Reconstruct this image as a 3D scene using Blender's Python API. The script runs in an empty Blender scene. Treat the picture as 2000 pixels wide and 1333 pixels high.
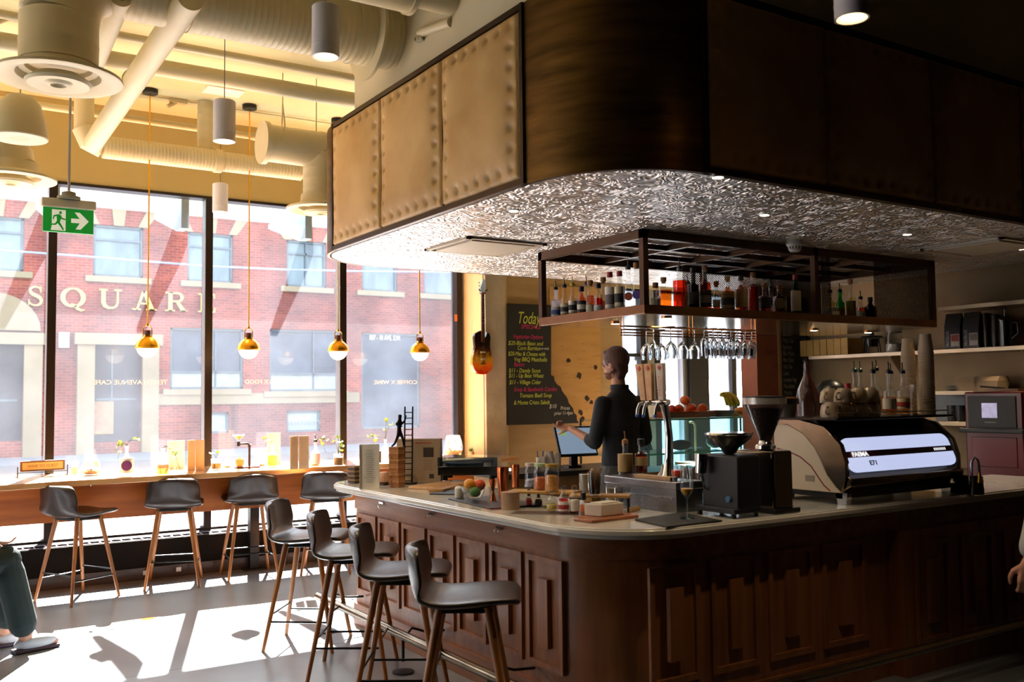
import bpy, bmesh, math, random
from math import sin, cos, pi, radians
from mathutils import Vector, Matrix, Quaternion, Euler, noise
random.seed(7)
SC = bpy.context.scene
COL = SC.collection
# ------------------------------------------------------------------ camera
F = 1856.6; YAW, PITCH, ROLL = 0.57194, 0.05764, -0.01154
EYE = Vector((0, 0, 1.5))
fwd = Vector((sin(YAW)*cos(PITCH), cos(YAW)*cos(PITCH), sin(PITCH)))
rt0 = fwd.cross(Vector((0, 0, 1))).normalized(); up0 = rt0.cross(fwd)
rt = rt0*cos(ROLL) + up0*sin(ROLL); up = up0*cos(ROLL) - rt0*sin(ROLL)
cd = bpy.data.cameras.new('camera'); cam = bpy.data.objects.new('camera', cd); COL.objects.link(cam)
m3 = Matrix((rt, up, -fwd)).transposed()
cam.matrix_world = Matrix.Translation(EYE) @ m3.to_4x4()
cd.sensor_width = 36; cd.lens = 36*F/2000; cd.clip_end = 300
cd.dof.use_dof = True; cd.dof.focus_distance = 6.6; cd.dof.aperture_fstop = 2.8
SC.camera = cam
# surveying helper: where the sight line of a photo point meets a real plane of the room
def ray(px, py): return fwd + rt*((px-1000)/F) - up*((py-666.5)/F)
def az(px, py, z): d = ray(px, py); return EYE + d*((z-1.5)/d.z)
def ay(px, py, Y): d = ray(px, py); return EYE + d*(Y/d.y)
def ax(px, py, X): d = ray(px, py); return EYE + d*(X/d.x)
# ------------------------------------------------------------------ world, sun, view
W = bpy.data.worlds.new('sky'); SC.world = W; W.use_nodes = True
wn = W.node_tree.nodes; wl = W.node_tree.links
bg = wn['Background']
tc = wn.new('ShaderNodeTexCoord'); gr = wn.new('ShaderNodeSeparateXYZ'); cr = wn.new('ShaderNodeValToRGB')
wl.new(tc.outputs['Generated'], gr.inputs[0]); wl.new(gr.outputs[2], cr.inputs[0]); wl.new(cr.outputs[0], bg.inputs[0])
cr.color_ramp.elements[0].position = 0.0; cr.color_ramp.elements[0].color = (1.0, 1.0, 1.0, 1)
az_ = wn.new('ShaderNodeMapRange'); wl.new(gr.outputs[0], az_.inputs[0]); az_.inputs[1].default_value = -.35; az_.inputs[2].default_value = -.9; az_.inputs[3].default_value = 3.3; az_.inputs[4].default_value = 2.2   # added westward change in sky strength, shapes light through the left windows
cr.color_ramp.elements[1].position = 0.8; cr.color_ramp.elements[1].color = (0.62, 0.78, 1.0, 1)
wl.new(az_.outputs[0], bg.inputs[1])
SUN_TO = Vector((0.315, 1.0, 0.95)).normalized()
sl = bpy.data.lights.new('sun', 'SUN'); sl.energy = 78; sl.angle = radians(0.55); sl.color = (1.0, 0.95, 0.88)
so = bpy.data.objects.new('sun', sl); COL.objects.link(so); so.rotation_euler = SUN_TO.to_track_quat('Z', 'Y').to_euler()
SC.view_settings.view_transform = 'Standard'; SC.view_settings.look = 'None'; SC.view_settings.gamma = 1
SC.view_settings.exposure = 0.5; SC.view_settings.use_curve_mapping = False
cy = SC.cycles
cy.max_bounces = 10; cy.diffuse_bounces = 5; cy.glossy_bounces = 4; cy.transmission_bounces = 8; cy.transparent_max_bounces = 24
cy.sample_clamp_indirect = 6; cy.caustics_reflective = False; cy.caustics_refractive = False
def portal(loc, rot, sx, sy):
    l = bpy.data.lights.new('daylight_portal', 'AREA'); l.shape = 'RECTANGLE'; l.size = sx; l.size_y = sy; l.cycles.is_portal = True
    o = bpy.data.objects.new('daylight_portal', l); o.location = loc; o.rotation_euler = rot; COL.objects.link(o)
portal((1.05, 8.97, 1.85), (radians(-90), 0, 0), 7.9, 3.1)
portal((-6.22, 6.8, 1.85), (0, radians(-90), 0), 3.1, 4.0)
portal((8.1, 8.75, 1.7), (radians(-90), 0, 0), 2.3, 2.6)
# ------------------------------------------------------------------ materials
def rgb(h): 
    h = h.lstrip('#'); c = [int(h[i:i+2], 16)/255 for i in (0, 2, 4)]
    return tuple(((v/12.92) if v <= .04045 else ((v+.055)/1.055)**2.4) for v in c)+(1,)
MC = {}
def mat(name, col, rough=.5, metal=0, var=.12, vs=6, bump=0, bs=60, emis=None, es=0, coat=0, stretch=(1, 1, 1), trans=0, spec=None, aniso=0, col2=None, sheen=0, detail=4):
    if name in MC: return MC[name]
    m = bpy.data.materials.new(name); MC[name] = m; m.use_nodes = True
    n = m.node_tree.nodes; l = m.node_tree.links; b = n['Principled BSDF']
    c = rgb(col) if isinstance(col, str) else tuple(col)[:3]+(1,)
    b.inputs['Base Color'].default_value = c; b.inputs['Roughness'].default_value = rough; b.inputs['Metallic'].default_value = metal
    if coat: b.inputs['Coat Weight'].default_value = coat; b.inputs['Coat Roughness'].default_value = .12
    if sheen: b.inputs['Sheen Weight'].default_value = sheen
    if trans: b.inputs['Transmission Weight'].default_value = trans
    if spec is not None: b.inputs['Specular IOR Level'].default_value = spec
    if aniso: b.inputs['Anisotropic'].default_value = aniso
    if emis: b.inputs['Emission Color'].default_value = rgb(emis) if isinstance(emis, str) else tuple(emis)+(1,); b.inputs['Emission Strength'].default_value = es
    t = n.new('ShaderNodeTexCoord'); mp = n.new('ShaderNodeMapping'); mp.inputs['Scale'].default_value = stretch
    l.new(t.outputs['Object'], mp.inputs[0])
    if var or col2:
        nz = n.new('ShaderNodeTexNoise'); nz.inputs['Scale'].default_value = vs; nz.inputs['Detail'].default_value = detail
        l.new(mp.outputs[0], nz.inputs['Vector'])
        r = n.new('ShaderNodeValToRGB'); l.new(nz.outputs['Fac'], r.inputs[0]); r.color_ramp.elements[0].position = .3; r.color_ramp.elements[1].position = .7
        if col2: a2 = rgb(col2)
        else: a2 = tuple(min(1, v*(1+var)) for v in c[:3])+(1,)
        r.color_ramp.elements[0].color = tuple(v*(1-var) for v in c[:3])+(1,) if not col2 else c
        r.color_ramp.elements[1].color = a2
        l.new(r.outputs[0], b.inputs['Base Color'])
    if bump:
        bz = n.new('ShaderNodeTexNoise'); bz.inputs['Scale'].default_value = bs; bz.inputs['Detail'].default_value = 3
        l.new(mp.outputs[0], bz.inputs['Vector']); bp = n.new('ShaderNodeBump'); bp.inputs['Strength'].default_value = bump; bp.inputs['Distance'].default_value = .01
        l.new(bz.outputs['Fac'], bp.inputs['Height']); l.new(bp.outputs[0], b.inputs['Normal'])
    return m
def wood(name, c1, c2, rough=.4, axis='X', sc=1.0, coat=.2, bump=.1):
    s = {'X': (1.2, 14, 14), 'Y': (14, 1.2, 14), 'Z': (14, 14, 1.2)}[axis]
    return mat(name, c1, rough, col2=c2, vs=1.3*sc, stretch=s, bump=bump, bs=3, coat=coat, detail=8)
def glass(name, tint=(1, 1, 1), dust=0.0, ior=1.45, dustcol=(.8, .85, 1), grough=.02, refl=1.0):
    """thin sheet glass: see-through, mirror-like at grazing angles, a little dust that scatters light"""
    if name in MC: return MC[name]
    m = bpy.data.materials.new(name); MC[name] = m; m.use_nodes = True; n = m.node_tree.nodes; l = m.node_tree.links
    for x in list(n): n.remove(x)
    o = n.new('ShaderNodeOutputMaterial'); tr = n.new('ShaderNodeBsdfTransparent'); tr.inputs[0].default_value = (*tint, 1)
    gl = n.new('ShaderNodeBsdfGlossy'); gl.inputs['Roughness'].default_value = grough
    fr = n.new('ShaderNodeFresnel'); fr.inputs[0].default_value = ior; mx = n.new('ShaderNodeMixShader')
    k = n.new('ShaderNodeMath'); k.operation = 'MULTIPLY'; k.inputs[1].default_value = refl; ge = n.new('ShaderNodeNewGeometry'); iv = n.new('ShaderNodeMath'); iv.operation = 'SUBTRACT'; iv.inputs[0].default_value = 1; l.new(ge.outputs['Backfacing'], iv.inputs[1])
    k2 = n.new('ShaderNodeMath'); k2.operation = 'MULTIPLY'; l.new(fr.outputs[0], k2.inputs[0]); l.new(iv.outputs[0], k2.inputs[1]); l.new(k2.outputs[0], k.inputs[0])
    l.new(k.outputs[0], mx.inputs[0]); l.new(tr.outputs[0], mx.inputs[1]); l.new(gl.outputs[0], mx.inputs[2]); last = mx
    if dust:
        tl = n.new('ShaderNodeBsdfTranslucent'); tl.inputs[0].default_value = (*dustcol, 1)
        m2 = n.new('ShaderNodeMixShader'); l.new(last.outputs[0], m2.inputs[1]); l.new(tl.outputs[0], m2.inputs[2])
        t = n.new('ShaderNodeTexCoord'); nz = n.new('ShaderNodeTexNoise'); nz.inputs['Scale'].default_value = 1.1; nz.inputs['Detail'].default_value = 5
        l.new(t.outputs['Object'], nz.inputs['Vector']); mr = n.new('ShaderNodeMapRange'); l.new(nz.outputs['Fac'], mr.inputs[0])
        mr.inputs[1].default_value = .3; mr.inputs[2].default_value = .75; mr.inputs[3].default_value = dust*.55; mr.inputs[4].default_value = dust*1.6
        l.new(mr.outputs[0], m2.inputs[0]); last = m2
    l.new(last.outputs[0], o.inputs[0]); return m
# ------------------------------------------------------------------ mesh kit
class M:
    def __init__(s): s.v = []; s.f = []; s.mi = []; s.cur = 0
    def slot(s, i): s.cur = i; return s
    def add(s, vs, fs):
        k = len(s.v); s.v += [Vector(v) for v in vs]; s.f += [tuple(i+k for i in f) for f in fs]; s.mi += [s.cur]*len(fs); return s
    def box(s, c, d, rot=None):
        x, y, z = d[0]/2, d[1]/2, d[2]/2; c = Vector(c)
        vs = [Vector(p) for p in ((-x,-y,-z),(x,-y,-z),(x,y,-z),(-x,y,-z),(-x,-y,z),(x,-y,z),(x,y,z),(-x,y,z))]
        if rot is not None:
            R = rot if isinstance(rot, (Matrix, Quaternion)) else Euler(rot).to_matrix(); vs = [R @ v for v in vs]
        return s.add([v+c for v in vs], [(0,3,2,1),(4,5,6,7),(0,1,5,4),(1,2,6,5),(2,3,7,6),(3,0,4,7)])
    def bb(s, a, b): return s.box([(a[i]+b[i])/2 for i in range(3)], [abs(b[i]-a[i]) for i in range(3)])
    def rod(s, a, b, r0, r1=None, n=12, caps=True):
        a = Vector(a); b = Vector(b); r1 = r0 if r1 is None else r1
        q = (b-a).to_track_quat('Z', 'Y'); vs = []; 
        for p, r in ((a, r0), (b, r1)):
            vs += [p + q @ Vector((r*cos(2*pi*i/n), r*sin(2*pi*i/n), 0)) for i in range(n)]
        fs = [(i, (i+1) % n, n+(i+1) % n, n+i) for i in range(n)]
        if caps: fs += [tuple(reversed(range(n))), tuple(range(n, 2*n))]
        return s.add(vs, fs)
    def tube(s, pts, r, n=10, caps=True, closed=False):
        pts = [Vector(p) for p in pts]; R = r if isinstance(r, (list, tuple)) else [r]*len(pts); vs = []; N = len(pts)
        prev = None
        for i, p in enumerate(pts):
            if closed: t = pts[(i+1) % N]-pts[i-1]
            else: t = pts[min(i+1, N-1)]-pts[max(i-1, 0)]
            t.normalize()
            if prev is None: u = t.orthogonal().normalized()
            else: u = (prev - t*prev.dot(t)).normalized()
            prev = u; w = t.cross(u)
            vs += [p + (u*cos(2*pi*k/n)+w*sin(2*pi*k/n))*R[i] for k in range(n)]
        fs = []
        for i in range(N if closed else N-1):
            a, b = i*n, ((i+1) % N)*n
            fs += [(a+k, a+(k+1) % n, b+(k+1) % n, b+k) for k in range(n)]
        if caps and not closed: fs += [tuple(reversed(range(n))), tuple(range((N-1)*n, N*n))]
        return s.add(vs, fs)
    def lathe(s, prof, c=(0, 0, 0), n=20, q=None, sx=1, sy=1):
        c = Vector(c); vs = []
        for r, z in prof: vs += [Vector((max(r, 1e-4)*cos(2*pi*k/n)*sx, max(r, 1e-4)*sin(2*pi*k/n)*sy, z)) for k in range(n)]
        if q is not None: vs = [q @ v for v in vs]
        fs = []
        for i in range(len(prof)-1): fs += [(i*n+k, i*n+(k+1) % n, (i+1)*n+(k+1) % n, (i+1)*n+k) for k in range(n)]
        if prof[0][0] > 2e-4 and prof[0] != prof[-1]: fs.append(tuple(reversed(range(n))))
        if prof[-1][0] > 2e-4 and prof[0] != prof[-1]: fs.append(tuple(range((len(prof)-1)*n, len(prof)*n)))
        return s.add([v+c for v in vs], fs)
    def ball(s, c, r, n=14, sc=(1, 1, 1)):
        m = n//2; pr = [(sin(pi*i/m), -cos(pi*i/m)) for i in range(m+1)]; vs = []; c = Vector(c)
        for a, z in pr: vs += [c+Vector((a*cos(2*pi*k/n)*r*sc[0], a*sin(2*pi*k/n)*r*sc[1], z*r*sc[2])) for k in range(n)]
        fs = []
        for i in range(m): fs += [(i*n+k, i*n+(k+1) % n, (i+1)*n+(k+1) % n, (i+1)*n+k) for k in range(n)]
        return s.add(vs, fs)
    def prism(s, pts, z0, z1, f=None):
        """outline in a plane, extruded; f maps (u, v, w) to a point"""
        f = f or (lambda u, v, w: (u, v, w)); n = len(pts)
        vs = [f(u, v, z0) for u, v in pts]+[f(u, v, z1) for u, v in pts]
        return s.add(vs, [(i, (i+1) % n, n+(i+1) % n, n+i) for i in range(n)]+[tuple(reversed(range(n))), tuple(range(n, 2*n))])
    def grid(s, fn, nu, nv):
        vs = [fn(i/(nu-1), j/(nv-1)) for j in range(nv) for i in range(nu)]
        return s.add(vs, [(j*nu+i, j*nu+i+1, (j+1)*nu+i+1, (j+1)*nu+i) for j in range(nv-1) for i in range(nu-1)])
    def build(s, name, mats, parent=None, loc=(0, 0, 0), rz=0, bevel=0, sub=0, ang=38, solid=0, seg=2, off=0):
        me = bpy.data.meshes.new(name); me.from_pydata(s.v, [], s.f); 
        mats = mats if isinstance(mats, (list, tuple)) else [mats]
        for m in mats: me.materials.append(m)
        me.polygons.foreach_set('material_index', s.mi)
        bm = bmesh.new(); bm.from_mesh(me); bmesh.ops.remove_doubles(bm, verts=bm.verts, dist=1e-6); bmesh.ops.recalc_face_normals(bm, faces=bm.faces); bm.to_mesh(me); bm.free()
        me.polygons.foreach_set('use_smooth', [True]*len(me.polygons))
        try: me.set_sharp_from_angle(angle=radians(ang))
        except Exception: pass
        o = bpy.data.objects.new(name, me); COL.objects.link(o); o.location = loc; o.rotation_euler = (0, 0, rz)
        if parent: o.parent = parent
        if solid: md = o.modifiers.new('s', 'SOLIDIFY'); md.thickness = solid; md.offset = off
        if bevel: md = o.modifiers.new('b', 'BEVEL'); md.width = bevel; md.segments = seg; md.limit_method = 'ANGLE'; md.angle_limit = radians(50)
        if sub: md = o.modifiers.new('u', 'SUBSURF'); md.levels = sub; md.render_levels = sub
        return o
def tag(o, label=None, cat=None, group=None, kind=None):
    if label: o['label'] = label
    if cat: o['category'] = cat
    if group: o['group'] = group
    if kind: o['kind'] = kind
    return o
def thing(name, label, cat, loc=(0, 0, 0), rz=0, group=None):
    o = bpy.data.objects.new(name, None); COL.objects.link(o); o.location = loc; o.rotation_euler = (0, 0, rz); o.empty_display_size = .1
    return tag(o, label, cat, group)
def struct(o): o['kind'] = 'structure'; return o
def dup(o, parent=None, loc=None, rz=None):
    c = o.copy(); COL.objects.link(c); c.parent = parent
    if loc is not None: c.location = loc
    if rz is not None: c.rotation_euler = (0, 0, rz)
    for ch in [x for x in KIDS.get(o.name, list(o.children))]: dup(ch, c)
    return c
KIDS = {}
def text(name, body, size, mt, parent, loc, rot, ext=.001, align='LEFT', shear=0, sx=1.0, bold=0, spacing=1.0):
    cu = bpy.data.curves.new(name, 'FONT'); cu.body = body; cu.size = size; cu.extrude = ext; cu.align_x = align; cu.shear = shear; cu.offset = bold; cu.space_character = spacing
    cu.resolution_u = 3
    t = bpy.data.objects.new(name, cu); COL.objects.link(t); dg = bpy.context.evaluated_depsgraph_get(); dg.update()
    me = bpy.data.meshes.new_from_object(t.evaluated_get(dg)); bpy.data.objects.remove(t); me.materials.clear(); me.materials.append(mt)
    o = bpy.data.objects.new(name, me); COL.objects.link(o); o.location = loc; o.rotation_euler = rot; o.scale = (sx, 1, 1)
    if parent: o.parent = parent
    return o
FACE_Y = (pi/2, 0, 0)          # lettering on a wall that faces the camera side (-Y)
def arc(cx, cy, r, a0, a1, n=8): return [(cx+r*cos(radians(a0+(a1-a0)*i/n)), cy+r*sin(radians(a0+(a1-a0)*i/n))) for i in range(n+1)]
# ------------------------------------------------------------------ common materials
cream = mat('cream_paint', '#cdb98e', .7, var=.04, vs=2, bump=.05, bs=40)
ceilm = mat('ceiling_paint', '#d3c596', .75, var=.08, vs=1.5, bump=.15, bs=30)
header_m = mat('header_paint', '#b3a066', .75, var=.04, vs=2)
blackmetal = mat('black_metal', '#15130f', .45, .2, var=.1)
frame_m = mat('dark_bronze_frame', '#2a211b', .35, .6, var=.1)
alu = mat('aluminium', '#9a9ca0', .35, .9, var=.05)
chrome = mat('chrome', '#d6d6d6', .12, 1, var=.02)
steel = mat('brushed_steel', '#8d8f92', .3, 1, var=.12, vs=3, stretch=(1, 20, 20))
brass = mat('brushed_brass', '#d9a02c', .25, 1, var=.06, vs=8, stretch=(1, 1, 12))
white_pl = mat('white_plastic', '#e9e7e4', .4, var=.02)
white_duct = mat('painted_duct', '#c9bd98', .5, var=.05, vs=3)
blackplast = mat('black_plastic', '#101010', .35, var=.1)
paper = mat('paper_white', '#e6e0d6', .7, var=.03)
pane_m = glass('dusty_window_glass', dust=.009)
clear = glass('clear_glass', (.93, .95, .95), ior=1.5, refl=2.0, dust=.02)
def solid_glass(name):
    m = mat(name, '#f4f7f8', .0, var=0, trans=1); m.node_tree.nodes['Principled BSDF'].inputs['IOR'].default_value = 1.45; return m
oak = wood('oak_panel', '#784622', '#9e6236', .42, 'Z', 1.0, coat=.15)
oak_h = wood('oak_rail', '#784622', '#9e6236', .42, 'Y', 1.0, coat=.15)
walnut_bar = wood('teak_apron', '#8a4515', '#b9692a', .35, 'X', .8, coat=.3)
walnut_top = wood('teak_slab_glare', '#b07a4a', '#d0a06a', .2, 'X', .8, coat=.6)  # slab teak lightened, the glare on its top put into the colour
legwood = wood('stool_leg_wood', '#8f5221', '#b87434', .35, 'Z', 1.2, coat=.3)
# ------------------------------------------------------------------ floor
def floor_mat():
    m = mat('polished_concrete', '#74767b', .3, var=.18, vs=1.6, bump=.04, bs=8, col2='#8b8e94', coat=.15)
    return m
CEIL = 4.08
o = M().bb((-6, 2.7, -.1), (12, 8.45, 0)).build('floor', floor_mat()); struct(o)
struct(M().bb((-6, -4, -.1), (12, 2.7, 0)).build('floor_wood', wood('dark_floorboards', '#1d0f09', '#2c170d', .45, 'X')))
# sawn joints in the slab
struct(M().bb((-6, 5.55, 0), (12, 5.553, .0005)).build('trim_1', mat('joint_dark', '#6a6866', .7)))
# ceiling
struct(M().bb((-6, 2.6, CEIL), (12, 9.1, CEIL+.15)).build('ceiling', ceilm))
struct(M().bb((-6, -4, CEIL), (12, 2.6, CEIL+.15)).build('ceiling_dark', mat('ceiling_low_bounce', '#1d1813', .8)))  # shade put into the ceiling colour here, cutting bounce onto the bar front
# ------------------------------------------------------------------ window wall
struct(M().bb((-6, 8.8, 3.37), (5.06, 9.05, CEIL)).build('wall_front_header', header_m))
struct(M().bb((-6, 8.8, -.1), (5.06, 9.05, .30)).build('wall_front_sill', mat('sill_block', '#5b4c3c', .8)))
struct(M().bb((-6, 8.8, .30), (-2.9, 9.05, 3.37)).build('wall_front', cream))
xs = [-2.86, -1.55, -.25, 1.06, 2.365, 3.68, 5.0]
for i in range(6):
    a, b = xs[i], xs[i+1]
    w = bpy.data.objects.new('window_%d' % (i+1), None); COL.objects.link(w); w.location = (a, 8.86, .3); struct(w)
    f = M(); D = .13
    f.bb((-.032, -D/2, 0), (.032, D/2, 3.07)); 
    if i == 5: f.bb((b-a-.03, -D/2, 0), (b-a+.035, D/2, 3.07))
    f.bb((.032, -D/2, 0), (b-a-.032, D/2, .045)); f.bb((.032, -D/2, 3.045), (b-a-.032, D/2, 3.07))
    f.slot(1)
    f.bb((-.034, -D/2+.012, .05), (-.0325, D/2-.01, 3.04))  # left mullion faces paler, the light on them put into the colour
    f.build('frame', [frame_m, mat('window_alu_side', '#8b8d92', .45, .5)], w, bevel=.003)
    M().bb((.032, -.004, .045), (b-a-.032, .004, 3.045)).build('pane', pane_m, w)
# window wall B, far right behind the bar
struct(M().bb((6.92, 8.6, 2.75), (9.5, 8.8, CEIL)).build('wall_rear_header', cream))
struct(M().bb((6.92, 8.6, -.1), (9.5, 8.8, .35)).build('wall_rear_sill', cream))
w = bpy.data.objects.new('window_7', None); COL.objects.link(w); w.location = (6.92, 8.68, .35); struct(w)
f = M(); dk = mat('window_dark_frame', '#1b1b1d', .5, .2)
def X8(px): return ay(px, 720, 8.68).x-6.92
f.bb((-.02, -.06, 0), (.03, .06, 2.4))
f.bb((X8(1246), -.06, 0), (X8(1257), .06, 2.4)); f.bb((X8(1270), -.06, 0), (X8(1284), .06, 2.4))
f.bb((X8(1335), -.12, 0), (X8(1371), .06, 2.4)); f.bb((X8(1425), -.04, 0), (X8(1434), .06, 2.4)); f.bb((X8(1462), -.06, 0), (X8(1476), .06, 2.4))
z7 = ay(1230, 694, 8.68).z-.35; f.bb((0, -.05, z7-.02), (X8(1246), .05, z7+.02)); f.bb((0, -.05, 0), (2.55, .05, .05)); f.bb((0, -.05, 2.37), (2.55, .05, 2.4))
f.slot(1).bb((X8(1257), -.08, 0), (X8(1270), .06, 2.4)).bb((X8(1326), -.07, 0), (X8(1335), .06, 2.4))
f.build('frame', [dk, alu], w)
M().bb((.03, .0, .05), (2.55, .006, 2.37)).build('pane', glass('clean_window_glass', dust=.03), w)
# concrete column beside the windows and plywood wall
conc = mat('board_concrete', '#a79a84', .85, var=.2, vs=5, bump=.5, bs=18, col2='#bcae96')
struct(M().bb((5.06, 8.6, -.1), (5.45, 9.05, CEIL)).build('wall_front_reveal', mat('reveal_paint', '#d9b680', .7, var=.03)))
struct(M().bb((5.06, 8.36, 0), (5.30, 8.6, CEIL)).build('wall_column', [conc]))
struct(M().bb((5.052, 8.40, 0), (5.06, 8.6, CEIL)).build('trim_2', mat('trim_warm', '#e2bd84', .6, var=.04)))
ply = mat('plywood_wall', '#a38658', .55, var=.1, vs=2.5, stretch=(1, 3, 6), col2='#b19465', bump=.05, bs=12)
struct(M().bb((5.30, 8.40, 0), (5.36, 8.6, CEIL)).bb((5.36, 8.42, 0), (6.92, 8.6, CEIL)).build('wall_rear', ply))
struct(M().bb((5.302, 8.385, 0), (5.34, 8.40, CEIL)).bb((5.975, 8.412, 1.0), (5.983, 8.42, CEIL)).build('trim_3', mat('ply_edge', '#c9b07a', .6)))
# stub wall carrying the menu, and the shelf wall
sw = [ax(1580, 700, 7.47).y]
struct(M().bb((7.28, 6.24, 0), (9.5, 6.42, CEIL)).build('wall_stub', cream))
struct(M().bb((9.4, 6.42, 0), (9.6, 8.8, CEIL)).build('wall_far_right', cream))
struct(M().bb((7.47, -4, 0), (7.65, 6.24, CEIL)).build('wall_right', mat('shelf_wall_paint', '#b59a72', .7, var=.06)))
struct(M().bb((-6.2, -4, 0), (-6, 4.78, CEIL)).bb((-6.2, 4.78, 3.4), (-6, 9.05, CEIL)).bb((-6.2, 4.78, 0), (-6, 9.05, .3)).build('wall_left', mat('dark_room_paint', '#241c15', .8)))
for i in range(3):
    w = bpy.data.objects.new('window_%d' % (i+8), None); COL.objects.link(w); w.location = (-6.1, 4.78+i*1.34, .3); struct(w)
    M().bb((-.06, 0, 0), (.06, .06, 3.1)).bb((-.06, 0, 0), (.06, 1.34, .05)).bb((-.06, 0, 3.05), (.06, 1.34, 3.1)).build('frame', frame_m, w)
    M().bb((-.004, .06, .05), (.004, 1.34, 3.05)).build('pane', glass('clean_window_glass', dust=.03), w)
struct(M().bb((-6.2, -4.2, 0), (7.65, -4, CEIL)).build('wall_back', MC['dark_room_paint']))
# ------------------------------------------------------------------ bar canopy (soffit) with leather panels
SX, SY, SX2, SY2, SZ, ST, SR = 2.475, 3.12, 7.47, 6.69, 2.505, 3.385, .60
can = thing('bar_canopy', 'leather clad dropped canopy with bronze rounded corner and pressed tin underside over the bar', 'canopy', (SX, SY, SZ))
def canopy_outline(ins=0):
    r = SR-ins
    return arc(SR, SR, r, 270, 180, 12)+arc(SR, SY2-SY-SR, r, 180, 90, 12)+[(SX2-SX, SY2-SY-ins), (SX2-SX, ins)]
def tin_mat():
    m = bpy.data.materials.new('pressed_tin'); m.use_nodes = True; n = m.node_tree.nodes; l = m.node_tree.links; b = n['Principled BSDF']
    b.inputs['Base Color'].default_value = (.92, .87, .83, 1); b.inputs['Metallic'].default_value = .92; b.inputs['Roughness'].default_value = .33
    t = n.new('ShaderNodeTexCoord'); nz = n.new('ShaderNodeTexNoise'); nz.inputs['Scale'].default_value = 7; nz.inputs['Detail'].default_value = 1.5; nz.inputs['Distortion'].default_value = 2.2
    l.new(t.outputs['Object'], nz.inputs['Vector']); wv = n.new('ShaderNodeMath'); wv.operation = 'MULTIPLY'; wv.inputs[1].default_value = 26; l.new(nz.outputs['Fac'], wv.inputs[0])
    sn = n.new('ShaderNodeMath'); sn.operation = 'SINE'; l.new(wv.outputs[0], sn.inputs[0])
    br = n.new('ShaderNodeTexBrick'); br.inputs['Scale'].default_value = 1; br.inputs['Mortar Size'].default_value = .006; br.inputs['Brick Width'].default_value = .61; br.inputs['Row Height'].default_value = .61; br.offset = 0
    br.inputs['Color1'].default_value = br.inputs['Color2'].default_value = (1, 1, 1, 1); br.inputs['Mortar'].default_value = (0, 0, 0, 1)
    l.new(t.outputs['Object'], br.inputs['Vector'])
    ad = n.new('ShaderNodeMath'); ad.operation = 'MULTIPLY_ADD'; ad.inputs[1].default_value = 3; l.new(br.outputs['Color'], ad.inputs[0]); l.new(sn.outputs[0], ad.inputs[2])
    bp = n.new('ShaderNodeBump'); bp.inputs['Strength'].default_value = 1; bp.inputs['Distance'].default_value = .014; l.new(ad.outputs[0], bp.inputs['Height']); l.new(bp.outputs[0], b.inputs['Normal'])
    return m
m = M(); m.prism(canopy_outline(.02), 0, .03); m.build('tin_soffit', tin_mat(), can)
m = M(); m.prism(canopy_outline(.05), .03, ST-SZ-.005); m.build('carcass', mat('canopy_carcass', '#2a2017', .8), can)
bronze = mat('patinated_bronze', '#4a3416', .38, .85, var=.4, vs=2.5, stretch=(1, 1, 7), bump=.1, bs=6, col2='#76572a')
def curved_sheet(name, a0, a1, cyy):
    pts = arc(SR, cyy, SR, a0, a1, 20); inn = arc(SR, cyy, SR-.03, a0, a1, 20)
    return M().prism(pts+inn[::-1], 0, ST-SZ).build(name, bronze, can)
curved_sheet('bronze_corner', 270, 180, SR); curved_sheet('bronze_corner', 180, 90, SY2-SY-SR)
# rails top and bottom along the two straight fronts
edge = mat('dark_bronze_edge', '#3a2916', .4, .7)
m = M(); L = SY2-SY-SR; m.bb((-.012, SR, ST-SZ-.03), (.03, L, ST-SZ)).bb((-.012, SR, 0), (.03, L, .03)).bb((-.014, SR-.012, 0), (.03, SR+.012, ST-SZ)).bb((-.014, L-.015, 0), (.03, L+.01, ST-SZ))
m.bb((SR, -.012, ST-SZ-.03), (SX2-SX, .03, ST-SZ)).bb((SR, -.012, 0), (SX2-SX, .03, .03)).bb((SR-.012, -.014, 0), (SR+.012, .03, ST-SZ))
m.build('edge_rail', edge, can)
m = M(); m.bb((SR, SY2-SY-.03, 0), (SX2-SX, SY2-SY, ST-SZ)); m.build('rear_fascia', edge, can)
leather = mat('tan_leather', '#c6a36c', .5, var=.16, vs=3, bump=.12, bs=220, col2='#ac8549', detail=6)
def leather_panel(u0, u1, side):
    w = u1-u0; h = ST-SZ-.066; st = []
    nu = max(4, round(w/.12)); nv = 7; k = .055
    for i in range(nu+1):
        for v in (k, h-k): st.append((k+(w-2*k)*i/nu, v))
    for j in range(1, nv):
        for uu in (k, w-k): st.append((uu, k+(h-2*k)*j/nv))
    def fn(a, b):
        u, v = a*w, b*h
        e = min(u, w-u, v, h-v); d = .010+.028*(1-math.exp(-max(e, 0)/.07)) if e > .002 else .0
        for su, sv in st:
            q = (u-su)**2+(v-sv)**2
            if q < .01: d -= .022*math.exp(-q/.00022)+.006*math.exp(-q/.0016)
            if q < .0012: d += .012*math.exp(-q/.00006)
        d += .007*noise.noise(Vector((u*4+u0*3, v*4, side)))
        if side == 0: return (-d-.002, u0+u, v+.033)
        return (u0+u, -d-.002, v+.033)
    m = M(); m.grid(fn, int(w/.011), int(h/.011)); return m.build('leather_panel', leather, can)
Ys = [3.735-SY, 4.51-SY, 5.295-SY, 6.07-SY]
for a, b in zip(Ys, Ys[1:]): leather_panel(a+.014, b-.003, 0)
Xs = [SR+.012, 3.905-SX, 4.80-SX, 5.69-SX, 6.58-SX, SX2-SX-.01]
for a, b in zip(Xs, Xs[1:]): leather_panel(a, b-.006, 1)
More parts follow.
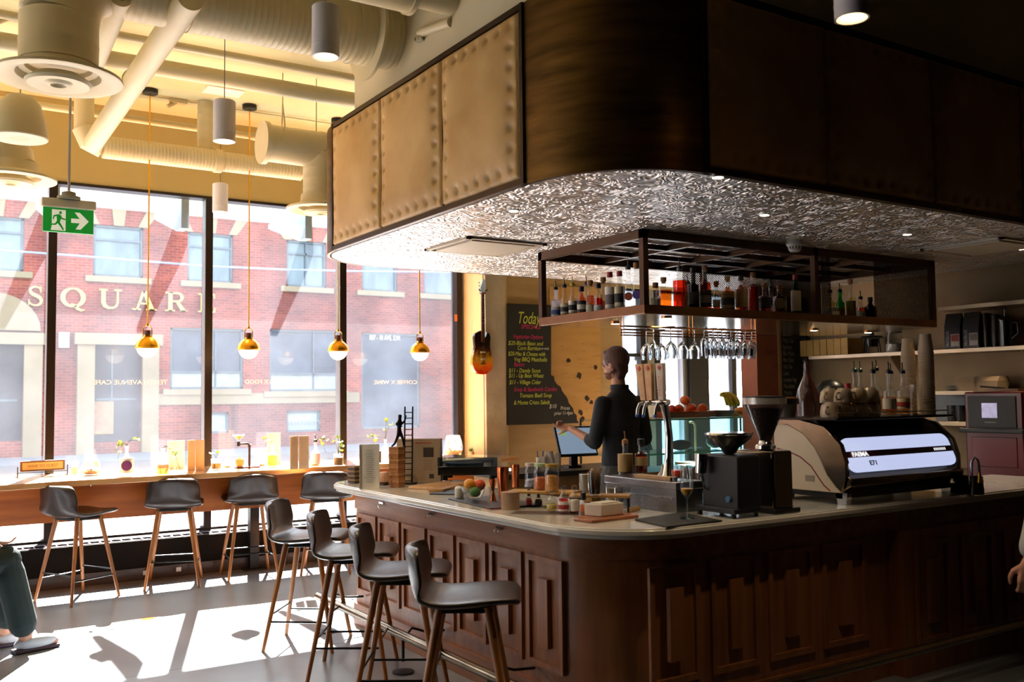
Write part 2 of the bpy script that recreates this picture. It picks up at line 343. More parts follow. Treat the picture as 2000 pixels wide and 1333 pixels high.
# drywall above the canopy
struct(M().bb((2.56, 3.2, ST-.01), (7.47, 5.92, CEIL)).build('wall_canopy', mat('pale_drywall', '#c9bf9f', .7, var=.02)))
# grilles, downlights and smoke detector in the tin soffit
vent_m = mat('vent_cream', '#d8cdb8', .5, var=.02)
for k, (cx, cy, lab) in enumerate(((3.28, 5.42, 'square cream ceiling vent set in the tin soffit near the windows'), (6.35, 3.75, 'square ceiling vent set in the dark tin soffit above the coffee shelves'))):
    t = thing('ceiling_vent', lab, 'vent', (cx, cy, SZ-.002), 0, 'vents in the bar canopy')
    m = M(); s = .30; 
    for a, b in (((-s, -s), (s, -s+.03)), ((-s, s-.03), (s, s)), ((-s, -s), (-s+.03, s)), ((s-.03, -s), (s, s))): m.bb((*a, -.012), (*b, .001))
    m.build('frame', vent_m, t); M().bb((-s+.06, -s+.06, -.016), (s-.06, s-.06, -.004)).build('plate', vent_m, t)
dl_em = mat('downlight_glow', '#ffffff', .5, emis='#ffd9a0', es=14)
for k, (px, py) in enumerate(((1003, 411), (1402, 345), (1493, 419), (1772, 457), (1995, 486))):
    p = az(px, py, SZ)
    t = thing('downlight', ['small recessed downlight left of the bottle cage front post', 'small recessed downlight at the front edge of the tin soffit beside the bronze corner', 'small recessed downlight near the smoke detector', 'small recessed downlight in front of the right ceiling vent', 'small recessed downlight at the far right of the tin soffit'][k], 'downlight', (p.x, p.y, SZ))
    M().lathe([(.034, 0), (.034, -.006), (.026, -.006), (.026, -.001)], n=16).build('rim', chrome, t)
    M().lathe([(.0001, -.003), (.026, -.003)], n=16).build('bulb', dl_em, t)
    l = bpy.data.lights.new('downlight_beam', 'SPOT'); l.energy = 9 if k < 3 else 26; l.spot_size = radians(85); l.color = (1, .78, .5); l.shadow_soft_size = .02
    lo = bpy.data.objects.new('downlight_beam', l); COL.objects.link(lo); lo.parent = t; lo.location = (0, 0, -.02)
p = az(1552, 470, SZ)
t = thing('smoke_detector', 'white dome smoke detector on the tin soffit', 'smoke detector', (p.x, p.y, SZ))
M().lathe([(.001, -.075), (.03, -.075), (.042, -.06), (.05, -.035), (.055, -.03), (.055, 0)], n=24).build('cover', white_pl, t)
m = M()
for i in range(14): a = 2*pi*i/14; m.box((.043*cos(a), .043*sin(a), -.052), (.006, .006, .02), (0, .5, a))
m.build('slots', blackplast, t)
# ------------------------------------------------------------------ exterior: street and brick building
struct(M().bb((-60, 9.05, -.25), (90, 60, -.12)).build('ground', mat('street_asphalt', '#4f5666', .85, var=.1, vs=1)))
struct(M().bb((-60, 9.05, -.12), (90, 12.2, .0)).build('trim_4', mat('near_pavement', '#8d8b85', .85, var=.1, vs=4, bump=.2, bs=60)))
struct(M().bb((-60, 23.6, -.12), (90, 27, .10)).build('trim_5', mat('far_pavement', '#77787c', .85, var=.08)))
BY = 27.0
def brick_mat():
    m = bpy.data.materials.new('red_brick'); m.use_nodes = True; n = m.node_tree.nodes; l = m.node_tree.links; b = n['Principled BSDF']; b.inputs['Roughness'].default_value = .85
    t = n.new('ShaderNodeTexCoord'); s = n.new('ShaderNodeSeparateXYZ'); c = n.new('ShaderNodeCombineXYZ'); l.new(t.outputs['Object'], s.inputs[0]); l.new(s.outputs[0], c.inputs[0]); l.new(s.outputs[2], c.inputs[1])
    br = n.new('ShaderNodeTexBrick'); br.inputs['Scale'].default_value = 1; br.inputs['Brick Width'].default_value = .22; br.inputs['Row Height'].default_value = .076; br.inputs['Mortar Size'].default_value = .008; br.inputs['Bias'].default_value = 0
    br.inputs['Color1'].default_value = rgb('#8a4232'); br.inputs['Color2'].default_value = rgb('#733127'); br.inputs['Mortar'].default_value = rgb('#866055')
    l.new(c.outputs[0], br.inputs['Vector'])
    nz = n.new('ShaderNodeTexNoise'); nz.inputs['Scale'].default_value = .55; nz.inputs['Detail'].default_value = 4; l.new(t.outputs['Object'], nz.inputs['Vector'])
    r = n.new('ShaderNodeValToRGB'); l.new(nz.outputs['Fac'], r.inputs[0]); r.color_ramp.elements[0].position = .38; r.color_ramp.elements[1].position = .68; r.color_ramp.elements[0].color = (.62, .62, .7, 1); r.color_ramp.elements[1].color = (1.3, 1.22, 1.2, 1)
    mx = n.new('ShaderNodeMixRGB'); mx.blend_type = 'MULTIPLY'; mx.inputs[0].default_value = 1; l.new(br.outputs['Color'], mx.inputs[1]); l.new(r.outputs[0], mx.inputs[2]); l.new(mx.outputs[0], b.inputs['Base Color'])
    return m
bld = thing('brick_building', 'red brick two storey building across the street with stone window lintels', 'building', (0, BY, 0))
def B(px, py): p = ay(px, py, BY); return p.x, p.z
stone = mat('pale_stone', '#8a7f68', .8, var=.08, vs=2)
wframe = mat('blue_grey_frame', '#56646e', .6)
wpane = mat('office_window', '#35505f', .15, col2='#66828f', vs=.9, stretch=(2, 1, .7), spec=.8)
dpane = mat('shop_window', '#333e4e', .3, col2='#4f5c6e', vs=1.1, spec=.35)
# openings measured on the facade: x0, x1, z0, z1
ZT = 6.18; ZB = 4.80
upw = []
def opening(pxa, pxb, pyt, pyb): a = B(pxa, pyt); b = B(pxb, pyb); return (a[0], b[0], b[1], a[1])
for pa, pb, yt, yb in ((-60, 46, 424, 527), (183, 279, 440, 542), (367, 455, 455, 552), (560, 637, 469, 560), (707, 776, 478, 568), (828, 890, 490, 574)):
    x0, x1, z0, z1 = opening(pa, pb, (yt), (yb)); upw.append((x0, x1, ZB, ZT))
low = [opening(333, 475, 640, 760), opening(527, 665, 643, 764), opening(706, 820, 650, 835)]
doors = [opening(-80, 43, 672, 862), opening(184, 275, 674, 862)]
base_w = [opening(403, 447, 806, 846), opening(560, 626, 803, 843)]
ops = upw+low+doors+base_w
xsb = sorted({-30, 45} | {round(v, 4) for o_ in ops for v in o_[:2]})
wm = M()
TOPZ = 6.98
for a, b in zip(xsb, xsb[1:]):
    cuts = sorted((o_[2], o_[3]) for o_ in ops if o_[0] < (a+b)/2 < o_[1]); z = 0
    for c0, c1 in cuts:
        if c0 > z: wm.bb((a, 0, z), (b, .4, c0))
        z = max(z, c1)
    wm.bb((a, 0, z), (b, .4, TOPZ))
wm.build('brick_wall', brick_mat(), bld)
M().bb((-30, -.22, TOPZ), (45, .4, TOPZ+.12)).bb((-30, -.14, TOPZ-.30), (45, .0, TOPZ-.16)).bb((-30, -.10, TOPZ-.16), (45, .4, TOPZ+.0)).build('cornice', stone, bld)
def win(o_, mtp, split, sill=True, lint=True):
    x0, x1, z0, z1 = o_; w = x1-x0; h = z1-z0
    f = M(); t = .06
    f.bb((x0, .05, z0), (x0+t, .16, z1)).bb((x1-t, .05, z0), (x1, .16, z1)).bb((x0, .05, z0), (x1, .16, z0+t)).bb((x0, .05, z1-t), (x1, .16, z1))
    for sx, sz in split:
        if sx is not None: f.bb((x0+w*sx-.02, .06, z0), (x0+w*sx+.02, .15, z1))
        if sz is not None: f.bb((x0, .06, z0+h*sz-.03), (x1, .15, z0+h*sz+.03))
    fo = f.build('window_frame', wframe, bld)
    M().bb((x0+.02, .12, z0+.02), (x1-.02, .14, z1-.02)).build('pane', mtp, fo)
    if sill: M().bb((x0-.2, -.12, z0-.16), (x1+.2, .1, z0)).build('window_sill', stone, bld)
    if lint:
        m = M(); hh = .55
        def wedge(c, dw, lean): m.prism([(c-dw/2, z1), (c+dw/2, z1), (c+dw/2+lean+.06, z1+hh), (c-dw/2+lean-.06, z1+hh)], -.04, .1, lambda u, v, q: (u, q, v))
        wedge(x0+w/2, .26, 0); wedge(x0+.02, .24, -.32); wedge(x1-.02, .24, .32); m.build('lintel_stone', stone, bld)
for i, o_ in enumerate(upw): win(o_, wpane, [(None, .72)]+([(.5, None)] if i in (3,) else []))
for o_ in low[:2]: win(o_, dpane, [(.62, None), (None, .28)], True, False)
win(low[2], dpane, [], False, False)
m = M()
for o_ in low[:2]: m.bb((o_[0]+.06, .1, o_[2]+.06), (o_[1]-.06, .118, o_[2]+(o_[3]-o_[2])*.28))
m.build('window_panel', mat('pale_panel', '#8f999e', .6), bld)
for o_ in base_w: win(o_, mat('basement_board', '#93a6b0', .6), [], False, False)
zb = B(500, 772)[1]; M().bb((B(480, 700)[0], -.08, zb-.25), (B(700, 700)[0]+0, .02, zb+.05)).bb((B(300, 700)[0], -.08, zb-.25), (B(480, 700)[0], .02, zb+.05)).build('stone_band', stone, bld)
for x0, x1, z0, z1 in doors:
    d = M().bb((x0, .2, 0.1), (x1, .26, z1)).build('door_leaf', mat('dark_door', '#2a2e3a', .5, var=.15), bld)
    m = M(); m.bb((x0+(x1-x0)*.38, .17, 1.0), (x0+(x1-x0)*.42, .2, z1-.1)).bb((x0+.1, .18, 1.5), (x1-.1, .2, 1.56)); m.build('door_rail', wframe, d)
    m = M(); q = .42; m.bb((x0-q, -.16, .1), (x0, .3, z1+.1)).bb((x1, -.16, .1), (x1+q, .3, z1+.1)).bb((x0-q-.08, -.24, z1), (x1+q+.08, .3, z1+.30)); m.build('door_surround', stone, bld)
x0, x1, z0, z1 = doors[0]
cx = B(-18, 650)[0]; m = M(); m.prism([(cx+1.1*cos(radians(t)), z1+.35+.95*sin(radians(t))) for t in range(0, 181, 12)], -.25, .05, lambda u, v, q: (u, q, v)); m.build('arched_pediment', stone, bld)
m = M().bb((x0+.5, .15, .7), (x0+.51, .2, .71)); 
a = B(182, 785); b_ = B(223, 848); M().bb((a[0], .12, b_[1]), (b_[0], .19, a[1])).build('notice_board', mat('brown_board', '#9a7a60', .8), bld)
a = B(114, 657); M().bb((a[0], -.1, a[1]-.3), (a[0]+.25, .02, a[1]+.1)).build('wall_lamp', mat('grey_lamp', '#aab2ba', .5), bld)
text('basement_lettering', 'montreux', .30, mat('faded_letter', '#8f97a0', .8), bld, (B(563, 826)[0], .04, B(563, 832)[1]), FACE_Y, .01, sx=1.25)
text('shop_lettering', '807 - 10 AVE. S.W.', .22, mat('white_letter', '#c9c9c9', .6), bld, (B(722, 664)[0], .02, B(722, 664)[1]), FACE_Y, .01, sx=.62)
# big serif letters S Q U A R E, each its own casting
gold = mat('cream_gold_letter', '#cdb268', .5, var=.04)
def stroke(path, r0):
    return path
def letter_shapes(ch):
    """list of filled outlines in a unit box (about .9 wide, 1 high)"""
    def rect(x0, y0, x1, y1): return [(x0, y0), (x1, y0), (x1, y1), (x0, y1)]
    def ring(pts, wd):
        out, inn = [], []
        n = len(pts)
        for i, (x, y) in enumerate(pts):
            a = pts[max(i-1, 0)]; b = pts[min(i+1, n-1)]; dx, dy = b[0]-a[0], b[1]-a[1]; L = math.hypot(dx, dy) or 1; w_ = wd[i] if isinstance(wd, list) else wd
            out.append((x-dy/L*w_, y+dx/L*w_)); inn.append((x+dy/L*w_, y-dx/L*w_))
        return [[out[i], out[i+1], inn[i+1], inn[i]] for i in range(n-1)]
    if ch == 'S':
        P = [(.74, .78), (.66, .90), (.5, .955), (.32, .93), (.2, .83), (.2, .70), (.32, .59), (.5, .52), (.68, .43), (.78, .30), (.74, .15), (.6, .05), (.4, .035), (.22, .10), (.13, .24)]
        Wd = [.03, .03, .035, .045, .06, .07, .08, .085, .08, .075, .06, .045, .035, .03, .03]
        return ring(P, Wd)+[rect(.72, .68, .76, .96), rect(.11, .04, .15, .32)]
    if ch == 'Q':
        P = [(.5+.40*cos(t), .5+.45*sin(t)) for t in [2*pi*i/28 for i in range(29)]]; Wd = [.035+.055*abs(cos(2*pi*i/28)) for i in range(29)]
        return ring(P, Wd)+ring([(.42, .16), (.55, .12), (.68, -.05), (.82, -.14), (.95, -.10)], [.03, .05, .06, .05, .02])
    if ch == 'U':
        P = [(.2, .95), (.2, .32), (.27, .14), (.42, .05), (.6, .05), (.74, .14), (.80, .32), (.80, .95)]
        return ring(P, [.085, .085, .08, .06, .045, .04, .035, .035])+[rect(.03, .93, .37, 1), rect(.66, .93, .96, 1)]
    if ch == 'A':
        return [[(.44, 1), (.56, 1), (.26, .0), (.2, 0)], [(.44, 1), (.58, 1), (.92, 0), (.72, 0)], rect(.3, .30, .72, .37), rect(.05, 0, .38, .065), rect(.6, 0, 1.0, .065)]
    if ch == 'R':
        P = [(.3, .955), (.6, .955), (.74, .89), (.79, .74), (.74, .59), (.6, .52), (.3, .52)]
        return [rect(.17, 0, .34, 1), rect(.03, .94, .4, 1), rect(.03, 0, .46, .065)]+ring(P, [.035, .04, .06, .075, .06, .04, .035])+[[(.5, .5), (.64, .52), (.98, .0), (.76, 0)], rect(.74, 0, 1.02, .065)]
    return [rect(.17, 0, .34, 1), rect(.03, .94, .85, 1), rect(.03, 0, .88, .065), rect(.34, .48, .66, .55), rect(.64, .38, .69, .65), rect(.80, .76, .85, .96), rect(.83, .04, .88, .26)]
for ch, pxl, pxr in (('S', 50, 91), ('Q', 116, 170), ('U', 191, 241), ('A', 254, 308), ('R', 320, 366), ('E', 384, 426)):
    a = B(pxl, 605); b_ = B(pxr, 605); wd = (b_[0]-a[0])*.93; z0 = 3.93; h = .52
    o = M()
    for poly in letter_shapes(ch):
        o.prism([(wd*u, h*v) for u, v in poly], -.12, -.03, lambda u, v, q: (u, q, v))
    o = o.build('sign_letter', gold, None, (a[0], BY, z0)); tag(o, 'cream metal letter %s of the word on the brick wall across the street' % ch, 'sign letter', 'letters on the brick building')
# overhead cable across the street
pts = [ay(px, py, 20) for px, py in ((-60, 485), (0, 489), (140, 499), (300, 512), (400, 520), (560, 527), (700, 530), (900, 532))]
tag(M().tube(pts, .022, 6).build('overhead_cable', mat('cable_grey', '#7c8ba8', .6)), 'pale grey overhead cable crossing in front of the brick building', 'cable')
# glazed entrance canopy outside with steel fins
ec = thing('street_canopy', 'glazed steel canopy over the pavement just outside the cafe windows', 'canopy', (0, 9.05, 3.42))
M().bb((-3, 0, 0), (5.3, 1.05, .02)).build('glass_roof', glass('canopy_glass', (.80, .84, .86), dust=.04), ec)
for px in (90, 330, 560):
    x = ay(px, 400, 9.7).x
    m = M(); m.prism([(0, .0), (1.15, .0), (1.15, -.05), (.2, -.32), (0, -.32)], -.035, .035, lambda u, v, q, x=x: (x+q, u, v))
    m.build('canopy_fin', mat('pale_steel_fin', '#8fa2ad', .4, .3), ec)
# parasol and pale facade seen through window B
struct(M().bb((15.2, 20, -.1), (42, 20.4, 5)).build('wall_pale_facade', mat('pale_facade', '#a9bcc9', .8, var=.25, vs=.6, stretch=(3, 1, .4), col2='#8ba0b2')))
struct(M().bb((15.2, 20.4, -.1), (42, 20.6, 5)).build('wall_added_backing', mat('dark_backing', '#2c2624', .95, spec=.1)))  # added unseen backing, keeps the sunlit rear out of the shop window reflections
p = ay(1440, 757, 12.5)
ps = thing('patio_parasol', 'white patio parasol outside behind the fruit display', 'parasol', (p.x, 12.5, -.12))
M().rod((0, 0, 0), (0, 0, p.z+.25), .025).build('pole', alu, ps)
M().lathe([(1.6, p.z-.28+.12), (1.55, p.z-.12+.12), (.8, p.z+.16), (.02, p.z+.42)], n=8).build('canopy', mat('white_canvas', '#e8edf0', .8), ps, solid=.01)
# ------------------------------------------------------------------ island bar
CT = .92
ISX, ISY = 2.47, 3.12
bar = thing('bar_counter', 'curved oak bar counter with white stone top and raised rectangular panels', 'bar counter', (ISX, ISY, 0))
stone_top = mat('white_quartz', '#ddd8d0', .16, var=.05, vs=7, coat=.5)
def bar_outline(ins, endY, inner=True, wL=.72, wR=.66, xr=3.9):
    r = .46-ins*.6
    p = arc(r+ins, r+ins, r, 270, 180, 14)                       # near rounded corner
    re = wL/2-ins*.5
    e = arc(ins+.30, endY-.30, .30, 180, 90, 8)+arc(wL-ins-.12, endY-.12, .12, 90, 0, 4)
    p += e
    p += [(wL-ins, .42-ins), (1.46+ins, .42-ins), (1.46+ins, wR-ins), (xr-ins, wR-ins), (xr-ins, ins)]
    return p
m = M(); ol = bar_outline(0, 3.2)
m.prism(bar_outline(.0, 3.2), CT-.032, CT-.008); m.prism(bar_outline(.009, 3.2), CT-.012, CT); m.prism(bar_outline(.018, 3.2), CT-.05, CT-.03)
m.build('stone_top', stone_top, bar, bevel=.004)
# carcass follows the top, set back under the overhang
BI = .11; EY = 2.86
def body_outline(ins): 
    r = .46; return arc(r+ins, r+ins, r, 270, 180, 14)+[(ins, EY), (.60, EY), (.60, .36), (1.50, .36), (1.50, .60), (3.88, .60), (3.88, ins)]
bd = M().prism(body_outline(BI+.012), .0, CT-.05).build('body', oak, bar)
M().prism(body_outline(BI+.0), CT-.16, CT-.05).build('upper_rail', oak_h, bar)
M().prism(body_outline(BI-.008), 0, .14).build('plinth', oak_h, bar)
# raised panels: left front, seven of them
def panel(side, u0, u1, z0=.215, z1=.735):
    m = M(); f = (lambda u, v, q: (BI+.012-q, u, v)) if side == 0 else (lambda u, v, q: (u, BI+.012-q, v))
    def fr(a, b, c, d, q0, q1): m.prism([(a, c), (b, c), (b, d), (a, d)], q0, q1, f)
    t = .028
    fr(u0, u1, z0, z0+t, 0, .016); fr(u0, u1, z1-t, z1, 0, .016); fr(u0, u0+t, z0+t, z1-t, 0, .016); fr(u1-t, u1, z0+t, z1-t, 0, .016)
    w = u1-u0; fr(u0+w*.36, u1-w*.36, z0+.1, z1-.1, 0, .024)
    m.build('raised_panel', oak, bar)
L0, L1 = 3.585-ISY, 5.985-ISY-.02; n = 7; st = (L1-L0)/n
for i in range(n): panel(0, L0+i*st+.02, L0+(i+1)*st-.02)
for i, (a, b) in enumerate(((2.78, 3.08), (3.15, 3.46), (3.53, 3.85), (3.92, 4.26))): panel(1, a-ISX, b-ISX)
# projecting pier further along the front
m = M(); m.prism([(4.46-ISX, -.0+.03), (4.46-ISX, .3), (3.88, .3), (3.88, .03)], 0, CT-.16); m.build('pier', oak, bar)
def panel_p(u0, u1):
    m = M(); t = .025; z0, z1 = .16, .70
    for a, b, c, d in ((u0, u1, z0, z0+t), (u0, u1, z1-t, z1), (u0, u0+t, z0+t, z1-t), (u1-t, u1, z0+t, z1-t)): m.bb((a, .014, c), (b, .03, d))
    m.bb((u0+.1, .01, z0+.1), (u1-.1, .03, z1-.1)); m.build('raised_panel', oak, bar, bevel=.003)
for a in (4.55, 4.97, 5.39, 5.81): panel_p(a-ISX, a-ISX+.30)
# hooks under the top
for px, py in ((740, 985), (838, 1010), (970, 1042)):
    p = ax(px, py, ISX+BI-.02); y = p.y-ISY
    h = M()
    for d in (-.018, .018): h.tube([(BI-.002, y+d, CT-.095), (BI-.02, y+d, CT-.10), (BI-.028, y+d, CT-.115), (BI-.036, y+d, CT-.10)], .003, 6)
    h.box((BI-.004, y, CT-.088), (.006, .06, .012)); h.build('coat_hook', chrome, bar)
# foot rail round the curved front
rail = [(-.14, 2.95, .20), (-.14, .48, .20)]
rp = [(-.13, 3.02, .2), (-.13, .46, .2)]+[(.59+.72*-1*cos(radians(a))*1.0, .46-.0-.59*sin(radians(a)), .2) for a in range(15, 91, 15)]
rp = [(BI-.24, EY+.05, .2), (BI-.24, .57, .2)]+[(.57-.70*cos(radians(a))+.0, .57-.70*sin(radians(a)), .2) for a in range(15, 91, 15)]+[(1.9, -.13, .2), (3.8, -.13, .2)]
fr_ = M().tube([Vector(p) for p in rp], .025, 12).build('foot_rail', mat('worn_brass_rail', '#8d7c66', .22, .95, var=.2), bar)
for y in (2.75, 1.65, .75):
    k = M(); k.tube([(BI-.24, y, .2), (BI-.24, y, .06)], .009, 8).lathe([(.06, 0), (.06, .008), (.012, .016)], (BI-.24, y, 0), 14).tube([(BI-.24, y-.03, .2), (BI-.2, y-.03, .24), (BI-.12, y-.03, .21), (BI-.0, y-.03, .2)], .007, 8)
    k.build('rail_bracket', blackmetal, bar)
# ------------------------------------------------------------------ bar stools
stool_leather = mat('dark_brown_leather', '#30231d', .33, var=.12, vs=5, bump=.08, bs=150, coat=.15)
PR = [(.235, .628), (.225, .642), (.19, .651), (.12, .650), (.03, .641), (-.06, .634), (-.13, .638), (-.175, .655), (-.203, .69), (-.217, .735), (-.227, .785), (-.236, .835), (-.240, .862), (-.241, .872)]
HW = [.13, .168, .2, .222, .228, .228, .222, .214, .209, .206, .203, .194, .168, .115]
def stool_shell():
    m = M(); nv = len(PR); us = [-1, -.93, -.75, -.5, -.25, 0, .25, .5, .75, .93, 1]; nu = len(us)
    top, bot = [], []
    for j in range(nv):
        y, z = PR[j]; a = PR[max(j-1, 0)]; b = PR[min(j+1, nv-1)]; ty, tz = b[0]-a[0], b[1]-a[1]; L = math.hypot(ty, tz); ny, nz = tz/L, -ty/L      # normal towards sitter
        back = min(1, max(0, (z-.655)/.08)) if j > 6 else 0
        for u in us:
            w_ = HW[j]; e = abs(u)**2.2; cx = u*w_; cyy = y+ny*0+back*.052*e; cz = z+(1-back)*.016*e
            th = .019*(1-.55*abs(u)**6)*(0.45 if j in (0, nv-1) else 1)
            top.append((cx, cyy+ny*th, cz+nz*th)); bot.append((cx, cyy-ny*th, cz-nz*th))
    vs = top+bot; K = nu*nv; fs = []
    for j in range(nv-1):
        for i in range(nu-1):
            a = j*nu+i; fs.append((a, a+1, a+nu+1, a+nu)); fs.append((K+a, K+a+nu, K+a+nu+1, K+a+1))
        a = j*nu; fs.append((a, a+nu, K+a+nu, K+a)); a += nu-1; fs.append((a, K+a, K+a+nu, a+nu))
    for i in range(nu-1): fs.append((i, K+i, K+i+1, i+1)); a = (nv-1)*nu+i; fs.append((a, a+1, K+a+1, K+a))
    return m.add(vs, fs)
def make_stool():
    t = thing('bar_stool', 'x', 'stool'); 
    stool_shell().build('seat_shell', stool_leather, t, sub=2, ang=180)
    for sx in (-1, 1):
        for sy in (-1, 1):
            g = M(); g.rod((sx*.115, sy*.10-.0, .625), (sx*.205, sy*.21, 0), .0185, .011, 14); g.build('leg', legwood, t)
    def at(sx, sy, z): k = 1-z/.625; return Vector((sx*(.115+.09*k), sy*(.10+.11*k), z))
    M().box((0, 0, .612), (.26, .24, .018)).build('seat_frame', blackmetal, t, bevel=.004)
    for (a, b, z) in (((-1, 1), (1, 1), .21), ((-1, -1), (1, -1), .21), ((-1, -1), (-1, 1), .17), ((1, -1), (1, 1), .17)):
        M().rod(at(*a, z), at(*b, z), .0062, n=8).build('footrest', mat('black_rail', '#17130f', .3, .5), t)
    return t
st0 = make_stool()
def facing(dx, dy): return math.atan2(-dx, dy)
stools = [((1.165, 7.94), (.87, .49), 'leftmost brown leather stool at the window bar, turned to the right', 'stools along the window bar'),
          ((1.91, 8.09), (.30, .95), 'second brown leather stool from the left at the window bar, its back to the room', 'stools along the window bar'),
          ((2.53, 8.10), (.12, .99), 'third brown leather stool from the left, in front of the black bar post', 'stools along the window bar'),
          ((3.16, 7.93), (.42, .91), 'rightmost brown leather stool at the window bar behind the end of the stone counter', 'stools along the window bar'),
          ((2.135, 5.66), (.78, -.62), 'furthest brown leather stool at the curved bar, nearest the windows', 'stools at the curved bar'),
          ((2.13, 4.95), (.83, -.56), 'second furthest brown leather stool at the curved bar', 'stools at the curved bar'),
          ((2.09, 4.27), (.83, -.56), 'second nearest brown leather stool at the curved bar', 'stools at the curved bar'),
          ((2.05, 3.575), (.83, -.56), 'nearest brown leather stool at the curved bar, large in the foreground', 'stools at the curved bar')]
for i, ((x, y), d, lab, g) in enumerate(stools):
    s = st0 if i == 0 else dup(st0); s.location = (x, y, 0); s.rotation_euler = (0, 0, facing(*d)); s['label'] = lab; s['group'] = g
# ------------------------------------------------------------------ window bar
wb = thing('window_bar', 'long live edge teak bar running under the windows with teak apron and steel post', 'bar table', (0, 7.9, 0))
WT = .90
m = M(); pts = []
xw = [-3+.12*i for i in range(int((5.22+3)/.12)+1)]
for x in xw: pts.append((x, .05*noise.noise(Vector((x*1.7, 0, 3)))+(-.18*math.exp(-((x-.3)/.5)**2))+(-.02*math.exp(-((x-1.3)/.2)**2))))
pts += [(5.28, .40), (5.05, .44), (5.04, .82), (-3, .82)]
m.prism(pts, WT-.045, WT); m.build('live_edge_top', walnut_top, wb, bevel=.008)
M().bb((-3, .40, .545), (5.0, .445, WT-.045)).build('apron', walnut_bar, wb)
M().bb((2.62, .46, .0), (2.70, .54, WT-.05)).bb((2.56, .40, 0), (2.76, .60, .012)).build('post', blackmetal, wb)
for px, py in ((172, 962), (645, 928), (425, 940), (116, 958)):
    p = ay(px, py, 8.28); h = M()
    h.box((p.x, .392, .83), (.05, .012, .014)); 
    for d in (-.03, .03): h.tube([(p.x, .39, .832), (p.x+d*.6, .37, .82), (p.x+d, .36, .835)], .003, 6)
    h.build('coat_hook', chrome, wb)
# small white leaflet clips under the slab
# heater enclosure below the windows
ht = thing('radiator_enclosure', 'long dark convector enclosure with white square grille under the window bar', 'radiator', (0, 8.45, 0))
M().bb((-3.2, .0, .10), (5.05, .34, .325)).build('casing', mat('casing_dark', '#1a1613', .8, 0, var=.1, spec=.1), ht)
M().bb((-3.2, -.015, .0), (5.05, .34, .10)).build('kick_board', wood('kick_wood', '#33241a', '#4c3424', .6, 'X'), ht)
m = M(); gw = mat('grille_white', '#8f8790', .6)
x = -2.6
while x < 5.0:
    m.bb((x, .03, .325), (x+.007, .16, .331)); x += .082
m.bb((-3.2, .02, .325), (5.05, .032, .331)).bb((-3.2, .158, .325), (5.05, .17, .331)); m.build('grille', gw, ht)
M().bb((-3.2, .032, .325), (5.05, .158, .3265)).build('slot_shade', mat('slot_shade_black', '#070506', 1, spec=0), ht)  # flat near-black sheet, the shade of the deep slots put into its colour
for px in (338, 265):
    p = az(px, 1108, .05); M().bb((p.x-.02, -.022, .04), (p.x+.02, -.015, .075)).build('socket', white_pl, ht)
# ------------------------------------------------------------------ ceiling services
def spiral(m, a, b, r, n=28, pitch=.035, amp=.0018):
    a = Vector(a); b = Vector(b); L = (b-a).length; k = max(2, int(L/pitch)); pts = []; rr = []
    for i in range(k):
        for t, d in ((0, 0), (.70, 0), (.80, amp), (.90, amp)):
            pts.append(a+(b-a)*((i+t)/k)); rr.append(r+d)
    pts.append(b); rr.append(r); m.tube(pts, rr, n); return m
def elbow(m, c, r, R, p0, p1, n=28, seg=5):
    """gored elbow turning from direction p0 to p1 about centre c; p0, p1 are the two radius vectors"""
    p0 = Vector(p0).normalized(); p1 = Vector(p1).normalized(); c = Vector(c)
    pts = [c+(p0*cos(pi/2*i/seg)+p1*sin(pi/2*i/seg))*R for i in range(seg+1)]
    m.tube(pts, r, n); return m
def diffuser(t, c, R):
    x, y, z = c
    M().lathe([(R*.42, .10), (R*.52, .04), (R, -.005), (R*1.0, -.02), (R*.86, -.028), (R*.66, .0), (R*.60, .04), (R*.58, .10)], c, 36).build('diffuser_cone', white_duct, t)
    M().lathe([(.001, -.02), (R*.10, -.035), (R*.13, -.052), (R*.17, -.05), (R*.22, -.038), (R*.34, -.046), (R*.48, -.05), (R*.52, -.035), (R*.38, .0), (.001, .02)], c, 36).build('diffuser_plate', white_duct, t)
    M().lathe([(.001, .085), (R*.56, .085)], c, 30).build('diffuser_throat', mat('duct_dark', '#3a3830', .8), t)
t = thing('air_duct', 'large pale spiral duct with elbow and round diffuser at the top left', 'duct', (0, 5.32, 0))
zc, r = 3.745, .190; xv = .655
m = M(); spiral(m, (xv+.26, 0, zc), (2.56, 0, zc), r); m.build('duct_run', white_duct, t)
m = M(); elbow(m, (xv+.26, 0, zc-.26), r+.003, .26, (0, 0, 1), (-1, 0, 0)); m.build('elbow', white_duct, t)
m = M(); spiral(m, (xv, 0, 3.24), (xv, 0, zc-.26), r, pitch=.12); m.build('drop', white_duct, t)
for x in (xv+.28, 1.32, 2.28): M().tube([(x-.012, 0, zc), (x+.012, 0, zc)], r+.008, 32).build('joint_band', white_duct, t)
m = M(); m.lathe([(r-.01, -.02), (r+.09, -.02), (r+.09, .0), (r-.01, 0)], (2.40, 0, zc), 32, Vector((1, 0, 0)).to_track_quat('Z', 'Y')); m.build('wall_collar', white_duct, t)
diffuser(t, (xv, 0, 3.18), .31)
m = M(); 
for x in (1.04, 1.9): m.rod((x, 0, zc+r), (x, 0, CEIL), .005, n=6)
m.build('hanger_rod', alu, t)
t = thing('air_duct', 'short pale duct at the top centre running into the wall above the leather canopy', 'duct', (0, 4.55, 0))
m = M(); m.tube([(-.2, 0, 3.72), (2.30, 0, 3.72)], .125, 28); m.tube([(2.28, 0, 3.72), (2.31, 0, 3.72)], .135, 28); m.tube([(2.31, 0, 3.73), (2.56, 0, 3.73)], .095, 24); m.build('duct_run', white_duct, t)
t = thing('ceiling_pipe', 'small pipe bracket and sprinkler fixed beside the short duct near the canopy wall', 'pipe', (2.56, 4.75, 3.60))
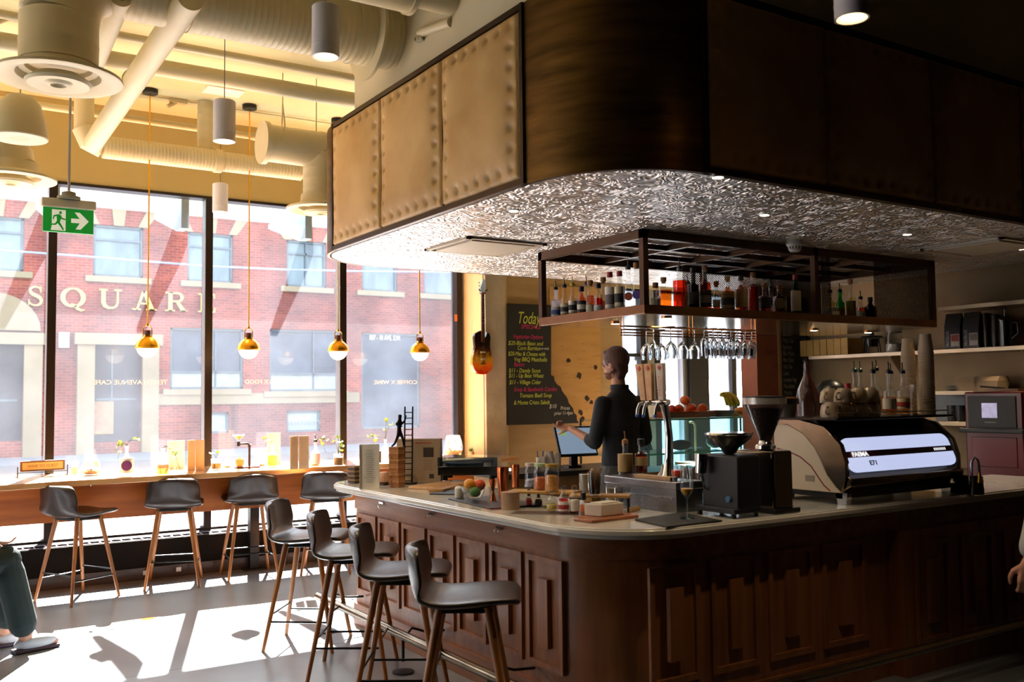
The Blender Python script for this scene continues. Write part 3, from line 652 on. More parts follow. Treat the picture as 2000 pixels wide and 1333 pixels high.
M().rod((0, -.18, .0), (-.02, .16, .05), .028, n=14).build('pipe', white_duct, t)
M().rod((0, -.18, 0), (0, -.18, .45), .004, n=6).build('hanger_rod', alu, t)
M().lathe([(.03, 0), (.03, .02), (.012, .03), (.012, .06)], (-.02, .17, .0), 14).build('sprinkler_head', chrome, t)
# right-hand duct with end cap, elbow and diffuser
t = thing('air_duct', 'pale duct with a capped end and drop elbow beside the leather canopy', 'duct', (0, 7.2, 0))
m = M(); m.tube([(2.36, 0, 3.50), (2.82, 0, 3.50)], .145, 28); m.build('duct_run', white_duct, t)
m = M(); m.tube([(2.33, 0, 3.50), (2.37, 0, 3.50)], .168, 28); m.build('end_cap', white_duct, t)
m = M(); m.tube([(2.80, 0, 3.50), (2.825, 0, 3.50), (2.83, 0, 3.47)], .15, 28); m.ball((2.825, 0, 3.50), .149, 20); spiral(m, (2.825, 0, 3.49), (2.825, 0, 3.08), .146, pitch=.07); m.build('drop', white_duct, t)
diffuser(t, (2.825, 0, 3.03), .28)
m = M(); m.tube([(2.44, -.148, 3.50), (2.48, -.11, 3.63), (2.50, 0, 3.83)], .006, 6).tube([(2.57, .148, 3.50), (2.53, .11, 3.63), (2.50, 0, 3.83)], .006, 6).rod((2.50, 0, 3.83), (2.50, 0, CEIL), .005, n=6).rod((2.78, 0, 3.65), (2.78, 0, CEIL), .005, n=6); m.build('hanger_strap', white_duct, t)
# left rear duct
t = thing('air_duct', 'pale duct drop with round diffuser at the left edge below the white speaker', 'duct', (0, 7.3, 0))
m = M(); m.tube([(-.6, 0, 3.30), (.45, 0, 3.30)], .15, 28); m.build('duct_run', white_duct, t)
m = M(); elbow(m, (.45, 0, 3.14), .15, .16, (0, 0, 1), (1, 0, 0)); m.tube([(.61, 0, 3.14), (.61, 0, 3.10)], .15, 28); m.build('elbow', white_duct, t)
diffuser(t, (.61, 0, 3.045), .29)
# slim duct along the window header with branch
t = thing('branch_duct', 'slim cream spiral duct hung along the wall above the windows', 'duct', (0, 8.2, 0))
m = M(); spiral(m, (1.34, 0, 3.56), (2.3, 0, 3.56), .092, pitch=.028); spiral(m, (2.3, 0, 3.56), (3.02, 0, 3.56), .085, pitch=.028); m.tube([(2.24, 0, 3.56), (2.30, 0, 3.56)], .102, 24); m.build('duct_run', white_duct, t)
m = M(); m.tube([(1.345, 0, 3.56), (1.24, 0, 3.60), (1.20, 0, 3.70)], .092, 24); spiral(m, (1.20, 0, 3.68), (1.20, 0, 3.98), .075, pitch=.1); m.build('elbow', white_duct, t)
m = M(); spiral(m, (2.175, .05, 3.63), (2.175, .05, 4.08), .066, pitch=.05); m.build('riser', white_duct, t)
# round pipes
def pipe(lab, pts, r, group=None, bands=(), n=16):
    t = thing('ceiling_pipe', lab, 'pipe', (0, 0, 0), 0, group); M().tube(pts, r, n).build('pipe', white_duct, t)
    m = M(); 
    for a, b in bands: m.tube([a, b], r+.006, n)
    if bands: m.build('joint_band', white_duct, t)
pipe('white pipe running diagonally from the big duct towards the window wall', [(1.24, 5.0, 3.61), (1.24, 8.02, 3.53)], .072, None, [((1.24, 6.43, 3.58), (1.24, 6.45, 3.58))], 24)
pipe('white pipe behind the big duct elbow near the round diffuser', [(.93, 5.2, 3.62), (.93, 6.1, 3.5)], .06, None, (), 20)
pipe('thick cream pipe crossing the ceiling in front of the pendant canopies', [(-1, 7.15, 3.93), (5.2, 7.1, 3.93)], .062, 'cream ceiling pipes')
pipe('thin cream conduit crossing the ceiling behind the big duct', [(-1, 6.72, 3.96), (5.2, 6.68, 3.96)], .028, 'cream ceiling pipes')
pipe('thin dark seam conduit tight under the ceiling', [(-1, 6.60, 4.05), (5.2, 6.56, 4.05)], .012, 'cream ceiling pipes')
pipe('thin cream sprinkler pipe ending beside the capped duct', [(-1, 8.38, 3.89), (2.66, 8.38, 3.87)], .03, 'cream ceiling pipes', [((2.62, 8.38, 3.87), (2.70, 8.38, 3.87))])
M_ = M()
# ceiling cable along the wall joint
pipe('thin dark cable running along the ceiling between pendant canopies', [(-1, 8.3, 4.06), (1.7, 8.28, 4.065), (2.53, 8.27, 4.06), (4.9, 8.25, 4.062)], .006, None, (), 6)
t = thing('sprinkler', 'small chrome sprinkler at the end of the thin cream pipe', 'sprinkler', (2.72, 8.38, 3.87)); M().ball((0, 0, 0), .035, 12).lathe([(.012, 0), (.012, -.05), (.03, -.055), (.03, -.06)], n=12).build('head', alu, t)
for px, py, yy, lab in ((348, 204, 8.3, 'small cream camera bracket on the ceiling right of the first pendant'), (20, 195, 7.0, 'small cream junction box on the ceiling at the far left')):
    p = ay(px, py, yy); z = min(p.z, CEIL-.03)
    t = thing('ceiling_box', lab, 'box', (p.x, yy, CEIL)); M().box((0, 0, -.02), (.14, .06, .035)).build('box', cream, t); M().rod((-.02, 0, -.03), (-.09, -.01, -.08), .018, n=10).build('arm', cream, t)
p = az(437, 175, CEIL); t = thing('ceiling_box', 'white square plate on the ceiling behind the middle spotlight', 'box', (p.x, p.y, CEIL)); M().box((0, 0, -.012), (.3, .2, .022)).build('plate', mat('white_plate', '#efe9df', .5), t)
p = az(430, 143, CEIL); t = thing('ceiling_box', 'dark round ceiling rose of the middle spotlight cable', 'box', (p.x, p.y, CEIL)); M().lathe([(.06, 0), (.06, -.03), (.0, -.03)], n=20).build('rose', blackmetal, t)
# ------------------------------------------------------------------ spotlights
spot_body = mat('spot_white', '#dedae0', .45, var=.02)
warm_em = mat('spot_glow', '#ffffff', .5, emis='#ffc477', es=9)
def make_spot():
    t = thing('cylinder_spotlight', 'x', 'spotlight')
    M().lathe([(.0, .25), (.058, .25), (.065, .243), (.065, .0), (.057, .0), (.05, .035), (.0, .04)], n=32).build('housing', spot_body, t)
    M().lathe([(.065, .05), (.0662, .052), (.0662, .056), (.065, .058)], n=32).build('seam_ring', spot_body, t)
    M().lathe([(.030, .012), (.050, .028)], n=32).build('reflector_glow', warm_em, t)
    return t
sp0 = make_spot(); KIDS_ = None
def place_spot(px, pyb, Y, lab, first=False):
    p = ay(px, pyb, Y); s = sp0 if first else dup(sp0); s.location = p; s['label'] = lab; s['group'] = 'hanging cylinder spotlights'
    M().rod((0, 0, .25), (0, 0, CEIL-p.z), .003, n=6).build('suspension_cable', alu, s)
    l = bpy.data.lights.new('spot_beam', 'SPOT'); l.energy = (18 if Y > 8 else 28) if px < 1000 else .5; l.spot_size = radians(80); l.spot_blend = .6; l.color = (1, .76, .48); l.shadow_soft_size = .03
    lo = bpy.data.objects.new('spot_beam', l); COL.objects.link(lo); lo.parent = s; lo.location = (0, 0, -.01)
place_spot(636, 112, 4.22, 'large white cylinder spotlight hanging beside the end of the big duct', True)
place_spot(438, 277, 5.65, 'white cylinder spotlight hanging in the middle of the duct area')
place_spot(430, 415, 8.2, 'white cylinder spotlight hanging lowest in front of the window header')
place_spot(1664, 37, 2.30, 'white cylinder spotlight at the top right in front of the dark leather canopy')
# ------------------------------------------------------------------ hanging speaker
p = ay(38, 270, 6.0)
t = thing('hanging_speaker', 'white bell shaped speaker hanging at the left edge', 'speaker', p)
M().lathe([(.0, .255), (.03, .254), (.07, .24), (.11, .19), (.135, .10), (.150, .0), (.145, -.005)], n=36).build('housing', white_duct, t)
M().lathe([(.0001, -.006), (.13, -.004), (.146, -.002)], n=36).build('grille', mat('speaker_grille', '#d9cdb4', .7, bump=.3, bs=300), t)
M().rod((0, 0, .25), (0, 0, CEIL-p.z), .004, n=6).build('suspension_cable', alu, t)
# ------------------------------------------------------------------ exit sign
a = ay(84, 404, 7.05); b = ay(182, 459, 7.05); W_ = b.x-a.x; H_ = a.z-b.z
t = thing('exit_sign', 'green running man exit sign with white arrow hanging from the ceiling', 'sign', ((a.x+b.x)/2, 7.05, b.z))
green = mat('sign_green', '#0b8f2c', .4, var=.03, emis='#0b8f2c', es=.25); sgw = mat('sign_white', '#e9ecdc', .5, var=.02, emis='#e9ecdc', es=.25)
M().bb((-W_/2, -.012, 0), (W_/2, .012, H_)).build('panel', green, t, bevel=.002)
M().bb((-W_/2-.012, -.035, H_), (W_/2+.012, .035, H_+.062)).build('housing', mat('sign_housing', '#b9b197', .5), t, bevel=.008)
M().lathe([(.075, 0), (.075, .02), (.045, .02), (.045, .05), (.015, .06)], (0, 0, H_+.062), 20).build('mount', mat('mount_grey', '#8b8672', .5), t)
M().rod((0, 0, H_+.12), (0, 0, CEIL-b.z), .009, n=10).build('stem', alu, t)
def sg(pts): return lambda m, q0=-.0145, q1=-.0125: m.prism([(-W_/2+u*W_, v*H_) for u, v in pts], q0, q1, lambda u, v, q: (u, q, v))
m = M(); sg([(.17, .92), (.44, .92), (.44, .06), (.15, .06), (.17, .25)])(m); sg([(.55, .42), (.72, .42), (.64, .16), (.74, .16), (.90, .52), (.72, .86), (.62, .86), (.72, .60), (.55, .60)])(m); m.build('arrow_and_door', sgw, t)
m = M()
mm = lambda pts: sg(pts)(m, -.0165, -.0145)
mm([(.335+.028*cos(k*pi/5), .80+.062*sin(k*pi/5)) for k in range(10)])
mm([(.26, .70), (.31, .74), (.36, .66), (.33, .42), (.27, .40)]); mm([(.27, .72), (.29, .66), (.22, .62), (.205, .50), (.185, .52), (.20, .67)]); mm([(.34, .68), (.36, .60), (.44, .55), (.435, .50), (.35, .54), (.32, .60)])
mm([(.27, .44), (.32, .42), (.37, .26), (.41, .10), (.385, .08), (.34, .22), (.28, .36)]); mm([(.27, .46), (.30, .40), (.25, .28), (.15, .26), (.145, .32), (.23, .34)]); m.build('running_figure', green, t)
# ------------------------------------------------------------------ brass pendants
glow = mat('opal_glass', '#fff3da', .3, emis='#fff0cf', es=1.6, var=0)
def make_pendant():
    t = thing('globe_pendant', 'x', 'pendant light')
    M().lathe([(.094, 0), (.0945, .006), (.098, .008), (.093, .03), (.082, .055), (.066, .076), (.046, .092), (.040, .096), (.040, .106), (.034, .110), (.026, .110)], n=36).build('brass_cap', brass, t)
    M().ball((0, 0, .006), .083, 28).build('globe', glow, t)
    M().lathe([(.026, .108), (.026, .15), (.0, .15)], n=18).build('wood_holder', mat('walnut_holder', '#5d2f14', .4), t)
    M().tube([(-.034, 0, .108), (-.034, 0, .15)]+[(-.034*cos(a), 0, .16+.030*sin(a)) for a in [pi*k/8 for k in range(9)]]+[(.034, 0, .15), (.034, 0, .108)], .0045, 8).build('loop_handle', brass, t)
    M().lathe([(.012, .185), (.012, .20), (.006, .21), (.006, CEIL-1.92)], n=10).build('rod', brass, t)
    M().lathe([(.0, 0), (.062, 0), (.062, .035), (.0, .035)], (0, 0, CEIL-1.957), 24).build('ceiling_rose', blackmetal, t)
    return t
pd0 = make_pendant()
for k, (px, lab) in enumerate(((288, 'leftmost brass globe pendant hanging over the window bar'), (485.5, 'second brass globe pendant from the left, right of the middle window mullion'), (660.5, 'third brass globe pendant, in front of the right mullion'), (820, 'rightmost brass globe pendant, beyond the leather canopy'))):
    p = ay(px, 671, 8.15); s = pd0 if k == 0 else dup(pd0); s.location = (p.x, 8.15, 1.921+.0*k); s['label'] = lab; s['group'] = 'brass globe pendants'
# dimming sun-lit window lettering, stuck on the glass and readable from the street
lt = mat('vinyl_white', '#f4f6fa', .6, emis=None)
def mirrored(body, pxl, pxr, py, size, nm):
    a = ay(pxl, py, 8.84); b = ay(pxr, py, 8.84)
    o = text(nm, body, size, lt, None, (b.x, 8.852, a.z-size*.35), (pi/2, 0, pi), .0005)
    w = o.dimensions.x or 1; bpy.context.view_layer.update(); w = max(o.dimensions.x, 1e-3); o.scale.x = (b.x-a.x)/w
    tag(o, 'white vinyl window lettering reading %s from the street' % body, 'window lettering', 'vinyl lettering on the windows')
mirrored('TENTH AVENUE CAFE', 184, 328, 747, .055, 'window_lettering')
mirrored('COCKTAILS X FOOD', 480, 590, 746, .055, 'window_lettering')
mirrored('COFFEE X WINE', 732, 816, 747, .055, 'window_lettering')
m_ = M().bb((5.0-.06, 8.79, 0), (5.0-.03, 8.795, .075)); m_.build('window_sticker', mat('orange_sticker', '#e0703a', .6), None, (0, -.0, ay(889, 628, 8.8).z)); tag(bpy.data.objects['window_sticker'], 'small orange sticker on the rightmost window frame', 'sticker')
# ------------------------------------------------------------------ hanging bottle cage
CX0, CX1, CY0, CY1, CZ0, CZ1 = 3.76, 6.70, 4.365, 5.49, 1.99, 2.503
cagem = mat('cage_bronze', '#4a3422', .38, .75, var=.15, vs=3)
shelfw = wood('cage_shelf_wood', '#6d4222', '#a06a3a', .35, 'Y', 1)
cg = thing('bottle_cage', 'open bronze frame bottle shelf hanging from the tin canopy', 'shelf', (CX0, CY0, CZ0))
w, d, h = CX1-CX0, CY1-CY0, CZ1-CZ0; k = .04
m = M(); m.bb((0, 0, 0), (w, d, .052)); m.build('shelf_board', [mat('bronze_shelf_edge', '#7d5330', .32, .6, var=.2, vs=4)], cg)
M().bb((.01, .01, -.004), (w-.01, d-.01, 0)).build('shelf_underside', mat('polished_underside', '#c7b8a0', .14, .9, var=.05), cg)
for x, y in ((0, 0), (0, d-k), (w-k, 0), (w-k, d-k), (1.55, 0), (1.55, d-k)): M().bb((x, y, .05), (x+k, y+k, h)).build('post', cagem, cg)
m = M(); m.bb((0, 0, h-.055), (w, k, h)).bb((0, d-k, h-.055), (w, d, h)).bb((0, k, h-.055), (k, d-k, h)).bb((w-k, k, h-.055), (w, d-k, h)).build('top_rail', cagem, cg)
for y in (d*.36, d*.68): M().bb((k, y, h-.04), (w-k, y+.03, h-.005)).build('long_bar', cagem, cg)
for x in (.55, 1.12, 1.68, 2.25): M().bb((x, k, h-.042), (x+.03, d-k, h-.004)).build('cross_bar', cagem, cg)
def mesh_mat():
    m = bpy.data.materials.new('perforated_metal'); m.use_nodes = True; n = m.node_tree.nodes; l = m.node_tree.links; b = n['Principled BSDF']
    b.inputs['Base Color'].default_value = rgb('#241a12'); b.inputs['Metallic'].default_value = .7; b.inputs['Roughness'].default_value = .45
    t = n.new('ShaderNodeTexCoord'); mp = n.new('ShaderNodeMapping'); mp.inputs['Rotation'].default_value = (0, radians(45), 0); l.new(t.outputs['Object'], mp.inputs[0])
    v = n.new('ShaderNodeVectorMath'); v.operation = 'MULTIPLY'; v.inputs[1].default_value = (75, 75, 75); l.new(mp.outputs[0], v.inputs[0])
    f = n.new('ShaderNodeVectorMath'); f.operation = 'FRACTION'; l.new(v.outputs[0], f.inputs[0]); s = n.new('ShaderNodeVectorMath'); s.operation = 'SUBTRACT'; s.inputs[1].default_value = (.5, .5, .5); l.new(f.outputs[0], s.inputs[0])
    sp = n.new('ShaderNodeSeparateXYZ'); l.new(s.outputs[0], sp.inputs[0]); c = n.new('ShaderNodeCombineXYZ'); l.new(sp.outputs[0], c.inputs[0]); l.new(sp.outputs[2], c.inputs[1])
    ln = n.new('ShaderNodeVectorMath'); ln.operation = 'LENGTH'; l.new(c.outputs[0], ln.inputs[0]); g = n.new('ShaderNodeMath'); g.operation = 'GREATER_THAN'; g.inputs[1].default_value = .36; l.new(ln.outputs['Value'], g.inputs[0]); l.new(g.outputs[0], b.inputs['Alpha'])
    return m
mm_ = mesh_mat()
M().bb((1.62, .005, .052), (1.72, .008, h-.055)).build('mesh_panel', mm_, cg)
M().bb((2.20, .005, .052), (w-k, .008, h-.055)).build('mesh_panel', mm_, cg)
M().bb((1.35, d-.02, .052), (w-k, d-.017, h-.055)).build('mesh_panel', mm_, cg)
# ------------------------------------------------------------------ bottles
def liquid(name, tint): return glass(name, tint, ior=1.34, refl=.6)
LQ = {'amber': liquid('amber_spirit', (.80, .28, .05)), 'red': liquid('red_amber_spirit', (.78, .12, .04)), 'orange': liquid('orange_liqueur', (.95, .45, .12)), 'dark': liquid('dark_rum', (.30, .07, .03)), 'water': liquid('clear_spirit', (.95, .97, .98)), 'yellow': liquid('yellow_liqueur', (.92, .80, .25)), 'green': liquid('green_liqueur', (.25, .65, .2)), 'syrup': liquid('golden_syrup', (.9, .55, .2))}
GL = {'clear': clear, 'green': glass('green_glass', (.15, .75, .25)), 'dark': glass('black_glass', (.04, .05, .05)), 'frost': glass('frosted_glass', (.9, .93, .95), dust=.35)}
LBW = mat('label_white', '#e6e1d6', .6); LBK = mat('label_black', '#191716', .6); LBT = mat('label_tan', '#b89a66', .6); LBC = mat('label_cream', '#d9cfae', .6); LBB = mat('label_blue', '#4558a0', .6); LBO = mat('label_orange', '#e0744a', .6); LBP = mat('label_purple', '#8b6ad0', .6); LBR = mat('label_red', '#a52a22', .6)
corkm = mat('cork', '#b98556', .8, var=.2, vs=60); capk = mat('cap_black', '#141414', .35); capr = mat('cap_red', '#b2242c', .35); capy = mat('cap_yellow', '#d9b92c', .35)
def bottle(loc, H, R, lab, group, neck=.014, sh=.60, liq='water', lvl=.5, gl='clear', label=LBW, lz=(.12, .42), stop='pour', cap=capk, square=False, neckl=.22, disc=None, name='liquor_bottle', text_=None, rz=None, lsec=None):
    t = thing(name, lab, 'bottle', loc, 0, group); n = 4 if square else 20
    bz = H*sh; nz = H*(1-neckl); pr = [(.0, .004), (R*.9, .0), (R, .006), (R, bz)]
    for i in range(1, 6): a = i/5; pr.append((R+(neck-R)*(sin(a*pi/2)**1.3 if not square else a**.8), bz+(nz-bz)*(1-cos(a*pi/2))*.9+ (nz-bz)*.1*a))
    pr += [(neck, H-.012), (neck*1.25, H-.010), (neck*1.25, H), (neck*.8, H)]
    q = Matrix.Rotation(pi/4, 3, 'Z') if square else None; f = 1.25 if square else 1
    prs = [(r*(f if r > neck*1.3 else 1), z) for r, z in pr]
    b = M().lathe(prs, n=n, q=q).build('glass_body', GL[gl], t, bevel=.006 if square else 0, ang=50)
    top = H*lvl; lp = [(.001, .008), (R*.9, .008)]
    for r, z in prs[2:]:
        if z < top: lp.append(((r-.003) if r > .012 else r*.8, max(z, .009)))
    # radius at the liquid surface
    for (r0, z0), (r1, z1) in zip(prs[2:], prs[3:]):
        if z0 <= top < z1: rr = r0+(r1-r0)*(top-z0)/(z1-z0)-.003; lp += [(rr, top), (.001, top)]; break
    M().lathe(lp, n=n, q=q).build('liquid', LQ[liq], t, ang=50)
    if label:
        M().lathe([(R*f+.0008, H*lz[0]), (R*f+.0014, H*lz[0]), (R*f+.0014, H*lz[1]), (R*f+.0008, H*lz[1])], n=n, q=q).build('label', label, t)
        if lsec: M().lathe([(R*f+.0018, H*(lz[0]+(lz[1]-lz[0])*.2)), (R*f+.0022, H*(lz[0]+(lz[1]-lz[0])*.2)), (R*f+.0022, H*(lz[0]+(lz[1]-lz[0])*.65)), (R*f+.0018, H*(lz[0]+(lz[1]-lz[0])*.65))], n=n, q=q).build('label_band', lsec, t)
    if disc:
        a = Vector((-loc[0], -loc[1], 0)).normalized(); c = Vector((0, 0, H*(lz[0]+lz[1])/2))+a*(R*.72); M().rod(c, c+a*(R*.34), R*.80, n=20).build('round_label', disc, t)
    if stop == 'cork': M().lathe([(.0, H-.01), (neck*.9, H-.01), (neck*.95, H+.002), (neck*1.35, H+.002), (neck*1.35, H+.028), (0, H+.028)], n=12).build('stopper', corkm, t)
    elif stop == 'cap': M().lathe([(neck*1.35, H-.03), (neck*1.35, H+.004), (0, H+.004)], n=12).build('cap', cap, t)
    elif stop == 'pour':
        M().lathe([(0, H), (neck*1.2, H), (neck*1.2, H+.018), (.006, H+.026)], n=10).tube([(0, 0, H+.02), (0, 0, H+.045), (-.008, -.004, H+.065)], .0035, 6).build('pour_spout', cap, t)
    return t
G1 = 'clear and coloured bottles on the left side of the hanging cage'; G2 = 'amber bottles on the long side of the hanging cage'; G3 = 'bottles at the dark right end of the hanging cage'
zs = CZ0+.053
def cl(px, x=3.87): p = ax(px, 600, x); return (x, p.y, zs)
def cf(px, y=4.50): p = ay(px, 600, y); return (p.x, y, zs)
bottle(cl(1086), .20, .032, 'frosted clear bottle with blue label and pourer, leftmost on the hanging cage', G1, liq='water', gl='frost', label=LBW, lsec=LBB, lz=(.05, .4), neckl=.3)
bottle(cl(1103), .205, .029, 'clear bottle with black skull label and pourer, second from left on the cage', G1, label=LBC, lsec=LBK, lz=(.1, .45), neckl=.3)
bottle(cl(1119), .205, .029, 'clear bottle with yellow neck and dark figure label, third from left on the cage', G1, label=LBW, lsec=LBK, lz=(.1, .5), cap=capy, neckl=.3)
bottle(cl(1136, 3.86), .185, .029, 'orange liqueur bottle with white skull label, left part of the cage', G1, liq='orange', lvl=.8, label=LBK, lsec=LBW, lz=(.1, .5), stop='cap')
bottle(cl(1146, 3.97), .215, .028, 'clear bottle with violet pourer behind the orange liqueur on the cage', G1, label=LBW, cap=mat('cap_violet', '#56406a', .4), neckl=.32)
bottle(cl(1153), .195, .028, 'pale orange bottle with wooden stopper on the left side of the cage', G1, liq='orange', lvl=.62, label=LBC, lz=(.06, .30), stop='cork', neck=.016)
bottle(cl(1169), .19, .030, 'red orange bottle with black cap on the left side of the cage', G1, liq='red', lvl=.5, label=LBW, lz=(.05, .25), stop='cap')
bottle(cl(1179, 3.95), .215, .026, 'slim pale bottle with wooden stopper behind the red orange one', G1, liq='amber', lvl=.4, label=None, stop='cork')
bottle(cl(1192), .25, .033, 'tall clear bottle with oval grey label and pink red cap on the cage', G1, label=LBW, lsec=mat('label_grey', '#77706c', .6), lz=(.05, .62), stop='cap', cap=capr, sh=.66)
bottle(cl(1211), .245, .033, 'tall clear bottle with dark painted label and red cap on the cage', G1, label=LBC, lsec=LBK, lz=(.08, .6), stop='cap', cap=capr, sh=.66)
bottle(cl(1228), .25, .033, 'clear bottle with round orange label and pourer on the cage', G1, label=None, disc=LBO, lz=(.1, .5), neckl=.25)
bottle(cl(1244), .255, .033, 'clear bottle with round purple label beside the cage front post', G1, label=None, disc=LBP, lz=(.1, .52), stop='cork')
bottle(cf(1281, 4.62), .17, .03, 'small clear bottle with cream label just right of the cage front post', G2, label=LBC, stop='cap', cap=corkm)
bottle(cf(1297, 4.47), .16, .050, 'squat amber bottle with cork stopper and black side label', G2, liq='amber', lvl=.66, label=None, stop='cork', sh=.72, disc=None)
bottle(cf(1329, 4.45), .245, .046, 'large amber decanter bottle with tall pourer on the cage', G2, liq='red', lvl=.70, label=None, stop='pour', neckl=.18, sh=.72)
bottle(cf(1355, 4.50), .265, .034, 'tall black glass bottle beside the amber decanter', G2, liq='dark', gl='dark', label=LBK, stop='cap', neckl=.35)
bottle(cf(1378, 4.48), .255, .038, 'red bottle with black label and gold stopper', G2, liq='red', lvl=.78, label=LBK, lz=(.08, .5), lsec=mat('label_pale_band', '#8c8880', .6), stop='cork', sh=.68)
bottle(cf(1400, 4.47), .16, .024, 'small clear bottle with cork stopper between two amber bottles', G2, liq='red', lvl=.3, label=LBC, stop='cork')
bottle(cf(1422, 4.48), .20, .042, 'round shouldered amber bottle with black and tan labels and cork', G2, liq='amber', lvl=.8, label=LBT, lsec=LBK, lz=(.08, .6), stop='cork', sh=.64)
bottle(cf(1448, 4.47), .235, .038, 'tall amber bottle with long tan label and black cap', G2, liq='amber', lvl=.75, label=LBT, lz=(.12, .62), stop='cap')
bottle(cf(1472, 4.47), .24, .036, 'bright red amber bottle with rounded shoulder beside the rear post', G2, liq='red', lvl=.78, label=None, stop='cork', sh=.7)
bottle(cf(1494, 4.48), .17, .040, 'squat bottle with dark oval label and dark stopper', G2, liq='red', lvl=.5, label=LBK, lz=(.2, .6), stop='cork', sh=.66)
bottle(cf(1523, 4.47), .165, .046, 'short wide dark amber bottle left of the green necked bottle', G2, liq='amber', lvl=.85, label=None, disc=LBT, lz=(.2, .6), stop='cork', sh=.7)
bottle(cf(1555, 4.46), .27, .033, 'green necked bottle with cream label and bright red cap', G2, liq='green', lvl=.8, gl='green', label=LBC, lz=(.08, .6), stop='cap', cap=capr, sh=.62)
bottle(cf(1344, 4.75), .2, .035, 'amber bottle in the second row behind the decanter', G2, liq='amber', lvl=.7, label=LBT)
bottle(cf(1506, 4.75), .21, .034, 'amber bottle in the second row behind the short wide one', G2, liq='amber', lvl=.7, label=LBC)
bottle(cf(1622, 4.60), .19, .034, 'pale yellow bottle at the left of the dark end of the cage', G3, liq='yellow', lvl=.8, label=LBC)
bottle(cf(1641, 4.60), .20, .032, 'green bottle with tan label at the dark end of the cage', G3, liq='green', lvl=.8, gl='green', label=LBT)
bottle(cf(1662, 4.58), .27, .034, 'tall yellow bottle with long pale neck at the dark end of the cage', G3, liq='yellow', lvl=.6, label=LBT, lz=(.1, .5), stop='cork', neckl=.4)
bottle(cf(1681, 4.62), .16, .034, 'small bottle with round pale label at the dark end of the cage', G3, liq='amber', lvl=.6, label=LBC)
bottle(cf(1700, 4.58), .17, .044, 'round dark jug bottle next to the perforated panel', G3, liq='dark', lvl=.8, gl='dark', label=None, stop='cap')
# price tags clipped to the dark end
p = cf(1636, 4.36); t = thing('price_card', 'small cream card standing on the cage edge below the dark bottles', 'card', (p[0], 4.375, zs)); M().box((0, 0, .012), (.07, .003, .024)).build('card', LBC, t)
# ------------------------------------------------------------------ hanging glass rack
br2 = mat('copper_rail', '#c07a3e', .2, 1, var=.05)
rk = thing('glass_rack', 'copper rail rack holding stemmed glasses upside down under the cage', 'rack', (0, 0, CZ0-.004))
rkY = [4.56, 4.80, 5.04, 5.26]
def gx(px, Y): return ay(px, 660, Y).x
for Y in rkY:
    x0, x1 = gx(1215, Y), gx(1472, Y); m = M()
    for dd in (-.018, .018): m.rod((x0, Y+dd, -.062), (x1, Y+dd, -.062), .0038, n=8)
    for x in (x0, (x0+x1)/2, x1): m.tube([(x, Y-.018, -.062), (x, Y-.018, 0)], .003, 6).tube([(x, Y+.018, -.062), (x, Y+.018, 0)], .003, 6)
    m.build('rail', br2, rk)
stem_g = solid_glass('crystal')
def hang_glass(kind):
    t = thing('wine_glass' if kind != 'flute' else 'champagne_flute', 'x', 'glass')
    P = {'wine': [(.034, .0), (.034, -.002), (.006, -.008), (.0035, -.02), (.0035, -.092), (.012, -.102), (.030, -.122), (.040, -.15), (.041, -.165), (.034, -.205), (.032, -.205), (.039, -.165), (.038, -.15), (.028, -.125), (.010, -.106), (.0, -.104)],
         'flute': [(.03, .0), (.03, -.002), (.005, -.008), (.0035, -.02), (.0035, -.055), (.012, -.065), (.024, -.085), (.026, -.11), (.024, -.185), (.022, -.185), (.024, -.11), (.022, -.088), (.010, -.070), (.0, -.068)],
         'small': [(.032, .0), (.032, -.002), (.005, -.008), (.0035, -.02), (.0035, -.07), (.014, -.080), (.030, -.10), (.034, -.12), (.030, -.165), (.028, -.165), (.032, -.12), (.028, -.102), (.012, -.084), (.0, -.082)]}[kind]
    M().lathe(P, n=20).build('glass', stem_g, t); return t
protos = {k_: hang_glass(k_) for k_ in ('wine', 'flute', 'small')}; used = set()
def hg(kind, px, Y, lab, grp):
    s = protos[kind] if kind not in used else dup(protos[kind]); used.add(kind); s.location = (gx(px, Y), Y, CZ0-.058); s['label'] = lab; s['group'] = grp
gw_ = 'large wine glasses hanging in the rack'; gf = 'flutes and small glasses hanging in the rack'
for i, (px, Y, l_) in enumerate(((1262, 4.80, 'leftmost large wine glass hanging in the rack, behind the tap handles'), (1276, 4.56, 'second large wine glass from the left in the hanging rack'), (1291, 4.80, 'third large wine glass from the left in the hanging rack'), (1310, 4.56, 'fourth large wine glass from the left in the hanging rack'), (1333, 4.56, 'fifth large wine glass from the left in the hanging rack'), (1356, 4.56, 'sixth and rightmost large wine glass in the hanging rack'))): hg('wine', px, Y, l_, gw_)
for i, px in enumerate((1375, 1393, 1410, 1427)): hg('flute', px, 4.56, ['first', 'second', 'third', 'fourth'][i]+' straight flute from the left in the front row of the rack', gf)
for i, px in enumerate((1440, 1455, 1468)): hg('small', px, 4.66 if i % 2 else 4.56, ['left', 'middle', 'right'][i]+' small stemmed glass at the right end of the front row of the rack', gf)
for Y in (4.80, 5.04, 5.26):
    for i, px in enumerate((1384, 1402, 1419, 1436, 1452, 1467)): hg('small', px, Y, 'small stemmed glass hanging in the crowded rear rows of the rack', gf)
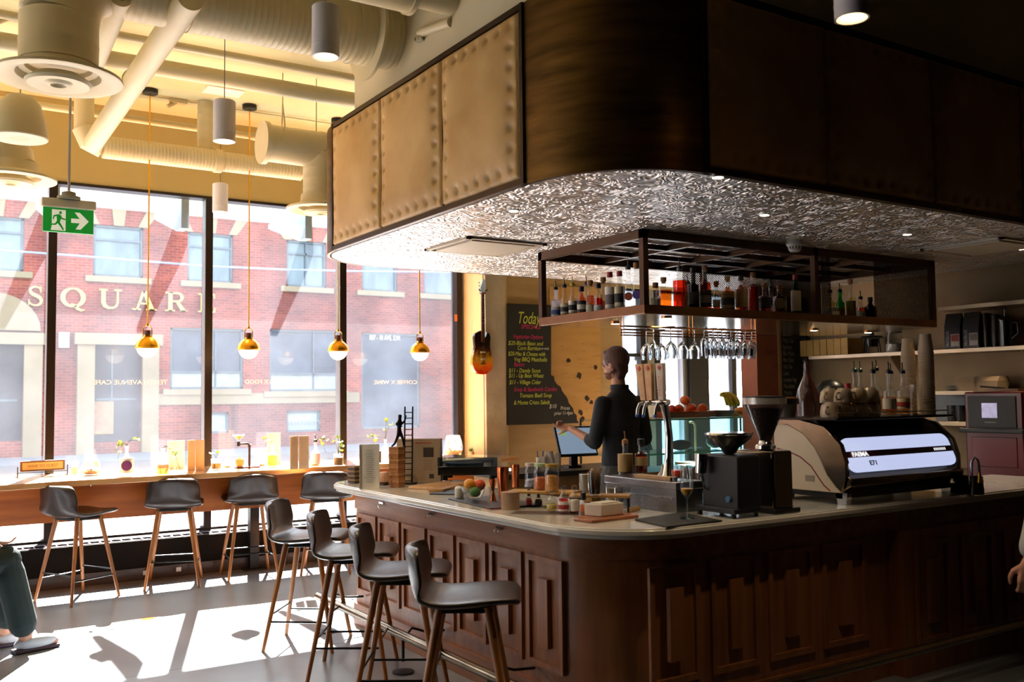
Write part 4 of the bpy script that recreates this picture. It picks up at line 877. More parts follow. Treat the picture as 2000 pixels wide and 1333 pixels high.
# pendants lit under the cage
for k_, (px, py, Y) in enumerate(((1202, 634, 5.0), (1302, 625, 4.5), (1695, 645, 4.9), (1590, 647, 4.9))):
    p = ay(px, py, Y); t = thing('puck_light', ['small round light under the left side of the bottle cage', 'small round light under the cage corner above the tap handles', 'small round light under the dark right end of the cage', 'small round light under the cage left of the salmon column'][k_], 'light', (p.x, Y, CZ0-.004))
    M().lathe([(.034, 0), (.034, -.010), (.028, -.010), (.0, -.008)], n=18).build('housing', br2, t); M().lathe([(.0, -.0105), (.027, -.0105)], n=18).build('glow', dl_em, t)
    l = bpy.data.lights.new('puck_beam', 'SPOT'); l.energy = 3 if k_ < 2 else 16; l.spot_size = radians(130); l.spot_blend = .5; l.color = (1, .76, .48); l.shadow_soft_size = .03
    lo = bpy.data.objects.new('puck_beam', l); COL.objects.link(lo); lo.parent = t; lo.location = (0, 0, -.02)
# ------------------------------------------------------------------ things on the island bar
Z = CT+.0005
def P0(px, py): p = az(px, py, CT); return (p.x, p.y, Z)
drk = mat('dark_wood', '#3a2416', .45, var=.2, vs=20); lightw = wood('maple', '#c08f5c', '#d9b183', .5, 'X'); coffeeb = mat('slate_black', '#1b1d22', .5, var=.1)
# coasters, menus, game tower
p = P0(694, 944); t = thing('coaster_stack', 'stack of dark wooden blocks with pale stripes at the far end of the bar', 'coasters', p, .3)
for i in range(8): M().box((0, 0, .0075+i*.0145), (.075, .075, .0138)).build('coaster', drk if i % 2 == 0 else mat('coaster_pale', '#8a6a44', .6), t, bevel=.002)
p = P0(722, 955); t = thing('folded_menu', 'tall white folded menu standing at the far end of the stone bar', 'menu', p, -.45)
m = M()
for i, a in enumerate((-.16, .0, .14)): m.box((0, .02*i-.02, .14), (.125, .003, .28), (0, 0, a))
m.box((-.062, 0, .14), (.003, .04, .28)); m.build('cover', paper, t)
ink = mat('menu_ink', '#77726c', .7); m = M()
for i in range(16): wd = .04+.035*random.random(); m.box((.0, -.0275, .245-.0135*i), (wd, .0008, .0022), (0, 0, -.16))
m.build('printed_lines', ink, t)
p = P0(750, 948); t = thing('candle_holder', 'round pale wooden candle ball on a small dark base', 'candle', p); M().lathe([(0, 0), (.036, 0), (.036, .018), (0, .018)], n=20).build('base', drk, t); M().lathe([(.0, .018), (.03, .02), (.042, .045), (.038, .07), (.025, .085), (.0, .088)], n=22).build('ball', mat('pale_wood_ball', '#bf9573', .5, var=.1), t)
p = P0(775, 952); t = thing('stacking_block_tower', 'tower of small wooden game blocks on the stone bar', 'game', p, radians(30))
for i in range(17):
    m = M()
    for j in (-1, 0, 1):
        if i % 2: m.box((j*.0245, random.uniform(-.002, .002), .0078+i*.0152), (.0240, .0755, .0146))
        else: m.box((random.uniform(-.002, .002), j*.0245, .0078+i*.0152), (.0755, .0240, .0146))
    m.build('block_layer', mat('game_block_%d' % (i % 3), ['#b98252', '#a8703f', '#c79467'][i % 3], .55, var=.12, vs=30), t, bevel=.001)
# ladder sculpture with climbing figure
p = P0(797, 946); t = thing('ladder_sculpture', 'black metal sculpture of a small figure climbing a thin ladder', 'sculpture', p, -.55)
bronzeb = mat('sculpture_black', '#140f10', .4, .4)
m = M(); HL = .515
for s in (-1, 1): m.rod((s*.026, 0, 0), (s*.026+.006, .02, HL), .0055, n=8)
for i in range(13): z = .02+i*.038; m.rod((-.026+.006*z/HL, .02*z/HL, z), (.026+.006*z/HL, .02*z/HL, z), .0035, n=6)
m.build('ladder', bronzeb, t); M().box((0, 0, .004), (.12, .09, .008)).build('base_plate', bronzeb, t)
def skin_body(name, joints, edges, mt, parent, sub=2, loc=(0, 0, 0), rz=0):
    me = bpy.data.meshes.new(name); me.from_pydata([Vector(j[:3]) for j in joints], edges, []); o = bpy.data.objects.new(name, me); COL.objects.link(o); me.materials.append(mt)
    md = o.modifiers.new('skin', 'SKIN'); md.use_smooth_shade = True
    for i, j in enumerate(joints):
        sv = me.skin_vertices[0].data[i]; r = j[3]; sv.radius = (r, r) if not isinstance(r, tuple) else r; sv.use_root = (i == 0)
    s = o.modifiers.new('sub', 'SUBSURF'); s.levels = s.render_levels = sub
    if parent: o.parent = parent
    o.location = loc; o.rotation_euler = (0, 0, rz); return o
z0 = .27
J = [(-.055, -.01, z0+.075, .017), (-.058, -.01, z0+.105, .014), (-.055, -.008, z0+.14, .019), (-.052, -.006, z0+.158, .009), (-.052, -.006, z0+.182, .015), (-.050, -.006, z0+.195, .012),
     (-.035, .0, z0+.135, .008), (-.02, .0, z0+.15, .007), (-.012, .0, z0+.19, .006), (-.075, -.02, z0+.13, .008), (-.06, -.01, z0+.11, .006), (-.035, -.0, z0+.115, .005),
     (-.038, .0, z0+.045, .010), (-.03, .0, z0+.01, .008), (-.028, .0, z0-.02, .006), (-.012, .0, z0-.026, .006), (-.068, -.02, z0+.04, .010), (-.085, -.025, z0+.0, .008), (-.105, -.03, z0-.018, .006), (-.10, -.03, z0-.03, .005)]
E_ = [(0, 1), (1, 2), (2, 3), (3, 4), (4, 5), (2, 6), (6, 7), (7, 8), (2, 9), (9, 10), (10, 11), (0, 12), (12, 13), (13, 14), (14, 15), (0, 16), (16, 17), (17, 18), (18, 19)]
skin_body('climbing_figure', J, E_, bronzeb, t, 2)
# printed card box
p = P0(820, 943); t = thing('menu_box', 'cream printed box with a dark photo square, standing on the bar', 'box', p, -.62)
M().box((0, 0, .148), (.30, .085, .296)).build('carton', mat('carton_cream', '#c3a98c', .6, var=.03), t, bevel=.003)
m = M(); m.box((.066, -.0435, .205), (.07, .001, .065)); m.slot(1).box((.085, -.0435, .045), (.03, .001, .03)); m.build('photo_print', [mat('photo_dark', '#4b4038', .5, var=.4, vs=80), mat('photo_dark2', '#3f3a38', .5)], t)
m = M()
for i in range(6): m.box((.062, -.0435, .155-.013*i), (.06, .001, .002))
for i in range(12): m.box((-.07, -.0435, .21-.015*i), (.10, .001, .002))
m.build('printed_lines', ink, t); M().box((.03, -.0435, .268), (.11, .001, .006)).build('red_heading', mat('red_ink', '#c0502c', .6), t)
# cutting boards
t = thing('serving_board', 'long pale wooden serving board on the bar', 'board', P0(868, 950), radians(25)); M().bb((-.25, -.10, 0), (.25, .10, .018)).build('board', lightw, t, bevel=.004)
t = thing('serving_board', 'thick wooden board with rounded end in front of the record player', 'board', P0(868, 958), radians(40)); M().prism([(-.14, -.05), (.12, -.05)]+arc(.12, 0, .05, -90, 90, 8)+[(-.14, .05)], 0, .02).build('board', wood('board_oak', '#a0703c', '#c28f56', .5, 'X'), t, bevel=.003)
# record player
p = Vector(P0(915, 944)); t = thing('record_player', 'black record player with clear smoked lid on the bar', 'record player', (3.27, 5.62, Z+.02), radians(-38)); W2, D2 = .40, .30
M().bb((-W2/2, -D2/2, .035), (W2/2, D2/2, .095)).build('plinth', mat('piano_black', '#0c0d10', .2, coat=.5), t, bevel=.004)
for sx in (-1, 1):
    for sy in (-1, 1): M().rod((sx*(W2/2-.04), sy*(D2/2-.04), .0), (sx*(W2/2-.04), sy*(D2/2-.04), .036), .022, n=16).build('foot', blackplast, t)
m = M(); m.bb((-W2/2, -D2/2, .097), (W2/2, -D2/2+.004, .15)).bb((-W2/2, D2/2-.004, .097), (W2/2, D2/2, .15)).bb((-W2/2, -D2/2, .097), (-W2/2+.004, D2/2, .15)).bb((W2/2-.004, -D2/2, .097), (W2/2, D2/2, .15)).bb((-W2/2, -D2/2, .15), (W2/2, D2/2, .154)).build('lid', glass('smoked_acrylic', (.55, .6, .6), dust=.06), t)
M().lathe([(.0, .097), (.13, .097), (.13, .112), (.0, .112)], (-.04, 0, 0), 32).build('platter', mat('platter_grey', '#2f3236', .3, .5), t); M().tube([(.14, .10, .12), (.14, -.02, .122), (.09, -.07, .118)], .004, 8).rod((.14, .10, .097), (.14, .10, .125), .012, n=12).build('tonearm', alu, t)
# mats and fruit bowl
t = thing('bar_mat', 'small black bar mat behind the fruit bowl', 'mat', P0(882, 963), radians(40)); M().bb((-.13, -.09, 0), (.13, .09, .006)).build('mat', coffeeb, t)
t = thing('slate_tray', 'black slate tray under the fruit bowl and copper shakers', 'tray', P0(945, 983), radians(-6)); M().bb((-.10, -.30, 0), (.20, .26, .008)).build('tray', coffeeb, t, bevel=.002)
bp_ = P0(919, 980); bc = (bp_[0]+.02, bp_[1]+.0, Z+.0085)
t = thing('fruit_bowl', 'clear glass bowl of citrus on the slate tray', 'bowl', bc); M().lathe([(.0, .004), (.03, .0), (.035, .006), (.058, .035), (.072, .075), (.069, .075), (.055, .037), (.033, .010), (.0, .008)], n=28).build('bowl', clear, t)
def fruit(loc, r, col, lab, name, cat='fruit'):
    t = thing(name, lab, cat, loc); M().ball((0, 0, 0), r, 20, (1, 1, .93)).build('fruit', mat('peel_'+col.strip('#'), col, .42, var=.12, vs=14, bump=.15, bs=260), t); M().lathe([(.0, r*.93), (.004, r*.93), (.003, r*.95), (0, r*.95)], n=6).build('stem_end', mat('stem_green', '#3c4a1c', .7), t); return t
fruit((bc[0]-.012, bc[1]+.022, bc[2]+.082), .034, '#e89a1e', 'yellow orange fruit at the left top of the glass bowl', 'orange_fruit')
fruit((bc[0]+.036, bc[1]-.004, bc[2]+.078), .034, '#e0582a', 'red orange fruit at the right of the glass bowl', 'orange_fruit')
fruit((bc[0]+.0, bc[1]-.016, bc[2]+.043), .032, '#4f8a22', 'green lime at the bottom of the glass bowl', 'lime_fruit')
t = thing('spice_jar', 'small white ceramic jar left of the glass fruit bowl', 'jar', P0(897, 975)); M().lathe([(0, 0), (.022, 0), (.026, .02), (.026, .06), (.018, .07), (0, .07)], n=18).build('jar', mat('white_ceramic', '#dcd6cf', .3), t)
copper = mat('copper', '#d97b4a', .22, 1, var=.08)
def shaker(px, py, H, R, lab, r2=None):
    t = thing('copper_shaker', lab, 'shaker', Vector(P0(px, py))+Vector((0, 0, .0085))); r2 = r2 or R*.8; M().lathe([(0, 0), (r2, 0), (r2, .004), (R, H*.86), (R, H*.88), (R*.98, H), (R*.9, H), (R*.9, H-.01), (0, H-.012)], n=26).build('cup', copper, t)
shaker(983, 978, .175, .034, 'tall copper cocktail shaker on the slate tray'); shaker(1007, 955, .14, .027, 'slimmer copper cup behind the tall shaker')
t = thing('copper_jigger', 'narrow waisted copper jigger on the slate tray', 'jigger', Vector(P0(963, 981))+Vector((0, 0, .0085))); M().lathe([(0, 0), (.018, 0), (.008, .045), (.006, .05), (.008, .055), (.022, .115), (.020, .115), (.005, .06), (0, .06)], n=20).build('jigger', copper, t)
t = thing('coaster_stack', 'round stack of tan cork coasters beside the slate tray', 'coasters', P0(997, 995)); M_ = mat('tan_coaster', '#a98a70', .7, var=.08)
for i in range(9): M().lathe([(0, i*.0098), (.047, i*.0098), (.048, i*.0098+.004), (.047, i*.0098+.0088), (0, i*.0098+.0088)], n=28).build('coaster', M_, t)
t = thing('red_coaster', 'single dark red coaster lying at the edge of the slate tray', 'coaster', P0(965, 994)); M().lathe([(0, 0), (.045, 0), (.045, .005), (0, .005)], n=26).build('disc', mat('red_leather', '#8f3a34', .5), t)
# riser shelves
riser = wood('bamboo_riser', '#b5853f', '#d6a65c', .45, 'X')
def riser_shelf(px, py, L, D, H, rz, lab):
    t = thing('riser_shelf', lab, 'shelf', P0(px, py), rz); M().bb((-L/2, -D/2, H-.012), (L/2, D/2, H)).build('top_board', riser, t, bevel=.002)
    for sx in (-1, 1):
        for sy in (-1, 1): M().box((sx*(L/2-.008), sy*(D/2-.008), (H-.012)/2), (.010, .010, H-.013)).build('leg', blackmetal, t)
    return t
r1 = riser_shelf(1062, 991, .36, .13, .085, radians(-50), 'low bamboo riser holding three glass jars'); r2_ = riser_shelf(1172, 1000, .30, .11, .085, radians(-42), 'low bamboo riser holding the glass of straws')
def on(px, py, dz=.0855): p = az(px, py, CT+dz); return (p.x, p.y, CT+dz+.0005)
def jar(loc, R, H, lab, body, lidm, cont, contm, name='glass_jar'):
    t = thing(name, lab, 'jar', loc); M().lathe([(0, .002), (R*.95, 0), (R, .006), (R, H*.78), (R*.86, H*.86), (R*.86, H)], n=22).build('glass_body', body, t)
    if contm: M().lathe([(0, .004), (R*.92, .004), (R*.93, H*cont), (R*.5, H*(cont+.06)), (0, H*cont)], n=18).build('contents', contm, t)
    if lidm: M().lathe([(0, H), (R*.9, H), (R*.92, H+.016), (0, H+.018)], n=22).build('lid', lidm, t)
    return t
jar(on(1037, 953), .033, .115, 'glass jar with white lid and blue label on the bamboo riser', clear, mat('lid_white', '#cfc9bf', .5), .35, mat('blue_packets', '#2d74c4', .6, var=.3, vs=60, col2='#e2e2e2'))
jar(on(1056, 957), .036, .12, 'rounded glass jar of dried orange slices with pale green lid', clear, mat('lid_pale_green', '#b7cfa6', .5), .5, mat('dried_slices', '#d0703a', .6, var=.3, vs=50))
jar(on(1078, 961), .037, .125, 'glass jar of golden candied fruit with yellow lid', clear, mat('lid_brassy', '#a98a2c', .4), .62, mat('candied', '#d99548', .55, var=.3, vs=60))
bottle(P0(1033, 990), .085, .015, 'small bitters bottle with red label standing under the bamboo riser', 'small bitters bottles', liq='red', label=LBR, stop='cap', name='bitters_bottle', neck=.006)
bottle(P0(1052, 990), .075, .018, 'tiny dark bitters bottle under the bamboo riser', 'small bitters bottles', liq='dark', label=LBK, stop='cap', name='bitters_bottle', neck=.006)
bottle(P0(1078, 1000), .10, .024, 'clear bitters bottle with yellow label in front of the riser', 'small bitters bottles', liq='yellow', lvl=.4, label=LBC, lz=(.15, .35), lsec=capy, stop='none', name='bitters_bottle', neck=.010)
bottle(P0(1101, 1004), .135, .024, 'bitters bottle of red liquid with white label', 'small bitters bottles', liq='red', lvl=.55, label=LBW, lz=(.1, .45), lsec=LBR, stop='none', name='bitters_bottle', neck=.010)
bottle(P0(1122, 1004), .135, .023, 'bitters bottle with white label right of the red one', 'small bitters bottles', liq='red', lvl=.2, label=LBW, lz=(.1, .5), stop='none', name='bitters_bottle', neck=.010)
bottle(P0(1140, 1010), .11, .023, 'small bottle of amber bitters beside the napkin tray', 'small bitters bottles', liq='orange', lvl=.5, label=None, stop='cap', name='bitters_bottle', neck=.010)
bottle(P0(1147, 985), .12, .022, 'small amber bitters bottle under the second riser', 'small bitters bottles', liq='amber', lvl=.5, label=LBT, stop='cap', name='bitters_bottle', neck=.010)
t = thing('drink_mat', 'long brown slatted bar mat under the bitters bottles', 'mat', P0(1095, 1003), radians(-48)); M().bb((-.24, -.07, -.0003), (.24, .06, .0002)).build('mat', mat('brown_mat', '#4f3a2d', .6), t)
def tumbler(loc, R, H, lab, fillm=None, fl=.5, name='glass_tumbler'):
    t = thing(name, lab, 'glass', loc); M().lathe([(0, .0), (R*.85, 0), (R, H), (R*.94, H), (R*.8, .008), (0, .008)], n=22).build('glass', stem_g if fillm is None else clear, t)
    if fillm: M().lathe([(0, .009), (R*.78, .009), (R*(.80+.12*fl), H*fl), (0, H*fl)], n=18).build('contents', fillm, t)
    return t
straw = mat('paper_straw', '#d3b9a0', .7, var=.3, vs=90)
t = tumbler(on(1162, 968), .036, .11, 'glass packed with pale wooden stir sticks on the second riser', None)
m = M()
for i in range(40): a = random.random()*6.28; r = .03*math.sqrt(random.random()); m.rod((r*.8*cos(a), r*.8*sin(a), .009), (r*1.05*cos(a), r*1.05*sin(a), .12+.012*random.random()), .0022, n=5)
so_ = m.build('stir_sticks', straw, t); so_['kind'] = 'stuff'
tumbler(on(1143, 962), .032, .095, 'glass with folded white napkins behind the stir sticks', mat('napkin_white', '#e0d6cc', .8), .95)
tumbler(P0(1196, 988), .032, .10, 'tumbler with a frothy pale top right of the stir sticks', mat('froth', '#cdbb9c', .8, col2='#3f3228', vs=12), .9); tumbler(P0(1213, 992), .033, .10, 'empty clear tumbler beside the steel ice bin')
t = thing('wooden_tray', 'reddish wooden tray holding the white napkin box', 'tray', P0(1183, 1014), radians(8)); rw = wood('red_tray', '#8a4a22', '#a9612f', .35, 'X')
m = M(); m.prism([(-.16, -.07), (.13, -.09), (.16, -.05), (.16, .07), (-.13, .08), (-.16, .05)], 0, .014); m.build('tray', rw, t, bevel=.004)
t = thing('napkin_box', 'white folded card box on the reddish wooden tray', 'box', Vector(P0(1182, 1012))+Vector((0, 0, .0145)), radians(8)); m = M(); m.prism([(-.075, -.05), (.075, -.05), (.088, .05), (-.088, .05)], 0, .055); m.build('box', mat('card_white', '#d6c9bb', .7), t, bevel=.004); M().box((0, 0, .058), (.12, .07, .005)).build('napkins', mat('napkin_white', '#e0d6cc', .8), t)
t = thing('bread_slice', 'pale curved peel of melon rind beside the black mat', 'food', P0(1240, 1000), .4); m = M(); m.prism([(-.07, 0)]+[(.07*cos(radians(a))*-1, .035*sin(radians(a))) for a in range(20, 161, 20)]+[(.07, 0)], 0, .02); m.build('rind', mat('rind', '#c9a06a', .6, var=.15), t, bevel=.006)
t = thing('bar_mat', 'large black rubber bar mat under the champagne flute', 'mat', (0, 0, Z)); q = [P0(*c_) for c_ in ((1240, 1018), (1338, 1038), (1437, 1024), (1330, 1004))]; q = [(x, max(y, 3.135)) for x, y, _ in q]
M().prism(q, 0, .008).build('mat', mat('rubber_black', '#101114', .6), t, bevel=.002)
p = P0(1343, 1018); t = thing('champagne_flute', 'tall champagne flute with a little orange drink on the black mat', 'glass', (p[0], p[1], Z+.0085))
M().lathe([(.033, 0), (.033, .002), (.006, .006), (.0035, .015), (.0035, .095), (.012, .105), (.028, .125), (.030, .15), (.026, .25), (.0245, .25), (.0285, .15), (.026, .127), (.010, .109), (0, .107)], n=26).build('glass', clear, t)
M().lathe([(0, .109), (.010, .110), (.026, .128), (.0275, .138), (0, .138)], n=22).build('drink', mat('mimosa', '#f0a818', .3), t)
# steel ice bin
sx0, sx1, sy0, sy1 = 3.195, 3.37, 3.50, 4.05
t = thing('ice_bin', 'brushed steel ice bin rising at the inner edge of the bar', 'ice bin', (sx0, sy0, 0)); M().bb((0, 0, .70), (sx1-sx0, sy1-sy0, 1.03)).build('bin', steel, t); M().bb((-.006, -.006, 1.03), (sx1-sx0+.006, sy1-sy0+.006, 1.068)).build('rim', steel, t, bevel=.004)
M().bb((-.008, .02, .985), (-.0, sy1-sy0-.03, .992)).build('seam_lip', chrome, t)
def on2(px, py, x=None): 
    p = az(px, py, 1.068)
    return p
def top_at(px, X): d = ax(px, 930, X); return (X, d.y, 1.0685)
bottle(top_at(1222, 3.33), .165, .040, 'small whiskey bottle with tan label and pourer on the steel ice bin', 'spirit bottles on the ice bin', liq='red', lvl=.62, label=LBT, lz=(.08, .66), neckl=.34, cap=corkm, sh=.58)
bottle(top_at(1253, 3.40), .185, .034, 'taller whiskey bottle with cream label and black cap on the steel ice bin', 'spirit bottles on the ice bin', liq='red', lvl=.66, label=LBT, lz=(.25, .5), stop='cap', neckl=.34)
p = top_at(1305, 3.31); t = thing('beer_tap', 'chrome beer tap column with wooden and white tap handles', 'beer tap', p)
M().tube([(0, 0, 0), (0, 0, .02), (.010, .0, .12), (.012, .0, .21), (.004, .0, .29), (-.01, 0, .35), (-.018, .0, .385)], [.045, .028, .022, .020, .019, .020, .024], 24).build('column', chrome, t)
M().tube([(-.018, -.035, .39), (-.018, .15, .39)], .016, 16).build('manifold', chrome, t)
hw_ = [lightw, lightw, mat('handle_white', '#d3c3b5', .5)]
for i, (yy, tl) in enumerate(((.14, .03), (.09, .0), (.0, -.0))):
    f = M(); f.rod((-.018, yy, .39), (-.06, yy, .38), .011, n=12).tube([(-.06, yy, .383), (-.075, yy, .355), (-.08, yy, .325)], .008, 10); f.build('faucet', chrome, t)
    M().ball((-.08, yy, .32), .010, 10).build('spout_plug', mat('blue_plug', '#1d54b8', .4), t)
    h_ = M(); a = Vector((-.03, yy, .40)); b = a+Vector((tl*.3-.01, tl, .19)); h_.prism([(-.020, -.011), (.020, -.011), (.024, .011), (-.024, .011)], 0, 1, lambda u, v, q, a=a, b=b: a+(b-a)*q+Vector((v*.8, u*(1+q*.4), 0))); ho = h_.build('tap_handle', hw_[0 if i < 2 else 2], t, bevel=.002)
    c = b+(a-b)*.12; M().box(c+Vector((-.011, -.004, 0)), (.004, .018, .018), (radians(45), 0, 0)).build('handle_mark', mat('red_diamond', '#c0342c', .5), ho)
    if i == 2: 
        tx = text('handle_lettering', 'DANDY', .030, mat('copper_letter', '#b5683c', .5), ho, (c.x-.016, c.y-.016, a.z+.02), (0, 0, 0), .0005)
        tx.rotation_euler = Matrix(((0, 0, -1), (0, -1, 0), (-1, 0, 0))).transposed().to_euler() if False else Euler((pi/2, -pi/2, -pi/2)); 
p = top_at(1325, 3.40); t = thing('rocks_glass', 'rocks glass with a red orange drink beside the tap column', 'glass', (3.25, 3.545, 1.0685)); M().lathe([(0, 0), (.026, 0), (.034, .045), (.032, .06), (.030, .06), (.032, .045), (.024, .006), (0, .006)], n=22).build('glass', clear, t); M().lathe([(0, .025), (.028, .025), (.0325, .045), (.031, .055), (0, .055)], n=20).build('drink', mat('negroni', '#d8481a', .3), t)
t = thing('wood_block', 'pale wooden strip lying on the steel ice bin under the bottles', 'board', (3.26, 3.74, 1.0685), 0); M().bb((-.03, -.16, 0), (.02, .12, .016)).build('strip', lightw, t)
# tumblers upside down behind the bin
tr = thing('steel_drainer', 'steel drainer shelf behind the bar carrying rows of glasses', 'shelf', (4.15, 4.15, 0)); M().bb((-.34, -.25, .86), (.42, .25, .885)).build('shelf', steel, tr)
for sx in (-.3, .38): M().bb((sx-.02, -.2, 0), (sx+.02, .2, .86)).build('leg', steel, tr)
tum = None
for row in range(2):
    for i in range(7):
        for j in range(3):
            x = 3.87+i*.085; y = 3.97+j*.11; z = .886+row*.098
            if tum is None: tum = tumbler((x, y, z), .036, .092, 'x'); s = tum
            else: s = dup(tum); s.location = (x, y, z)
            s['label'] = 'clear tumbler packed in the rows of glasses behind the steel ice bin'; s['group'] = 'tumblers behind the ice bin'
# ------------------------------------------------------------------ espresso machine and grinders
mx0, my0, mw, md_ = 4.06, 3.19, 1.00, .46
t = thing('espresso_machine', 'large cream and chrome espresso machine with lit white badge panel on the bar', 'espresso machine', (mx0, my0, Z))
creamp = mat('cream_enamel', '#d8cbb5', .25, coat=.4, var=.03); bz_ = mat('warm_chrome', '#8b7a66', .16, 1, var=.05); dkp = mat('machine_dark', '#1a1512', .3, .3)
side = [(.46, .06), (.46, .40), (.44, .415), (.36, .405), (.26, .36), (.185, .29), (.145, .22), (.11, .15), (.055, .09), (.02, .062)]
def sp(m, pts, x0, x1): m.prism(pts, x0, x1, lambda u, v, q: (q, u, v))
m = M(); sp(m, side, 0, .022); m.build('side_panel', creamp, t, bevel=.004)
m = M(); sp(m, side, mw-.022, mw); m.build('side_panel', creamp, t, bevel=.004)
line = [(.44, .275), (.36, .262), (.28, .235), (.21, .19), (.165, .135), (.13, .095), (.09, .068)]
m = M()
for a, b in zip(line, line[1:]):
    d = Vector((b[0]-a[0], b[1]-a[1])).normalized(); nn = Vector((-d.y, d.x))*.0035; sp(m, [(a[0]+nn.x, a[1]+nn.y), (b[0]+nn.x, b[1]+nn.y), (b[0]-nn.x, b[1]-nn.y), (a[0]-nn.x, a[1]-nn.y)], -.0012, .0)
m.build('red_stripe', mat('stripe_red', '#7d1822', .4), t)
M().box((-.001, .22, .125), (.002, .06, .032)).build('rating_plate', mat('plate_grey', '#8c8474', .5), t)
# chrome wing frames outside the cream sides, body and sloping faces
wing = [(.46, .40), (.46, .435), (.30, .44), (.12, .40), (.02, .31), (-.01, .22), (-.01, .14), (.02, .062), (.055, .09), (.11, .15), (.145, .22), (.185, .29), (.26, .36), (.36, .405)]
for a_ in (.0, mw-.03): m = M(); sp(m, wing, a_, a_+.03); m.build('chrome_wing', bz_, t, bevel=.004)
m = M(); sp(m, [(.46, .06), (.46, .43), (.20, .43), (.10, .37), (.06, .30), (-.0, .15), (.03, .07)], .03, mw-.03); m.build('body', dkp, t)
m = M(); sp(m, [(.03, .065), (.05, .06), (.10, .15), (.0, .155), (-.035, .135), (-.03, .10)], .012, mw-.012); m.build('front_apron', bz_, t, bevel=.006)
lit = mat('lit_panel', '#dfe6f8', .3, emis='#c3cdf2', es=.66, var=0)
def pan(m, pts, q0, q1):   # panel plane leaning back: u along x, v up the slope
    a = Vector((0, -.018, .165)); b = Vector((0, .055, .335)); d = (b-a); nrm = Vector((0, -d.z, d.y)).normalized()
    m.prism(pts, q0, q1, lambda u, v, q: a+d*v+Vector((u, 0, 0))+nrm*q)
u0, u1 = .02, .945
def rr(x0, y0, x1, y1, rx, ry, n=5):
    o = []
    for cx, cy_, a0 in ((x1-rx, y1-ry, 0), (x0+rx, y1-ry, 90), (x0+rx, y0+ry, 180), (x1-rx, y0+ry, 270)): o += [(cx+rx*cos(radians(a0+90*i/n)), cy_+ry*sin(radians(a0+90*i/n))) for i in range(n+1)]
    return o
m = M(); pan(m, rr(u0, 0, u1, 1, .06, .26), 0, .012); m.build('badge_panel', lit, t)
m = M(); pan(m, [(u0, .42), (u1-.0, .42), (u1-.0, .60), (u0, .60)], .0122, .0135); m.build('maroon_band', mat('maroon', '#6a1c34', .35), t)
slope = math.atan2(.17, .073)
text('machine_lettering', 'FAEMA', .032, mat('letter_bright', '#f4f4ff', .4, emis='#ffffff', es=.6), t, (u0+.055, .006-.0125-.002, .165+.17*.45), (slope, 0, 0), .0005, bold=.0015, sx=1.3).location = Vector((u0+.05, -.018+.073*.445-.0148, .165+.17*.445+.0064))
text('machine_lettering', 'E71', .034, mat('letter_dark', '#22243a', .4), t, Vector((u0+.165, -.018+.073*.17-.0130, .165+.17*.17+.0056)), (slope, 0, 0), .0005, bold=.001, sx=1.3)
m = M()
for i in range(7): pan(m, [(u1-.17+i*.016, .47), (u1-.160+i*.016, .47), (u1-.160+i*.016, .55), (u1-.17+i*.016, .55)], .0137, .0142)
m.build('band_marks', MC['letter_bright'], t)
m = M(); m.bb((-.01, .03, .432), (mw+.01, .46, .446)); m.build('cup_tray', mat('tray_dark', '#2a211b', .3, .7), t, bevel=.003)
m = M(); m.tube([(0, .03, .47), (mw, .03, .47)], .004, 8).rod((.0, .03, .445), (0, .03, .472), .004, n=6).rod((mw, .03, .445), (mw, .03, .472), .004, n=6).build('cup_rail', chrome, t)
for sx in (.05, mw-.05):
    for sy in (.05, .42): m = M(); m.prism([(-.03, 0), (.02, 0), (.035, .06), (-.04, .06)], -.02, .02, lambda u, v, q, sx=sx, sy=sy: (sx+q, sy+u*(1 if sy > .2 else 1), v)); m.build('foot', chrome, t)
M().bb((.03, .04, .03), (mw-.03, .44, .062)).build('base_pan', dkp, t)
tt = my0
# cups on the machine
cupm = mat('cup_cream', '#b7a58c', .35, coat=.3, var=.04)
def make_cup():
    t = thing('coffee_cup', 'x', 'cup'); M().lathe([(.050, 0), (.051, .002), (.051, .025), (.044, .060), (.030, .076), (.027, .080), (0, .080)], n=24).build('cup_body', cupm, t)
    M().tube([(.048, 0, .020), (.070, 0, .018), (.080, 0, .036), (.070, 0, .054), (.044, 0, .056)], .0055, 8).build('handle', cupm, t); return t
cup0 = make_cup(); TZ = Z+.4465
fc = True
for i, (x, y, k, rz, lab) in enumerate(((.06, .12, 0, 200, 'single cream cup lowest at the left end of the machine top'), (.165, .12, 0, 190, 'lower cream cup with handle to the left, second column on the machine'), (.165, .12, 1, 190, 'upper cream cup of the second column, handle to the left'), (.275, .11, 0, 185, 'lower cream cup of the third column on the machine'), (.275, .11, 1, 190, 'upper cream cup of the third column on the machine'), (.385, .12, 0, 20, 'lower cream cup of the fourth column beside the syrup bottles'), (.385, .12, 1, 30, 'upper cream cup of the fourth column beside the syrup bottles'), (.20, .24, 0, 200, 'lower cream cup in the row behind'), (.20, .24, 1, 200, 'upper cream cup in the row behind'), (.32, .24, 0, 180, 'cream cup at the back of the machine top behind the columns'))):
    s = cup0 if fc else dup(cup0); fc = False; s.location = (mx0+x, my0+y, TZ+.0005+k*.074); s.rotation_euler = (0, 0, radians(rz)); s['label'] = lab; s['group'] = 'cream cups on the espresso machine'
